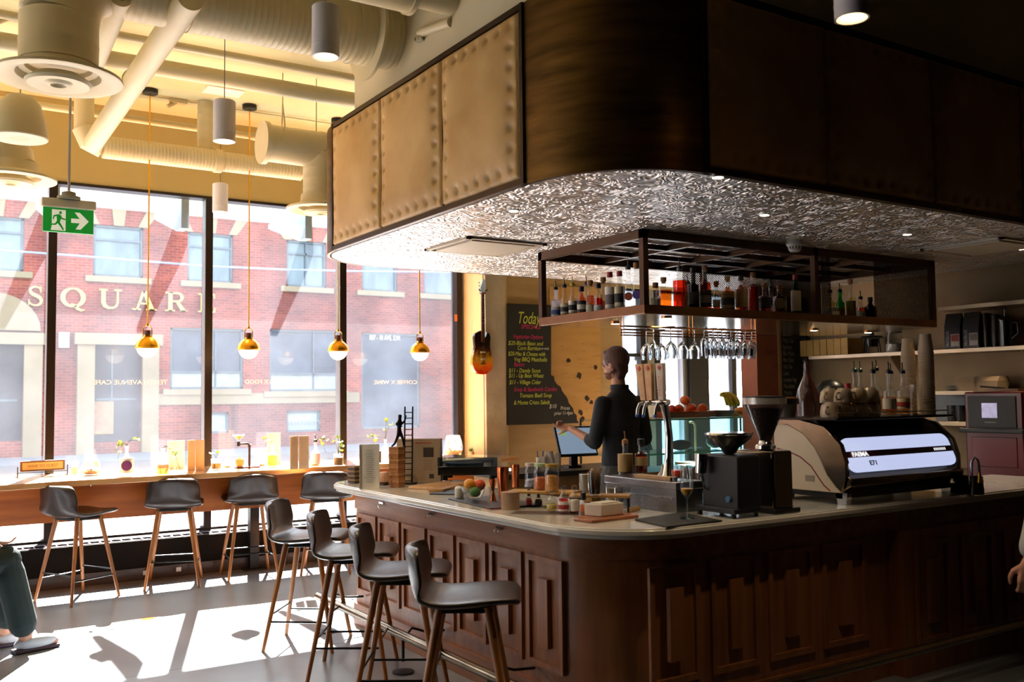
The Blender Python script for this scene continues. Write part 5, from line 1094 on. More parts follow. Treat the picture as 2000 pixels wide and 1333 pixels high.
t = thing('wooden_lid_bowl', 'dark bowl with warm wooden lid at the left back of the machine top', 'bowl', (mx0+.02, my0+.38, TZ)); M().lathe([(0, 0), (.045, 0), (.055, .07), (0, .07)], n=24).build('bowl', mat('grey_bowl', '#57504a', .4), t); M().lathe([(0, .07), (.065, .07), (.065, .10), (0, .10)], n=26).build('rim_band', blackplast, t); M().lathe([(0, .10), (.06, .10), (.058, .108), (0, .11)], n=26).build('lid', mat('warm_lid', '#c98a3a', .5), t)
# syrup bottles
G4 = 'syrup bottles with pourers on the espresso machine'
for i, (px, Y, H, lab, kw) in enumerate(((1657, 3.42, .20, 'short syrup bottle with red topped stopper beside the cups', dict(stop='cap', cap=capr, R=.032)), (1671, 3.58, .28, 'rear syrup bottle with green collar pourer, left one of two', dict(cap=mat('cap_green', '#1e3a24', .4), R=.033)), (1682, 3.60, .28, 'rear syrup bottle with green collar pourer, right one of two', dict(cap=mat('cap_green', '#1e3a24', .4), R=.033)), (1707, 3.33, .265, 'front syrup bottle nearest the cups with metal pourer', dict(R=.036)), (1714, 3.56, .29, 'syrup bottle behind the nearest one with metal pourer', dict(R=.033)), (1738, 3.33, .265, 'middle front syrup bottle with metal pourer', dict(R=.036)), (1742, 3.56, .27, 'syrup bottle behind the middle front one', dict(R=.033)), (1765, 3.34, .265, 'front syrup bottle with red and cream label beside the paper cups', dict(R=.036, label=LBC, lsec=LBR)))):
    R_ = kw.pop('R'); p = ay(px, 800, Y); kw.setdefault('label', LBW if i % 2 else None); bottle((p.x, Y, TZ+.0005), H*.88, R_, lab, G4, neck=.013, liq='syrup', lvl=.42, lz=(.15, .4), sh=.58, name='syrup_bottle', neckl=.26, **kw)
# paper cup stacks
pcm = mat('paper_cup', '#cdb79b', .7, var=.03)
def cup_stack(px, Y, H, n, R, lab, z0=None):
    p = ay(px, 800, Y); t = thing('paper_cup_stack', lab, 'paper cups', (p.x, Y, TZ if z0 is None else z0)); st = (H-.10)/n
    m = M()
    for i in range(n): z = st*i; m.lathe([(R*.98, z), (R*1.05, z+.001), (R*1.05, z+.006), (R*.98, z+.008)], n=22)
    m.lathe([(R, st*n), (R*.72, H), (0, H)], n=24); m.lathe([(R*.9, 0), (R*.97, 0), (R*.97, st*n), (R*.9, st*n)], n=20)
    m.build('cups', pcm, t)
cup_stack(1777, 3.42, .44, 26, .040, 'left tall stack of upside down paper cups on the espresso machine'); cup_stack(1812, 3.30, .46, 30, .042, 'right tall stack of upside down paper cups on the espresso machine')
t = thing('plastic_cup_stack', 'clear plastic cups stacked in front of the paper cups', 'cups', (ay(1790, 800, 3.25).x, 3.25, TZ)); M().lathe([(.038, 0), (.030, .17), (0, .17)], n=22).build('cups', clear, t)
# grinders
t = thing('coffee_grinder', 'small black coffee grinder with wide funnel on the bar', 'grinder', (3.27, 3.16, Z)); blk = mat('grinder_black', '#17171b', .45, var=.05); 
m = M(); m.bb((0, 0, .035), (.15, .24, .29)); m.build('housing', blk, t, bevel=.012, seg=3); M().bb((-.03, .0, .02), (.15, .26, .045)).build('base', blk, t, bevel=.004)
for x, y in ((-.015, .02), (-.015, .24), (.13, .02), (.13, .24)): M().rod((x, y, 0), (x, y, .022), .012, n=12).build('foot', blackplast, t)
M().lathe([(.02, .29), (.035, .30), (.04, .315), (.105, .365), (.112, .385), (.109, .392), (.0, .392)], (.07, .12, 0), 32).build('funnel', mat('smoke_funnel', '#2e2a27', .2, coat=.5), t)
M().lathe([(.112, .381), (.115, .385), (.112, .393), (.108, .393)], (.07, .12, 0), 32).build('funnel_rim', chrome, t)
M().rod((-.001, .06, .085), (-.012, .06, .085), .014, n=16).build('knob', mat('knob_blue', '#3d6f9c', .4), t)
m = M(); m.tube([(-.035, .20, .29), (-.045, .20, .20)], [.03, .026], 18); m.tube([(-.04, .2, .20), (-.02, .2, .13), (.0, .2, .12)], .007, 8); m.build('dosing_cup', chrome, t)
t = thing('coffee_grinder', 'tall chrome coffee grinder with large bean hopper on the bar', 'grinder', (3.60, 3.29, Z)); gch = mat('dark_chrome', '#7d705f', .16, 1, var=.1)
m = M(); m.prism([(-.085, -.12), (.05, -.12), (.085, -.07), (.085, .12), (-.085, .12)], .02, .30); m.build('housing', gch, t, bevel=.012, seg=3); M().bb((-.09, -.13, .0), (.09, .13, .024)).build('base', blackplast, t, bevel=.004)
M().lathe([(.03, .30), (.05, .305), (.05, .32), (.035, .33), (.030, .345)], n=24).build('collar', chrome, t)
hp = [(.030, .345), (.034, .36), (.098, .52), (.103, .525), (.103, .545)]
M().lathe(hp+[(.100, .545), (.100, .527), (.095, .522), (.031, .362), (.027, .346)], n=32).build('hopper', glass('hopper_plastic', (.7, .62, .55), dust=.12), t)
M().lathe([(0, .35), (.029, .35), (.033, .365), (.088, .50), (.0, .507)], n=28).build('coffee_beans', mat('beans', '#2a1710', .5, bump=.8, bs=70, var=.4, vs=60), t)
M().lathe([(.108, .556), (.108, .562), (0, .566)], n=32).build('hopper_lid', blackplast, t); M().lathe([(.1035, .524), (.106, .524), (.107, .556), (.1035, .556)], n=32).build('hopper_band', mat('band_grey', '#b9b2ab', .3, .5), t)
# rinser tap and pitchers right of the machine
t = thing('pitcher_rinser_tap', 'curved chrome tap standing right of the espresso machine', 'tap', P0(1900, 972)); M().tube([(0, 0, 0), (0, 0, .17)]+[(.035-.035*cos(a), 0, .17+.04*sin(a)) for a in [pi*i/8 for i in range(1, 9)]]+[(.072, 0, .13)], .007, 12).build('spout', chrome, t); M().lathe([(.07, 0), (.012, 0), (.012, .0)][:1]+[(.07, 0), (.02, .0)], n=4) ; M().lathe([(.0, .055), (.006, .055), (.018, .0), (.0, .0)], (.072, 0, .075), 14).build('nozzle', brass, t)
for px, py, R_, H_, lab in ((1899, 966, .042, .10, 'dark steel milk pitcher left of the chrome tap'), (1928, 968, .038, .10, 'dark steel milk pitcher right of the chrome tap')):
    p = P0(px, py); t = thing('milk_pitcher', lab, 'pitcher', (p[0], p[1]+.06, p[2])); M().lathe([(0, 0), (R_, 0), (R_*1.02, .03), (R_*.85, H_*.8), (R_*.95, H_), (R_*.9, H_), (R_*.8, H_*.8), (0, .01)], n=24).build('jug', mat('dark_steel', '#3c3128', .3, .8), t); M().tube([(R_*.9, 0, H_*.85), (R_*1.6, 0, H_*.8), (R_*1.6, 0, H_*.3), (R_, 0, H_*.25)], .005, 8).build('handle', MC['dark_steel'], t)
p = P0(1875, 955); t = thing('milk_carton', 'cream and brown milk carton behind the espresso machine', 'carton', (5.35, 3.62, Z)); M().bb((-.05, -.05, 0), (.05, .05, .22)).build('carton', mat('carton_tan', '#b9976a', .6, var=.1), t, bevel=.004); M().lathe([(.055, .22), (.058, .25), (0, .26)], n=16).build('cap', mat('cap_orange', '#b9742c', .5), t)
# black portafilter rack and tamper silhouettes behind (dark wine bottle, dark cap)
t = thing('carafe', 'dark long necked carafe standing before the menu board', 'carafe', (ay(1577, 740, 3.95).x, 3.95, 0)); zc_ = ay(1577, 770, 3.95).z
M().lathe([(0, zc_-.45), (.07, zc_-.45), (.075, zc_-.05), (.06, zc_+.03), (.024, zc_+.11), (.018, zc_+.20), (.021, zc_+.205), (.015, zc_+.205), (0, zc_+.12)], n=24).build('body', mat('carafe_dark', '#3c1f1c', .15, coat=.6), t)
t['label'] = 'dark long necked carafe standing behind the espresso machine, in front of the menu board'
tb = thing('back_bar_stand', 'dark equipment stand behind the espresso machine', 'stand', (4.35, 3.80, 0)); M().bb((0, 0, 0), (1.2, .35, zc_-.452)).build('cabinet', mat('stand_dark', '#1b1512', .5), tb)
t = thing('knitted_cap', 'black rounded kettle silhouette behind the cream cups', 'kettle', (ay(1622, 760, 3.92).x, 3.92, zc_-.45)); t.name = 'black_kettle'
M().lathe([(0, 0), (.09, 0), (.10, .30), (.105, .40), (.09, .49), (.05, .53), (0, .54)], n=28).build('body', blackplast, t)
# ------------------------------------------------------------------ shelf wall on the right
shm = mat('shelf_stainless', '#b8a88e', .35, .8, var=.15, vs=4)
def shelf(z, y0, y1, lab, d=.30, th=.035, br=True):
    t = thing('wall_shelf', lab, 'shelf', (7.47, y0, z)); M().bb((-d, 0, -th), (0, y1-y0, 0)).build('shelf_board', shm, t, bevel=.003)
    if br:
        for y in [.25+i*1.15 for i in range(int((y1-y0)/1.15)+1)]:
            if y < y1-y0: m = M(); m.prism([(0, -th), (-d*.9, -th), (0, -th-.26)], -.008, .008, lambda u, v, q, y=y: (u, y+q, v)); m.bb((-.02, y-.02, -th-.30), (0, y+.02, -th)); m.build('bracket', shm, t)
    return t
shelf(1.84, 2.6, 6.0, 'long stainless wall shelf carrying coffee bags and jars'); shelf(2.19, 2.6, 4.66, 'upper stainless wall shelf above the coffee bags', br=False); shelf(1.50, 2.9, 4.75, 'stainless wall shelf with takeaway boxes above the red oven', br=False); shelf(1.25, 4.36, 4.9, 'short lower shelf carrying dark mugs beside the red oven', br=False)
M().bb((7.452, 4.3, 1.25), (7.47, 4.9, 1.48)).build('wall_tiles', mat('grey_tile', '#6b7078', .4, var=.1), None); struct(bpy.data.objects['wall_tiles']); bpy.data.objects['wall_tiles'].name = 'wall_splashback'
def SH(px, x=7.22): return ax(px, 700, x).y
t = thing('wooden_crate', 'slatted pale wooden box on the long shelf beside the menu board', 'box', (7.33, SH(1610), 1.8405)); m = M()
for i in range(7): m.bb((-.12, -.27+i*.078, 0), (-.105, -.27+i*.078+.072, .15))
m.bb((-.105, -.27, 0), (.1, -.255, .15)).bb((-.105, .26, 0), (.1, .275, .15)).bb((-.105, -.27, 0), (.1, .275, .01)); m.build('slats', mat('crate_pine', '#c19a4e', .6, var=.15), t)
t = thing('steel_cup', 'small steel cup on the long shelf', 'cup', (7.3, SH(1650), 1.8405)); M().lathe([(0, 0), (.03, 0), (.04, .09), (.037, .09), (0, .01)], n=20).build('cup', steel, t)
t = thing('glass_jar', 'dark lidded glass jar on a wire stand on the long shelf', 'jar', (7.3, SH(1693), 1.8405)); m = M()
for a in range(4): m.rod((.09*cos(a*pi/2), .09*sin(a*pi/2), 0), (.07*cos(a*pi/2), .07*sin(a*pi/2), .14), .005, n=6)
m.build('wire_stand', blackmetal, t); M().lathe([(0, .06), (.05, .06), (.06, .13), (0, .13)], n=20).build('jar', GL['dark'], t); M().lathe([(0, .14), (.10, .14), (.09, .155), (.02, .165), (.02, .185), (0, .19)], n=24).build('lid', mat('lid_dark', '#26221d', .3, .4), t)
t = jar((7.3, SH(1736), 1.8405), .075, .17, 'large clear glass jar of white sugar on the long shelf', clear, mat('lid_glass', '#8f877a', .2), .42, mat('sugar', '#d8cfc2', .8))
bagm = mat('bag_black', '#0e0d0d', .4, var=.1, bump=.3, bs=20)
for i, (pxa, pxb, lab, c3) in enumerate(((1848, 1880, 'left black coffee bag with red picture label on the long shelf', '#8c2a22'), (1884, 1916, 'right black coffee bag with grey picture label on the long shelf', '#6d6a66'))):
    y1_, y0_ = SH(pxa), SH(pxb); t = thing('coffee_bag', lab, 'coffee bag', (7.24, (y0_+y1_)/2, 1.8405)); w_ = y1_-y0_; t.rotation_euler = (0, 0, -pi/2)
    m = M(); m.add([(-w_/2, -.04, 0), (w_/2, -.04, 0), (w_/2, .04, 0), (-w_/2, .04, 0), (-w_/2, -.035, .18), (w_/2, -.035, .18), (w_/2, .035, .18), (-w_/2, .035, .18), (-w_/2, -.004, .29), (w_/2, -.004, .29), (w_/2, .004, .29), (-w_/2, .004, .29)], [(0, 3, 2, 1), (0, 1, 5, 4), (1, 2, 6, 5), (2, 3, 7, 6), (3, 0, 4, 7), (4, 5, 9, 8), (5, 6, 10, 9), (6, 7, 11, 10), (7, 4, 8, 11), (8, 9, 10, 11)]); m.build('bag', bagm, t, bevel=.006)
    M().bb((-.01, -.0425, .02), (w_/2-.008, -.041, .12)).build('label', mat('bag_label', '#b9b4b2', .6), t); M().bb((-.004, -.0437, .06), (w_/2-.014, -.0426, .113)).build('label_picture', mat('pic_%d' % i, c3, .6, var=.4, vs=60), t)
    tx = text('bag_lettering', 'FRATELLO', .034, mat('letter_pale', '#c9c5c0', .6), t, (-.028, -.0415, .02), (pi/2, -pi/2, 0), .0004, sx=.8)
for i, (px, h_, lab) in enumerate(((1921, .27, 'dark steel canister left of the french press'), (1939, .25, 'dark canister tight beside the french press'))):
    t = thing('canister', lab, 'canister', (7.28, SH(px), 1.8405)); M().lathe([(0, 0), (.04, 0), (.04, h_), (.0, h_+.01)], n=20).build('tin', mat('dark_tin', '#35302a', .3, .7), t)
t = thing('french_press', 'black french press with loop handle on the long shelf', 'coffee press', (7.28, SH(1957), 1.8405)); t.rotation_euler = (0, 0, -pi/2)
M().lathe([(0, 0), (.05, 0), (.05, .2), (.052, .21), (.03, .235), (.0, .24)], n=24).rod((0, 0, .24), (0, 0, .30), .003, n=6).build('beaker', mat('press_black', '#0d0d10', .15, coat=.5), t); M().ball((0, 0, .305), .010, 10).build('plunger_knob', blackplast, t); M().tube([(.05, 0, .19), (.10, 0, .18), (.105, 0, .10), (.05, 0, .06)], .008, 8).build('handle', blackplast, t)
for i, (px, lab) in enumerate(((1888, 'left brown card takeaway box on the shelf above the red oven'), (1928, 'middle brown card takeaway box on the shelf above the red oven'))):
    t = thing('takeaway_box', lab, 'box', (7.27, SH(px), 1.5005)); m = M(); m.add([(-.07, -.085, 0), (.07, -.085, 0), (.07, .085, 0), (-.07, .085, 0), (-.085, -.10, .07), (.085, -.10, .07), (.085, .10, .07), (-.085, .10, .07)], [(0, 3, 2, 1), (4, 5, 6, 7), (0, 1, 5, 4), (1, 2, 6, 5), (2, 3, 7, 6), (3, 0, 4, 7)]); m.build('tray', mat('kraft_card', '#b59a78', .75, var=.06), t); M().prism([(-.085, .072), (.085, .072), (.06, .11), (-.06, .11)], -.1, .1, lambda u, v, q: (u, q, v)).build('lid', MC['kraft_card'], t)
for i in range(3): pass
t = thing('plate_stack', 'stack of pale plates at the left end of the takeaway shelf', 'plates', (7.28, SH(1862), 1.5005)); m = M(); 
for i in range(4): m.lathe([(0, i*.01), (.06, i*.01), (.10, i*.01+.012), (.10, i*.01+.015), (.06, i*.01+.004), (0, i*.01+.004)], n=26)
m.build('plates', mat('plate_pale', '#a39a88', .35), t)
for i, (px, lab) in enumerate(((1852, 'left dark mug on the short lower shelf'), (1868, 'right dark mug on the short lower shelf'))):
    t = thing('mug', lab, 'mug', (7.25, SH(px), 1.2505)); M().lathe([(0, 0), (.035, 0), (.042, .05), (.042, .13), (.038, .13), (0, .02)], n=20).build('mug', mat('mug_dark', '#23252a', .3), t)
# red oven
oy0, oy1 = ax(1998, 800, 6.5).y, ax(1899, 800, 6.5).y
t = thing('speed_oven', 'deep red countertop oven with grey control panel and small screen', 'oven', (6.5, oy0, .86)); OW = oy1-oy0+.06; redm = mat('oven_red', '#5c0f12', .3, coat=.3, var=.06)
M().bb((0, 0, 0), (.55, OW, .63)).build('housing', redm, t, bevel=.012); M().bb((-.008, .045, .375), (.0, OW-.03, .60)).build('control_panel', mat('panel_grey', '#3a3936', .5), t, bevel=.004)
M().bb((-.012, OW*.42, .445), (-.008, OW*.68, .55)).build('screen', mat('oven_screen', '#a9a4b8', .3, emis='#a8a0c0', es=.55, var=.4, vs=30), t); M().bb((-.045, -.02, .34), (-.0, OW+.02, .372)).build('door_handle', blackplast, t, bevel=.006)
M().bb((-.006, .05, .10), (.0, OW-.05, .31)).build('door_panel', redm, t, bevel=.003)
mlo = M().bb((-.0115, OW*.44, .41), (-.0085, OW*.64, .418)).build('brand_strip', mat('strip_grey', '#8d8880', .5), t)
t = thing('oven_tray', 'crumpled paper and black tongs lying on top of the red oven', 'paper', (6.62, oy0+.22, 1.4905)); M().box((0, 0, .01), (.22, .3, .02), (0, 0, .2)).build('paper', mat('kraft_light', '#b49a7c', .7), t); M().box((-.02, .05, .03), (.03, .16, .014), (.1, 0, .3)).build('tongs', blackplast, t)
t = thing('back_counter', 'dark back counter carrying the red oven along the right wall', 'counter', (6.45, 2.6, 0)); M().bb((0, 0, .82), (.98, 2.4, .86)).build('worktop', mat('dark_steel_top', '#5d554b', .35, .7), t); M().bb((.04, .02, 0), (.96, 2.38, .82)).build('cabinet', mat('stand_dark', '#1b1512', .5), t)
# ------------------------------------------------------------------ stub wall: salmon panel and menu board
struct(M().bb((6.72, 6.22, 0), (7.02, 6.42, CEIL)).build('wall_salmon_column', mat('salmon_paint', '#b0664a', .6, var=.08)))
struct(M().bb((7.00, 6.20, 0), (7.03, 6.245, 2.5)).build('trim_6', mat('pine_trim', '#c49a66', .6)))
struct(M().bb((7.02, 6.24, 0), (7.28, 6.42, CEIL)).build('wall_stub_left', cream))
mb = thing('menu_board', 'black chalk menu board of hot drinks beside the salmon column', 'menu board', (7.04, 6.235, 0)); M().bb((0, -.02, 1.35), (.40, 0, 2.42)).build('board', mat('chalkboard', '#23241f', .7, var=.15, vs=4), mb)
chw = mat('chalk_white', '#c9c9c2', .8)
for i, (s_, pr_) in enumerate((('Coffee', '3'), ('Cortado', '4 1/4'), ('Dirty Chai', '5 3/4'), ('Espresso', '3'), ('Flat White', '4 1/2'), ('Hot Choc', '4 1/2'), ('Hot Tea', '3 1/2'), ('Latte', '4'), ('London Fog', '4 3/4'), ('Macchiato', '3 3/4'), ('Matcha', '5'))):
    zz = 2.105-i*.0625; text('drink_lettering', s_, .060, chw, mb, (.025, -.0215, zz), FACE_Y, .0005, shear=.15, sx=.62); text('price_lettering', pr_, .045, chw, mb, (.30, -.0215, zz+.005), (pi/2, radians(-6), 0), .0005, sx=.7)
sc_ = text('scribble', 'Sips', .09, mat('scribble_brown', '#7d4530', .7), None, (6.82, 6.215, 1.86), FACE_Y, .0005, shear=.3); tag(sc_, 'faint handwritten word on the salmon column', 'writing')
# ------------------------------------------------------------------ chalkboard, plywood map, guitar
cb = thing('chalkboard', 'large chalkboard of daily specials with a ragged diagonal right edge', 'chalkboard', (5.36, 8.372, 0))
def C8(px, py): p = ay(px, py, 8.375); return (p.x-5.36, p.z)
cbm = mat('chalk_black', '#1c1d18', .75, var=.25, vs=3)
pts = [C8(990.5, 831), C8(990.5, 593), C8(1076, 596), C8(1076, 733)]
d0, d1 = C8(1076, 733), C8(1131, 827)
for i in range(1, 16): f_ = i/16; pts.append((d0[0]+(d1[0]-d0[0])*f_+random.uniform(-.012, .016), d0[1]+(d1[1]-d0[1])*f_+random.uniform(-.008, .012)+(.03*sin(f_*3.1))))
pts.append(d1)
M().prism(pts, 0, .012, lambda u, v, q: (u, q, v)).build('board', cbm, cb)
cy_, cp_ = mat('chalk_yellow', '#c3cf4e', .8), mat('chalk_pink', '#c9286a', .8)
def chalk(s_, px, py, hpx, mt_, wpx, sh=.2):
    u, v = C8(px, py); sz = hpx*.0056*1.25; o = text('chalk_lettering', s_, sz, mt_, cb, (u, -.0015, v), FACE_Y, .0005, shear=sh)
    bpy.context.view_layer.update(); w_ = max(v_.co.x for v_ in o.data.vertices)-min(v_.co.x for v_ in o.data.vertices); ww = C8(px+wpx, py)[0]-u; o.scale.x = ww/max(w_, .01)
chalk("Today's", 1009, 632, 26, cy_, 52, .35); chalk('SPECIALS', 1017, 642, 9, cp_, 38)
chalk('Vegetarian Options', 1001, 661, 9, cp_, 58); chalk('$20-Black Bean and', 992, 674, 9, cy_, 68); chalk('Corn Burrito', 1010, 684, 9, cy_, 42); chalk('(sub salad)', 1053, 683, 5, chw, 18); chalk('$20-Mac & Cheese with', 992, 695, 9, cy_, 72); chalk('Veg BBQ Meatballs', 1003, 706, 9, cy_, 64)
chalk('Beers', 1003, 716, 9, cp_, 20); chalk('$11 - Dandy Stout', 993, 728, 9, cy_, 62); chalk('$11 - Up Beat Wheat', 993, 738, 9, cy_, 68); chalk('$11 - Village Cider', 994, 751, 9, cy_, 62)
chalk('Soup & Sandwich Combo', 1003, 765, 9, cp_, 84); chalk('Tomato Basil Soup', 1014, 777, 9, cy_, 62); chalk('& Monte Cristo Salads', 1003, 791, 9, cy_, 70); chalk('$10', 1072, 798, 9, chw, 14); chalk('Prices', 1094, 801, 8, chw, 18); chalk('prior 11-4pm', 1082, 811, 8, chw, 36)
pm = thing('plywood_map', 'pale plywood wall panel with engraved dark animals and lines beside the chalkboard', 'wall art', (5.36, 8.40, 0))
plm = mat('ply_light', '#b98c4c', .5, var=.1, vs=3, stretch=(1, 1, 4), col2='#c79a58')
M().prism([C8(1077, 560), C8(1176, 560), C8(1176, 830), C8(1133, 828)]+[(p_[0]+.01, p_[1]+.01) for p_ in pts[-2:3:-1]]+[C8(1077, 733)], .002, .012, lambda u, v, q: (u, q, v)).build('panel', plm, pm)
dm = mat('engraved_dark', '#2f2418', .8); 
def blob(px, py, rp, k=7, seed=0):
    random.seed(seed); u, v = C8(px, py); rr_ = rp*.0056; m = M(); m.prism([(u+rr_*(.6+.6*random.random())*cos(2*pi*i/k), v+rr_*(.6+.6*random.random())*sin(2*pi*i/k)) for i in range(k)], 0, .002, lambda a, b, q: (a, q, b)); m.build('engraved_animal', dm, pm)
for i, (x, y, r) in enumerate(((1113, 704, 5), (1134, 734, 7), (1149, 778, 6), (1158, 786, 5), (1137, 806, 6), (1140, 820, 6), (1166, 718, 5))): blob(x, y, r, 9, i)
m = M(); random.seed(5)
for i in range(34):
    px, py = random.uniform(1098, 1168), random.uniform(670, 800); u, v = C8(px, py); l_ = random.uniform(.03, .10)
    if px > 1080+max(0, (py-733))*.62+12: m.bb((u, 0, v), (u+l_, .002, v+.003))
eo = m.build('engraved_lines', mat('engraved_brown', '#7c5a2c', .8), pm); eo['kind'] = 'stuff'
# guitar
gt = thing('electric_guitar', 'sunburst electric guitar hanging on the concrete column', 'guitar', (5.17, 8.33, 0)); 
def G8(px, py): p = ay(px, py, 8.30); return (p.x-5.17, p.z)
def gz(py): return G8(943, py)[1]
def gu(px): return G8(px, 700)[0]
half = [(.0, 732), (.45, 731), (.8, 724), (1.0, 712), (.98, 700), (.82, 688), (.72, 678), (.76, 668), (.80, 660), (.70, 652), (.45, 648)]
cx_ = gu(943); hwd = (gu(963)-gu(922.5))/2
out = [(cx_+hwd*a, gz(y)) for a, y in half]+[(cx_+hwd*.30, gz(662)), (cx_+hwd*.18, gz(650)), (cx_-hwd*.2, gz(646))]+[(cx_-hwd*a, gz(y)) for a, y in half[::-1][1:-1]]
def body_mat():
    m = bpy.data.materials.new('sunburst'); m.use_nodes = True; n = m.node_tree.nodes; l = m.node_tree.links; b = n['Principled BSDF']; b.inputs['Roughness'].default_value = .15; b.inputs['Coat Weight'].default_value = .6
    t = n.new('ShaderNodeTexCoord'); s = n.new('ShaderNodeSeparateXYZ'); l.new(t.outputs['Object'], s.inputs[0]); r = n.new('ShaderNodeMapRange'); r.inputs[1].default_value = gz(735); r.inputs[2].default_value = gz(655); l.new(s.outputs[2], r.inputs[0])
    nz = n.new('ShaderNodeTexNoise'); nz.inputs['Scale'].default_value = 26; l.new(t.outputs['Object'], nz.inputs['Vector']); ad = n.new('ShaderNodeMath'); ad.operation = 'MULTIPLY_ADD'; ad.inputs[1].default_value = .35; l.new(nz.outputs['Fac'], ad.inputs[0]); l.new(r.outputs[0], ad.inputs[2])
    c = n.new('ShaderNodeValToRGB'); l.new(ad.outputs[0], c.inputs[0]); e = c.color_ramp.elements; e[0].position = .2; e[0].color = rgb('#d8200c'); e[1].position = .95; e[1].color = rgb('#1a0d08')
    q = e.new(.42); q.color = rgb('#e8741a'); q = e.new(.58); q.color = rgb('#c9962a'); q = e.new(.75); q.color = rgb('#5a3012'); l.new(c.outputs[0], b.inputs['Base Color']); return m
M().prism(out, -.03, .012, lambda u, v, q: (u, q, v)).build('body', [body_mat()], gt, bevel=.005)
m = M(); a, b = Vector((cx_, -.036, gz(668))), Vector((gu(943), -.036, gz(572))); m.prism([(-.018, 0), (.018, 0), (.014, 1), (-.014, 1)], -.006, .014, lambda u, v, q: (cx_+u, -.030+q-.012, a.z+(b.z-a.z)*v)); m.build('neck', mat('neck_brown', '#4a2b1a', .4), gt)
m = M()
for i in range(16): zf = a.z+.02+(b.z-a.z-.02)*(1-2**(-i/9.0))*1.35; m.bb((cx_-.016, -.050, min(zf, b.z)), (cx_+.016, -.047, min(zf, b.z)+.003)) 
m.build('frets', chrome, gt)
m = M(); m.prism([(-.020, 0), (.020, 0), (.036, .05), (.034, .12), (.016, .15), (.0, .14), (-.030, .05)], -.036, -.018, lambda u, v, q: (cx_+u+.006, q, b.z+v*.95)); hd_ = m.build('headstock', mat('headstock_blue', '#b9cfe0', .3), gt)
m = M()
for s in (-1, 1):
    for i in range(3): m.rod((cx_+s*.028, -.03, b.z+.03+i*.035), (cx_+s*.052, -.03, b.z+.034+i*.035), .005, n=8)
m.build('tuning_pegs', chrome, gt)
M().bb((cx_-.025, -.038, gz(704)), (cx_+.025, -.030, gz(704)+.018)).bb((cx_-.03, -.038, gz(690)), (cx_+.03, -.030, gz(690)+.016)).build('pickups', mat('pickup_cream', '#d9cba0', .4), gt)
M().bb((cx_-.028, -.040, gz(712)), (cx_+.028, -.030, gz(712)+.010)).build('bridge', chrome, gt)
m = M()
for s in range(6): x = cx_-.012+s*.0048; m.rod((x, -.044, gz(712)), (x, -.0465, b.z), .0009, n=4)
m.build('strings', chrome, gt)
wh = thing('guitar_hanger', 'brown wooden guitar hanger with black yoke on the concrete column', 'hanger', (5.17+cx_+.035, 8.36, b.z+.03)); M().bb((-.03, -.02, -.04), (.035, 0, .06)).build('wood_block', mat('hanger_wood', '#7d4424', .4), wh); M().tube([(-.085, -.09, .0), (-.075, -.075, -.012), (-.05, -.06, -.016), (-.0, -.03, -.01), (.0, -.015, 0)], .006, 8).tube([(.01, -.09, 0), (.015, -.07, -.012), (.0, -.03, -.01)], .006, 8).build('yoke', blackmetal, wh)
# ------------------------------------------------------------------ things on the window bar
WZ = WT+.0005
def Wb(px, py): p = az(px, py, WT); return (p.x, p.y, WZ)
leafm = mat('pothos_leaf', '#9db82a', .5, var=.2, vs=20); vine = mat('vine_stem', '#4f5a28', .7)
leafm.node_tree.nodes['Principled BSDF'].inputs['Transmission Weight'].default_value = .3
def leaf(m, c, r, yaw, tilt):
    c = Vector(c); pts = [(0, 0), (.45, .35), (.5, .75), (0, 1.25), (-.5, .75), (-.45, .35)]; q = Euler((tilt, 0, yaw)).to_matrix()
    top = [c+q @ Vector((u*r, v*r, .08*r*abs(u)*2)) for u, v in pts]; bot = [v-q @ Vector((0, 0, .0012)) for v in top]
    m.add(top+bot, [tuple(range(6)), tuple(reversed(range(6, 12)))]+[(i, (i+1) % 6, 6+(i+1) % 6, 6+i) for i in range(6)])
def sprig(t, base, strands, seed):
    random.seed(seed); ms = M(); ml = M(); b = Vector(base)
    for (dx, dy, hz, n_) in strands:
        e = b+Vector((dx, dy, hz)); mid = b+Vector((dx*.3, dy*.3, max(hz, .02)+.05)); pts = [b*(1-k)**2+mid*2*k*(1-k)+e*k*k for k in [i/8 for i in range(9)]]; ms.tube(pts, .0018, 5)
        for j in range(n_): p = pts[min(8, 5+j)]; leaf(ml, p, random.uniform(.022, .038), random.uniform(0, 6.28), random.uniform(.3, 1.3))
    ms.build('stem', vine, t); ml.build('leaves', leafm, t)
p = Wb(83, 931); t = thing('tabletop_sign', 'small framed sign on a black wire stand at the left of the window bar', 'sign', p, radians(8))
M().box((0, 0, .085), (.33, .012, .082)).build('frame', mat('sign_frame_brown', '#5c3c22', .5), t, bevel=.002); M().box((0, -.007, .085), (.30, .002, .056)).build('card', mat('sign_card', '#b3905c', .6), t)
text('sign_lettering', 'WINE TO GUEST', .030, mat('sign_ink', '#5a4428', .7), t, (0, -.0085, .075), FACE_Y, .0004, align='CENTER')
m = M()
for s in (-1, 1): m.tube([(s*.185, -.01, .0), (s*.185, -.01, .085)], .004, 6).tube([(s*.185, -.01, .004), (s*.185, .06, .004)], .004, 6)
m.tube([(-.185, -.01, .035), (.185, -.01, .035)], .003, 6); m.build('wire_stand', blackmetal, t)
tumbler(Wb(146, 928), .030, .11, 'pale milky candle glass right of the framed sign', mat('candle_wax', '#eef0e4', .5), .6)
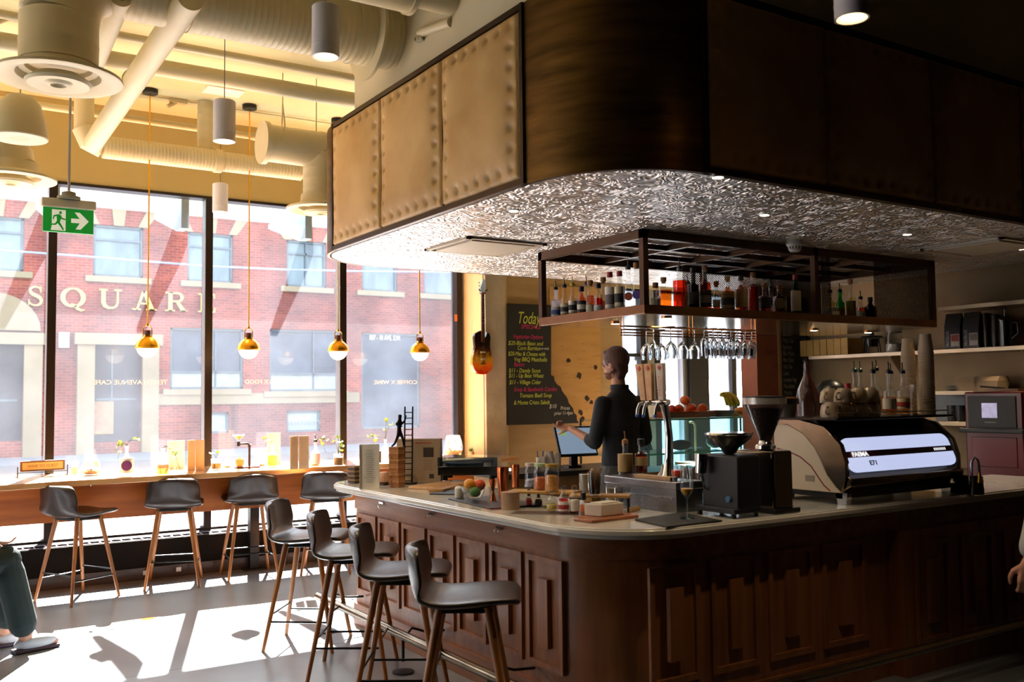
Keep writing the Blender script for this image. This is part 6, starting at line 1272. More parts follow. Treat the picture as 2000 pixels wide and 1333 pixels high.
def terr(loc, R, H, lab, tall=False):
    t = thing('terrarium', lab, 'terrarium', loc); k = [(0, 0), (R*.6, .0), (R*.9, H*.18), (R, H*.42), (R*.86, H*.75), (R*.68, H), (R*.65, H), (R*.83, H*.75), (R*.96, H*.42), (R*.86, H*.2), (0, .008)]
    M().lathe(k, n=26).build('bowl', clear, t); M().lathe([(0, .009), (R*.55, .01), (R*.84, H*.2), (R*.92, H*.32), (R*.5, H*.42), (0, H*.38)], n=22).build('pebbles', mat('pebbles', '#a4673a', .9, var=.5, vs=60, bump=.6, bs=60, col2='#e2d5c2'), t)
    random.seed(int(R*1e4)); ml = M()
    for i in range(14): a = random.random()*6.28; leaf(ml, (R*.45*cos(a), R*.45*sin(a), H*(.38+.25*random.random())), .03, a, random.uniform(.5, 1.4))
    ml.build('succulent', mat('succulent', '#b9b86a', .6, var=.3, vs=30), t)
terr(Wb(178, 929), .078, .13, 'round glass bowl of pebbles and moss on the window bar')
t = bottle(Wb(247, 931), .24, .050, 'clear bottle with purple round label holding a trailing yellow green vine', 'bottle vases on the window bar', label=LBW, lz=(.12, .6), stop='none', lvl=.2, sh=.58, disc=mat('label_plum', '#7a3a6c', .6), name='bottle_vase'); sprig(t, (0, 0, .24), [(.10, .02, .03, 4), (-.10, .0, -.05, 4), (-.06, .04, -.10, 3)], 3)
t = bottle(Wb(318, 928), .215, .048, 'clear bottle half full of orange drink with a hanging vine', 'bottle vases on the window bar', liq='orange', lvl=.38, label=None, stop='none', sh=.68, name='bottle_vase', neck=.018); sprig(t, (0, 0, .21), [(.11, -.02, -.10, 3), (.14, 0, -.19, 2)], 4)
def card(px, py, w_, h_, mt_, lab, rz=0, d_=.012, lines=False):
    t = thing('menu_card', lab, 'menu', Wb(px, py), rz); m = M(); m.box((-w_/4, 0, h_/2), (w_/2, d_/3, h_), (0, 0, .35)); m.box((w_/4, 0, h_/2), (w_/2, d_/3, h_), (0, 0, -.35)); m.build('card', mt_, t)
    if lines:
        m = M()
        for i in range(18): m.box((-w_/4+.002, -.006-d_/6, h_*.93-i*h_*.047), (w_*.36, .001, .002), (0, 0, .35)); m.box((w_/4-.002, -.006-d_/6, h_*.93-i*h_*.047), (w_*.36, .001, .002), (0, 0, -.35))
        m.build('printed_lines', mat('tan_ink', '#b98a5c', .7), t)
card(343, 915, .15, .24, mat('card_bright', '#f2f1ee', .6), 'white folded card standing right of the orange drink bottle')
card(382, 921, .14, .26, mat('card_orange', '#cfae88', .6), 'orange and cream folded menu standing left of the middle mullion')
card(534, 905, .13, .28, mat('card_bright', '#f2f1ee', .6), 'tall white card behind the bottle with a yellow flower leaf')
card(584, 917, .17, .28, mat('card_peach', '#e8bd8c', .6), 'large peach coloured printed menu on the window bar', 0, .012, True)
t = tumbler(Wb(422, 918), .046, .095, 'short glass planter with brown label left of the espresso stand', mat('soil_amber', '#b08040', .7, var=.4, vs=30), .6, name='glass_planter'); sprig(t, (0, 0, .09), [(-.05, 0, .02, 2), (.02, 0, .03, 2)], 8)
tumbler(Wb(444, 916), .028, .07, 'small tealight glass left of the pipe stand', mat('tealight', '#c08a4a', .6), .35); tumbler(Wb(512, 913), .026, .07, 'small tealight glass right of the pipe stand', mat('tealight', '#c08a4a', .6), .4)
p = Wb(487, 914); t = thing('dripper_stand', 'black pipe coffee dripper stand with glass cone on a maroon base', 'coffee dripper', p); M().box((-.02, 0, .006), (.20, .10, .012)).build('base', mat('maroon_base', '#5a1f30', .5), t, bevel=.003)
M().tube([(0, 0, .012), (0, 0, .19), (-.012, 0, .205), (-.03, 0, .208), (-.085, 0, .208)], .010, 12).tube([(-.095, 0, .19), (-.095, 0, .232)], .015, 14).tube([(0, 0, .18), (0, 0, .20)], .014, 12).build('pipe_arm', mat('iron_pipe', '#2e2430', .4, .4), t)
M().lathe([(.006, .235), (.012, .245), (.052, .29), (.054, .292), (.050, .292), (.010, .248), (.004, .24)], (-.095, 0, 0), 24).build('glass_cone', clear, t); M().lathe([(0, .25), (.012, .25), (.040, .281), (0, .281)], (-.095, 0, 0), 20).build('coffee_grounds', mat('grounds', '#c9862a', .7, var=.3, vs=60), t)
t = thing('bamboo_cup', 'round tan wooden cup standing on the maroon base', 'cup', (p[0]-.085, p[1]+.0, p[2]+.0125)); M().lathe([(0, 0), (.026, 0), (.036, .03), (.034, .065), (.03, .065), (0, .01)], n=20).build('cup', mat('tan_cup', '#c98a4a', .5), t); m = M(); 
for i in range(5): leaf(m, (0, 0, .06), .022, i*1.25, .9)
m.build('sprout', mat('sprout_cream', '#d6c98a', .6), t)
t = bottle(Wb(532, 912), .20, .046, 'clear wide bottle with yellow flower leaf and stems', 'bottle vases on the window bar', label=None, stop='none', lvl=.5, liq='yellow', sh=.5, name='bottle_vase'); sprig(t, (0, 0, .2), [(-.10, 0, .03, 3), (-.07, 0, -.02, 2)], 5)
t = bottle(Wb(616, 912), .215, .040, 'slender bottle with pale lavender tint and black tongs in its neck', 'bottle vases on the window bar', label=mat('label_lilac', '#c9b4c6', .6), lz=(.1, .55), stop='pour', lvl=.3, liq='amber', name='bottle_vase'); sprig(t, (0, 0, .215), [(.12, 0, -.02, 3), (.10, 0, -.10, 3)], 6)
t = tumbler(Wb(661, 911), .046, .11, 'short square glass with brown drink label holding a leafy plant by the right mullion', mat('soil_amber', '#b08040', .7), .7, name='glass_planter'); sprig(t, (0, 0, .10), [(-.07, 0, .10, 3), (.03, 0, .09, 3), (.06, 0, .05, 3), (.0, 0, .13, 2), (.05, 0, .0, 2)], 7)
t = bottle((3.92, 8.35, WZ), .20, .04, 'clear bottle with yellow leaves behind the ladder sculpture', 'bottle vases on the window bar', label=None, stop='none', lvl=.3, name='bottle_vase'); sprig(t, (0, 0, .2), [(-.2, 0, .0, 3), (-.16, 0, -.09, 3), (.02, 0, .16, 3), (.1, 0, .12, 3), (.0, 0, .06, 2)], 9)
terr(Wb(885, 893), .10, .215, 'tall glass vase of pebbles and yellow green plants beside the concrete column')
t = thing('potted_succulent', 'tiny spiky green succulent in a pale pot at the foot of the column', 'plant', (ay(920, 885, 8.2).x, 8.2, WZ)); M().lathe([(0, 0), (.026, 0), (.034, .03), (.028, .055), (0, .055)], n=18).build('pot', mat('pale_pot', '#c9b09a', .6), t); m = M()
for i in range(16): a = i*2.4; m.rod((0, 0, .05), (.035*cos(a)*(.4+.04*i), .035*sin(a)*(.4+.04*i), .10-.002*i), .005, .001, 6)
m.build('spikes', mat('succulent_green', '#4f8f3a', .5), t)
for px, py, lab in ((753, 902, 'pair of dark objects on the far window bar behind the menus'),): 
    t = thing('napkin_holder', 'small dark napkin holder on the window bar behind the folded menu', 'holder', (3.72, 8.2, WZ)); M().box((0, 0, .05), (.14, .07, .10)).build('holder', drk, t)
# ------------------------------------------------------------------ till counter, display case behind the bar
t = thing('till_counter', 'wooden back counter carrying the till screen', 'counter', (3.9, 6.15, 0)); tw = wood('counter_wood', '#7d5a34', '#a27a4c', .5, 'X')
M().bb((0, 0, .86), (1.35, .55, .90)).build('worktop', mat('counter_dark', '#2c2622', .4), t); M().bb((.02, .02, 0), (1.33, .53, .86)).build('cabinet', tw, t)
for i in range(3): M().bb((.9, -.0, .60-.25*i), (1.30, .02, .80-.25*i)).build('drawer', tw, t, bevel=.003)
p = Vector((4.69, 6.33, .9005)); t = thing('till_screen', 'black touch screen till with blue grey display in front of the barman', 'screen', p, radians(-8))
q_ = Euler((radians(-24), 0, 0)).to_matrix()
def Q(m, c, d): c2 = q_ @ Vector(c); return m.box(c2+Vector((0, 0, .20)), d, q_)
m = M(); Q(m, (0, 0, .02), (.36, .028, .26)); m.build('monitor', blackplast, t, bevel=.006); m = M(); Q(m, (0, -.0155, .02), (.325, .003, .225)); m.build('display', mat('till_display', '#7f93a8', .3, emis='#8aa0b8', es=.5, var=.08, vs=6), t)
m = M(); Q(m, (-.11, -.018, .09), (.05, .002, .04)); m.build('green_tile', mat('tile_green', '#9cc46a', .4, emis='#9cc46a', es=.4), t); M().bb((-.06, .02, 0), (.06, .12, .02)).bb((-.03, .03, .02), (.03, .07, .20)).build('stand', blackplast, t)
t = thing('pen_cup', 'small white cup of pens left of the till screen', 'cup', (4.28, 6.25, .9005)); M().lathe([(0, 0), (.032, 0), (.038, .11), (.034, .11), (0, .01)], n=20).build('cup', mat('cup_offwhite', '#cfc4b0', .5), t)
for a, c in ((.2, '#2a55b0'), (1.2, '#1f3f86'), (2.6, '#26262a')): M().rod((.01*cos(a*2), .01*sin(a*2), .01), (.03*cos(a*2), .02*sin(a*2), .16), .004, n=8).build('pen', mat('pen'+c[1:], c, .4), t)
t = thing('receipt_papers', 'curled white receipts and paper bags in front of the till', 'paper', (4.30, 6.19, .9005)); random.seed(11)
rp_ = mat('receipt', '#cfc3b4', .7, var=.1, vs=40)
for i, (x, y, w_, h_, tl) in enumerate(((-.06, .0, .07, .12, .3), (.03, -.01, .075, .16, -.1), (.09, .0, .06, .14, .2))): M().grid(lambda u, v, x=x, y=y, w_=w_, h_=h_, tl=tl: (x+(u-.5)*w_+v*tl*.1, y+.015*sin(u*5+v*2), v*h_), 8, 10).build('receipt', rp_, t, solid=.0015)
# display case
fx0, fx1, fy0, fy1 = 5.30, 7.40, 6.55, 7.10
t = thing('display_case', 'glass display case with green tinted shelf edges behind the barman', 'display case', (fx0, fy0, 0)); W3 = fx1-fx0; D3 = fy1-fy0; gt_ = mat('green_glass_edge', '#58d8c6', .15, coat=.5, var=.05); 
M().bb((0, 0, 0), (W3, D3, .80)).build('cabinet', tw, t); zt = ay(1370, 817, fy0).z; z2 = ay(1300, 886, fy0).z
case_g = glass('case_glass', (.70, .90, .90), dust=.03)
for zz in (zt, z2):
    M().bb((0.01, .012, zz-.012), (W3-.01, D3-.01, zz)).build('shelf_glass', case_g, t); M().bb((0, 0, zz-.014), (W3, .012, zz+.002)).build('shelf_edge', gt_, t)
M().bb((.02, .004, .80), (W3-.02, .008, zt-.015)).build('front_glass', glass('cyan_case_glass', (.62, .88, .92), dust=.04), t)
m = M(); 
for x in (0, W3-.015): m.bb((x, 0, .80), (x+.015, .015, zt)).bb((x, D3-.015, .80), (x+.015, D3, zt))
m.build('corner_post', blackmetal, t)
fz = zt+.0005
def FX(px, Y): return ay(px, 815, Y).x
bk = mat('terracotta_tray', '#b8431c', .4, coat=.3, var=.08)
def tray(px0, px1, Y, H, lab, mt_, name='fruit_tray'):
    x0, x1 = FX(px0, Y), FX(px1, Y); t = thing(name, lab, 'tray', ((x0+x1)/2, Y+.14, fz)); w_ = (x1-x0)/2; m = M()
    m.add([(-w_*.85, -.10, 0), (w_*.85, -.10, 0), (w_*.85, .10, 0), (-w_*.85, .10, 0), (-w_, -.13, H), (w_, -.13, H), (w_, .13, H), (-w_, .13, H), (-w_*.95, -.12, H), (w_*.95, -.12, H), (w_*.95, .12, H), (-w_*.95, .12, H), (-w_*.8, -.09, .01), (w_*.8, -.09, .01), (w_*.8, .09, .01), (-w_*.8, .09, .01)],
          [(0, 3, 2, 1), (0, 1, 5, 4), (1, 2, 6, 5), (2, 3, 7, 6), (3, 0, 4, 7), (4, 5, 9, 8), (5, 6, 10, 9), (6, 7, 11, 10), (7, 4, 8, 11), (8, 9, 13, 12), (9, 10, 14, 13), (10, 11, 15, 14), (11, 8, 12, 15), (12, 13, 14, 15)]); m.build('tray', mt_, t, bevel=.003); return t
tray(1307, 1398, 6.62, .062, 'terracotta red ribbed tray of oranges on the display case', bk); tray(1402, 1438, 6.64, .062, 'dark maroon tray of bananas on the display case', mat('maroon_tray', '#5a1f18', .4))
for i, (px, py, r, c, lab) in enumerate(((1312, 789, .040, '#c8402a', 'red apple at the left end of the terracotta tray'), (1326, 792, .042, '#d8501f', 'red orange fruit second from left in the terracotta tray'), (1338, 778, .042, '#e06a20', 'orange on top of the pile in the terracotta tray'), (1350, 790, .045, '#e2601c', 'orange in the middle of the terracotta tray'), (1372, 793, .043, '#e86a1c', 'orange at the right end of the terracotta tray'))):
    Y = 6.74 if i != 2 else 6.78; x = ay(px, py, Y); fruit((x.x, Y, zt+.035+r*1.15 if i != 2 else zt+.035+.045+.085), r*1.15, c, lab, 'orange_fruit' if i else 'red_apple')
BS = 2.0
bt = thing('banana_bunch', 'bunch of yellow green bananas on the maroon tray', 'bananas', (FX(1410, 6.72), 6.72, zt+.05)); 
for i in range(6):
    a = radians(-70+28*i); m = M(); pts_ = []; rr_ = []
    for k in range(9): s_ = k/8; th = -.2+1.9*s_; pts_.append(Vector((cos(a)*.10*sin(th)*BS, -.02+sin(a)*.03*sin(th)-.01*i*.3, .06+.085*cos(th)*1.2+.012*(i % 2)))); rr_.append(.028*(sin(pi*min(1, max(0, s_*.92+.05)))**.4))
    m.tube(pts_, rr_, 8); m.build('banana', mat('banana_skin', '#b9ab22', .5, var=.25, vs=10, col2='#7f9a24'), bt)
t = thing('sandwich', 'wrapped sandwich roll on a small board at the right of the display case', 'sandwich', (FX(1447, 6.75), 6.75, fz)); M().box((0, 0, .012), (.22, .16, .024)).build('board', wood('olive_board', '#7d6a2c', '#94803a', .6, 'X'), t); M().ball((0, 0, .055), .07, 16, (1.1, .7, .5)).build('bun', mat('bun', '#c98a4c', .6, var=.2, vs=20), t)
t = thing('potted_herb', 'small leafy green plant at the corner of the salmon column', 'plant', (FX(1478, 6.9), 6.9, fz)); M().lathe([(0, 0), (.035, 0), (.045, .08), (0, .08)], n=18).build('pot', mat('pot_dark', '#2d2a26', .6), t)
random.seed(21); m = M(); ms = M()
for i in range(24): a = random.random()*6.28; h_ = .12+random.random()*.20; r_ = .03+.06*random.random(); ms.rod((0, 0, .08), (r_*cos(a), r_*sin(a), h_), .0015, n=4); leaf(m, (r_*cos(a), r_*sin(a), h_), .045, a, random.uniform(.2, 1.2))
m.build('leaves', mat('herb_green', '#3f7a2a', .5, var=.2), t); ms.build('stem', vine, t)
rc = [mat('sleeve_%d' % i, c, .6) for i, c in enumerate(('#cdbfa0', '#8a6a3c', '#e0d8c2', '#7c7a5a', '#b29a6a', '#d8cfae', '#6f5a3c'))]
def records(x, y, z, n_, lean, lab, h_=.19):
    for i in range(n_): t = M().box((0, 0, h_/2), (.006, .16, h_), (0, lean, 0)).build('record_sleeve', rc[i % 7], None, (x+i*.0155, y, z+.012)); tag(t, lab, 'record', lab)
records(FX(1232, 6.85), 6.85, z2+.0, 11, radians(-24), 'thin paper sleeves leaning in a row inside the display case'); records(FX(1268, 6.9), 6.9, zt+.0, 7, radians(16), 'thin paper sleeves leaning in a row on top of the display case', .16)
t = thing('bread_loaf', 'dark crusty loaf on the lower shelf of the display case', 'bread', (FX(1328, 6.8), 6.8, z2+.0005)); M().ball((0, 0, .05), .10, 18, (1.3, .7, .5)).build('loaf', mat('loaf_brown', '#4c3a22', .8, var=.3, vs=14, bump=.3, bs=30), t)
t = thing('dark_fruit_pile', 'black teapots silhouette on the lower shelf of the display case', 'teapot', (FX(1395, 6.8), 6.8, z2+.0005)); t.name = 'black_teapot'; M().ball((0, 0, .07), .08, 18, (1.2, .9, .85)).lathe([(0, .13), (.03, .13), (.02, .16), (0, .17)], n=14).build('pot', blackplast, t); M().tube([(.09, 0, .04), (.14, 0, .08), (.15, 0, .13)], [.02, .014, .009], 10).build('spout', blackplast, t)
t['label'] = 'black teapot inside the display case, right of the loaf'
t = thing('black_teapot', 'second black teapot inside the display case behind the chrome grinder hopper', 'teapot', (FX(1436, 6.8), 6.8, z2+.0005)); M().ball((0, 0, .07), .08, 18, (1.1, .9, .85)).lathe([(0, .13), (.03, .13), (.02, .16), (0, .17)], n=14).build('pot', blackplast, t)
t = thing('case_tap', 'slim pale swan neck tap behind the display case glass', 'tap', (FX(1357, 7.25), 7.25, 0)); M().tube([(0, 0, .8), (0, 0, 1.16)]+[(-.05+.05*cos(a), 0, 1.16+.05*sin(a)) for a in [pi*i/6 for i in range(1, 5)]], .011, 10).build('spout', mat('tap_cream', '#cfc4a4', .3, .4), t); M().bb((-.15, -.1, 0), (.15, .15, .80)).build('stand', tw, t)
t = thing('squeeze_bottle', 'pale squeeze bottle with pointed nozzle standing left of the stacked tumblers', 'bottle', (3.62, 4.05, .8855)); t['label'] = 'pale squeeze bottle with pointed nozzle at the left end of the steel drainer'; t.location = (3.84, 4.32, .8855); M().lathe([(0, 0), (.032, 0), (.034, .12), (.028, .14), (.012, .155), (.003, .20), (0, .20)], n=18).build('bottle', mat('squeeze_cream', '#cbb8a0', .5), t)
# ------------------------------------------------------------------ people
def loft(m, rings, n=22):
    """rings of (centre, half width, half depth, heading)"""
    vs = []
    for c, rx, ry, yaw in rings: vs += [Vector(c)+Vector((cos(yaw)*rx*cos(2*pi*k/n)-sin(yaw)*ry*sin(2*pi*k/n), sin(yaw)*rx*cos(2*pi*k/n)+cos(yaw)*ry*sin(2*pi*k/n), 0)) for k in range(n)]
    fs = [(i*n+k, i*n+(k+1) % n, (i+1)*n+(k+1) % n, (i+1)*n+k) for i in range(len(rings)-1) for k in range(n)]+[tuple(reversed(range(n))), tuple(range((len(rings)-1)*n, len(rings)*n))]
    return m.add(vs, fs)
def fuse(m, name, mt_, parent, vox=.007, smooth=4):
    o = m.build(name, mt_, None); md = o.modifiers.new('r', 'REMESH'); md.mode = 'VOXEL'; md.voxel_size = vox; md.use_smooth_shade = True
    s = o.modifiers.new('s', 'SMOOTH'); s.factor = .5; s.iterations = smooth
    dg = bpy.context.evaluated_depsgraph_get(); dg.update(); me = bpy.data.meshes.new_from_object(o.evaluated_get(dg)); nm = o.name; bpy.data.objects.remove(o)
    me.materials.clear(); me.materials.append(mt_); o = bpy.data.objects.new(name, me); COL.objects.link(o); me.polygons.foreach_set('use_smooth', [True]*len(me.polygons)); o.parent = parent; return o
def limb(m, pts, rr_, n=14, steps=5):
    P_, R_ = [], []
    pts = [Vector(p) for p in pts]
    for i in range(len(pts)-1):
        for k in range(steps):
            f_ = k/steps; P_.append(pts[i].lerp(pts[i+1], f_)); R_.append(rr_[i]+(rr_[i+1]-rr_[i])*f_)
    P_.append(pts[-1]); R_.append(rr_[-1]); m.tube(P_, R_, n)
    for p, r in zip(pts[1:-1], rr_[1:-1]): m.ball(p, r*.99, 12)
    m.ball(pts[-1], rr_[-1]*.97, 12); m.ball(pts[0], rr_[0]*.97, 12)
def hand(m, w, fwd_, up_, s=1.0, curl=.5, thumb=1, pinch=False):
    """w wrist, fwd_ direction of the palm, up_ back of the hand; thumb = +1/-1 picks its side"""
    f = Vector(fwd_).normalized(); u = (Vector(up_)-f*Vector(up_).dot(f)).normalized(); r = f.cross(u)*thumb; w = Vector(w)
    for k in range(4):
        base = w+f*.085*s+r*(.030-.019*k)*s; limb(m, [w+f*.01*s+r*(.016-.010*k)*s, base], [.016*s, .0125*s], 10, 4)
        L = (.076, .084, .078, .062)[k]*s; c = curl*(1+.12*k)+(.5 if pinch and k > 0 else 0); d = f; p = base; pts = [p]
        for j, q in enumerate((.45, .32, .23)):
            a = c*(.6, .9, .7)[j]; d = rot_d(d, r, a, u)
            p = p+d*L*q; pts.append(p)
        limb(m, pts, [.0092*s, .0085*s, .0078*s, .0066*s], 10, 3)
    tb = w+f*.025*s+r*.022*s; t1 = tb+(f*.55+r*.75-u*.25).normalized()*.040*s; t2 = t1+(f*.85+r*.25-u*.4).normalized()*.032*s; t3 = t2+(f*.9-r*.15-u*.35).normalized()*.024*s
    limb(m, [tb, t1, t2, t3], [.015*s, .0115*s, .0098*s, .008*s], 10, 3)
def rot_d(d, r, a, u):
    """bend direction d towards the palm (away from u) by angle a about the knuckle axis"""
    ax_ = r.normalized(); q1 = Quaternion(ax_, a) @ d; q2 = Quaternion(ax_, -a) @ d
    n1 = -u
    # choose the turn that keeps curling the same way: towards the palm, then back to the wrist
    rot_d.s = getattr(rot_d, 's', 1)
    test = Quaternion(ax_, .1) @ u.cross(ax_).normalized()
    base = u.cross(ax_).normalized()
    sgn = 1 if (Quaternion(ax_, .1) @ base).dot(n1) > base.dot(n1) else -1
    sgn = sgn if base.dot(d) > -.99 else sgn
    return Quaternion(ax_, a*sgn) @ d
def head(m, c, f, s=1.0):
    """c centre of the head, f the way it looks"""
    f = Vector(f); f.z = 0; f.normalize(); yaw = math.atan2(-f.x, f.y); Rm = Matrix.Rotation(yaw, 3, 'Z'); c = Vector(c)
    k = M(); k.ball((0, -.012, .025), .098, 22, (.78, .98, .98)); k.ball((0, .018, -.035), .078, 18, (.80, .92, 1.0)); k.ball((0, .045, -.085), .040, 14, (.95, .85, .75)); k.ball((0, .015, -.070), .058, 14, (.95, 1, .7))
    k.ball((0, .092, -.022), .014, 12, (.9, 1.1, 1.1)); k.rod((0, .080, .020), (0, .100, -.020), .007, .011, 10); k.ball((0, .082, .030), .030, 12, (1.3, .35, .35)); k.ball((0, .080, -.058), .020, 12, (1.1, .5, .40)); k.ball((0, .082, -.085), .018, 12, (1.2, .6, .8))
    for sx in (-1, 1): k.ball((sx*.036, .070, -.015), .024, 12, (1, .6, .8)); k.ball((sx*.078, -.008, -.010), .026, 12, (.32, .75, 1.15)); k.ball((sx*.030, .074, .012), .013, 10)
    m.add([c+Rm @ (v*s) for v in k.v], k.f); return Rm, c
skin = mat('skin', '#c58e70', .5, var=.05, vs=12); hairm = mat('brown_hair', '#351a0b', .6, var=.3, vs=14, stretch=(6, 6, 1), bump=.5, bs=40, col2='#5e3018')
def man():
    t = thing('person', 'barman in a black shirt seen from behind, reaching to the till screen', 'person', (4.73, 5.80, 0), radians(4))
    b = M(); H = 1.0
    loft(b, [((0, 0, .90), .14, .10, 0), ((0, 0, .98), .155, .11, 0), ((0, 0, 1.08), .145, .10, 0), ((0, .005, 1.20), .155, .105, 0), ((0, 0, 1.34), .175, .11, 0), ((0, -.01, 1.44), .17, .095, 0), ((0, -.015, 1.50), .11, .07, 0), ((0, -.01, 1.55), .06, .06, 0)])
    limb(b, [(0, -.01, 1.50), (-.01, .0, 1.57), (-.012, .01, 1.65)], [.062, .054, .054])
    hc = (-.035, .018, 1.735); hf = (-.30, .95, 0); head(b, hc, hf)
    for s in (-1, 1): limb(b, [(s*.085, 0, .93), (s*.10, .01, .52), (s*.105, -.02, .10)], [.085, .058, .042]); limb(b, [(s*.105, -.03, .05), (s*.115, .16, .035)], [.04, .03])
    # left arm bent forward to the screen, right arm hanging slightly bent
    shL, elL, wrL = Vector((-.185, -.01, 1.43)), Vector((-.250, .02, 1.135)), Vector((-.275, .27, 1.235))
    limb(b, [shL, elL, wrL], [.052, .040, .027]); hand(b, wrL+Vector((-.003, .01, .003)), (-.25, .95, .15), (-.55, -.1, .85), .95, .55, -1, True)
    shR, elR, wrR = Vector((.185, -.01, 1.43)), Vector((.25, -.02, 1.15)), Vector((.22, .18, 1.05))
    limb(b, [shR, elR, wrR], [.052, .040, .027]); hand(b, wrR, (-.1, .9, -.3), (.5, 0, .8), .95, .6, 1)
    bo = fuse(b, 'body', skin, t, .0065)
    sm = M(); loft(sm, [((0, 0, .955), .172, .125, 0), ((0, 0, 1.0), .172, .125, 0), ((0, .0, 1.10), .162, .115, 0), ((0, .005, 1.22), .172, .118, 0), ((0, 0, 1.34), .19, .122, 0), ((0, -.01, 1.43), .188, .108, 0), ((0, -.014, 1.49), .135, .085, 0), ((-.002, -.012, 1.535), .074, .070, 0), ((-.004, -.008, 1.550), .068, .066, 0)])
    limb(sm, [(-.17, -.01, 1.425), shL+Vector((-.01, 0, 0)), elL], [.066, .064, .056]); limb(sm, [elL, elL.lerp(wrL, .22)], [.056, .050]); limb(sm, [(.17, -.01, 1.425), shR+Vector((.01, 0, 0)), elR], [.066, .064, .056]); limb(sm, [elR, elR.lerp(wrR, .25)], [.056, .050])
    fuse(sm, 'shirt', mat('black_shirt', '#0b0d14', .75, var=.2, vs=6, bump=.3, bs=14), t, .007)
    tm = M(); loft(tm, [((0, 0, .82), .155, .118, 0), ((0, 0, .9), .165, .122, 0), ((0, 0, 1.0), .160, .116, 0)])
    for s in (-1, 1): limb(tm, [(s*.085, 0, .90), (s*.10, .01, .52), (s*.105, -.02, .09)], [.098, .075, .062])
    fuse(tm, 'trousers', mat('grey_trousers', '#4c4a48', .8, var=.15, vs=30, bump=.2, bs=60), t, .008)
    for s in (-1, 1): k = M(); k.ball((s*.112, .045, .045), .06, 16, (.75, 2.2, .75)); k.build('shoe', blackplast, t)
    hm = M(); Rm = Matrix.Rotation(math.atan2(.30, .95), 3, 'Z'); c = Vector(hc)
    k = M(); k.ball((0, -.020, .045), .110, 26, (.82, .97, .94)); k.ball((0, .045, .090), .058, 16, (1.1, .9, .5)); k.ball((0, -.062, -.020), .066, 16, (1.12, .7, 1.25)); k.ball((0, -.055, -.085), .046, 14, (1.15, .7, .9))
    for sx in (-1, 1): k.ball((sx*.055, -.045, .0), .050, 14, (.62, .9, 1.25)); k.ball((sx*.066, .020, .045), .034, 12, (.45, .9, .9))
    random.seed(4)
    for i in range(70):
        a = random.uniform(-2.6, 2.6); z_ = random.uniform(-.09, .05); r_ = .083*(1-max(0, z_-.03)**2*40) if z_ > .03 else .083
        if abs(a) < 1.5 and z_ < .05: continue
        p0 = Vector((r_*sin(a)*.98, -.02+r_*cos(a)*-1*-1*(.98) if abs(a) < 1 else -.02+r_*cos(a), .03+z_)); k.rod(p0, p0+Vector((.006*sin(a), .006*cos(a), -.035)), .008, .003, 6)
    hm.add([c+Rm @ v for v in k.v], k.f); fuse(hm, 'hair', hairm, t, .006, 2)
    # short beard
    k = M(); k.ball((0, .018, -.037), .081, 36, (.80, .93, 1.0)); k.ball((0, .045, -.087), .043, 24, (.95, .85, .75))
    k.f = [f_ for f_ in k.f if all(k.v[q].z < -.060 and k.v[q].y > .0 for q in f_)]; k.mi = [0]*len(k.f); k.v = [c+Rm @ v for v in k.v]
    k.build('beard', mat('beard_brown', '#7a4e38', .9, var=.3, vs=60), t, ang=180)
    # collar and eyes
    M().lathe([(.066, 1.535), (.072, 1.54), (.070, 1.572), (.062, 1.576)], (-.006, -.004, 0), 24).build('collar', MC['black_shirt'], t, solid=.004)
    for sx in (-1, 1): e = Rm @ Vector((sx*.030, .082, .010)); M().ball(c+e, .0085, 10).build('eye', mat('eye_dark', '#1d1512', .2), t)
man()
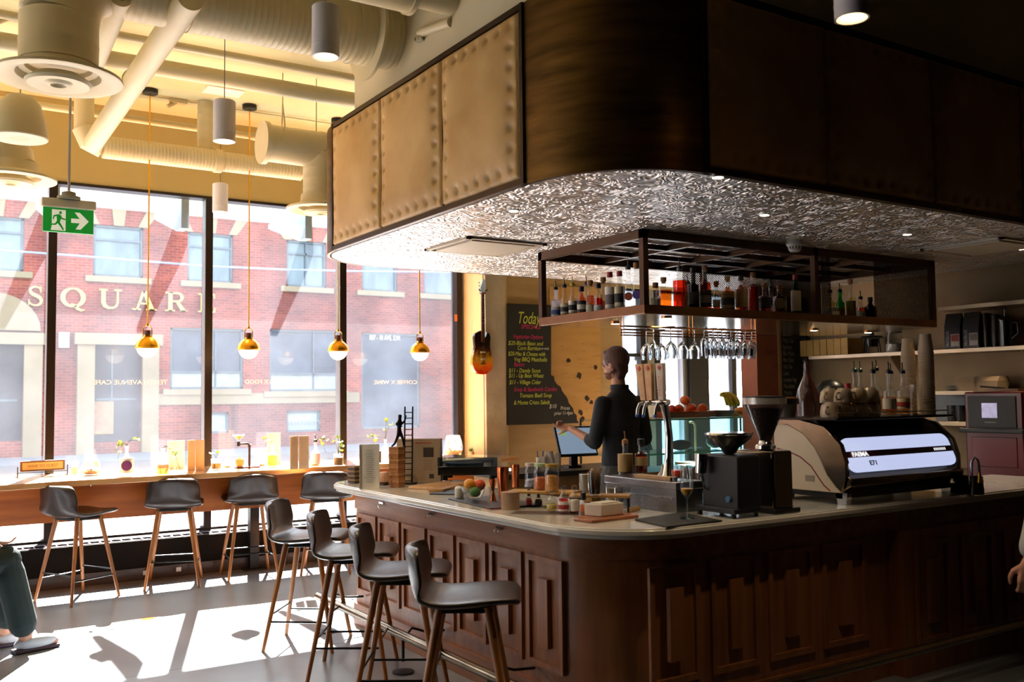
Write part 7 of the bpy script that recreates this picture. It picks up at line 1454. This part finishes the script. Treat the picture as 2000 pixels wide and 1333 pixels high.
def passer():
    # standing just outside the right edge; only the hand and cuff reach into the frame
    hp_ = az(1990, 1100, .86); base = ay(1990, 1110, 2.05)
    w = ay(2012, 1096, 2.05)
    t = thing('person', 'person in a pale grey sleeve at the right edge, only the hanging hand showing', 'person', (w.x+.12, w.y-.02, 0))
    o = Vector((-.12, .02, 0)); wr = Vector((0, 0, w.z))+o
    b = M(); cxx = .14
    limb(b, [(cxx-.01, 0, 1.42), (.005, 0, 1.16), wr], [.05, .038, .026])
    hand(b, wr, (-.10, .05, -1), (-.75, -.6, .0), 1.0, .75, 1)
    loft(b, [((cxx+.18, 0, .88), .15, .11, 0), ((cxx+.18, 0, .98), .16, .12, 0), ((cxx+.18, 0, 1.12), .14, .10, 0), ((cxx+.18, 0, 1.34), .17, .11, 0), ((cxx+.18, 0, 1.44), .16, .09, 0), ((cxx+.18, 0, 1.52), .06, .06, 0)])
    limb(b, [(cxx+.18, 0, 1.48), (cxx+.18, .01, 1.62)], [.058, .052]); head(b, (cxx+.18, .02, 1.70), (.2, 1, 0))
    limb(b, [(cxx+.36, 0, 1.42), (cxx+.40, 0, 1.14), (cxx+.40, .03, .90)], [.05, .038, .026]); hand(b, (cxx+.40, .03, .89), (0, .05, -1), (.8, 0, 0), 1.0, .5, -1)
    for s in (-1, 1): limb(b, [(cxx+.18+s*.09, 0, .92), (cxx+.18+s*.10, .02, .50), (cxx+.18+s*.10, -.02, .09)], [.085, .058, .042])
    fuse(b, 'body', mat('skin_pale', '#c08468', .5, var=.06, vs=14), t, .0055, 3)
    s_ = M(); loft(s_, [((cxx+.18, 0, .86), .175, .14, 0), ((cxx+.18, 0, .98), .178, .138, 0), ((cxx+.18, 0, 1.12), .16, .118, 0), ((cxx+.18, 0, 1.34), .188, .122, 0), ((cxx+.18, 0, 1.44), .18, .10, 0), ((cxx+.18, 0, 1.55), .07, .066, 0)])
    limb(s_, [(cxx-.012, 0, 1.42), (.005, 0, 1.16), wr+Vector((.002, 0, .045))], [.068, .054, .041]); limb(s_, [(cxx+.36, 0, 1.42), (cxx+.40, 0, 1.14), (cxx+.40, .03, .95)], [.068, .054, .041]); fuse(s_, 'jacket', mat('pale_grey_cloth', '#a9a6a0', .8, var=.06), t, .008)
    tm = M(); loft(tm, [((cxx+.18, 0, .80), .155, .115, 0), ((cxx+.18, 0, .94), .16, .12, 0)])
    for s in (-1, 1): limb(tm, [(cxx+.18+s*.085, 0, .88), (cxx+.18+s*.10, .02, .50), (cxx+.18+s*.10, -.02, .08)], [.098, .075, .062])
    fuse(tm, 'trousers', mat('dark_trousers', '#1c1d22', .8), t, .009)
    for s in (-1, 1): M().ball((cxx+.18+s*.105, .045, .045), .06, 16, (.75, 2.2, .75)).build('shoe', blackplast, t)
    hm = M().ball((cxx+.18, .0, 1.735), .108, 24, (.82, .95, .9)); fuse(hm, 'hair', hairm, t, .008, 2)
passer()
def sitter():
    # seated at the left edge; a dark trouser leg and a pale shoe reach into the frame
    a = az(34, 1268, .0)
    t = thing('person', 'person seated at the left edge in dark green clothes with a pale shoe', 'person', (a.x, a.y, 0), radians(-75))
    b = M()      # local +Y is where the person faces
    hipz = .50
    for s in (-1, 1):
        k = Vector((s*.13, -.12, .56)); ankle = Vector((s*.12, -.03 if s < 0 else .0, .10)); 
        limb(b, [(s*.09, -.55, hipz), k, ankle], [.085, .060, .042]); limb(b, [ankle-Vector((0, .02, .05)), ankle+Vector((0, .17, -.065))], [.036, .026])
    loft(b, [((0, -.58, .44), .16, .12, 0), ((0, -.58, .56), .165, .13, 0), ((0, -.56, .72), .145, .105, 0), ((0, -.54, .92), .175, .11, 0), ((0, -.53, 1.02), .165, .09, 0), ((0, -.52, 1.11), .06, .06, 0)])
    limb(b, [(0, -.52, 1.08), (0, -.50, 1.20)], [.058, .052]); head(b, (0, -.48, 1.28), (0, 1, 0))
    for s in (-1, 1): limb(b, [(s*.19, -.53, 1.0), (s*.23, -.42, .76), (s*.13, -.22, .68)], [.05, .038, .027]); hand(b, (s*.13, -.21, .68), (0, .9, -.15), (0, .1, 1), .95, .4, -s)
    fuse(b, 'body', skin, t, .0065)
    cl_ = mat('dark_green_cloth', '#1d2a28', .85, var=.15, vs=10, bump=.2, bs=30)
    tm = M(); loft(tm, [((0, -.58, .42), .175, .135, 0), ((0, -.58, .58), .175, .14, 0)])
    for s in (-1, 1): limb(tm, [(s*.09, -.55, hipz), (s*.13, -.12, .565), (s*.125, -.02, .17)], [.105, .085, .082])
    fuse(tm, 'trousers', cl_, t, .008)
    jm = M(); loft(jm, [((0, -.58, .50), .18, .14, 0), ((0, -.56, .72), .165, .125, 0), ((0, -.54, .92), .195, .13, 0), ((0, -.53, 1.03), .185, .105, 0), ((0, -.52, 1.13), .075, .07, 0)])
    for s in (-1, 1): limb(jm, [(s*.18, -.53, 1.0), (s*.23, -.42, .76), (s*.14, -.25, .68)], [.066, .056, .042])
    fuse(jm, 'jacket', cl_, t, .008)
    for s in (-1, 1):
        sh = M(); y0 = -.03 if s < 0 else .0; sh.ball((s*.12, y0+.06, .050), .065, 18, (.72, 2.0, .70)); fuse(sh, 'shoe', mat('pale_shoe', '#b9bcc2', .6), t, .008); M().box((s*.12, y0+.06, .012), (.09, .26, .024)).build('shoe_sole', mat('sole_dark', '#3a2b3c', .6), t, bevel=.01)
    M().ball((0, -.50, 1.31), .108, 24, (.82, .95, .9)).build('hair', hairm, t)
    R_ = Matrix.Rotation(radians(-75), 3, 'Z'); c = Vector((a.x, a.y, 0))+R_ @ Vector((0, -.60, 0))
    k = thing('bench', 'dark upholstered bench at the left edge under the seated person', 'bench', c, radians(-75)); M().bb((-.5, -.22, .30), (.5, .14, .40)).build('seat', stool_leather, k, bevel=.02)
    for sx in (-.45, .45): M().bb((sx-.02, -.2, 0), (sx+.02, .12, .30)).build('leg', blackmetal, k)
sitter()
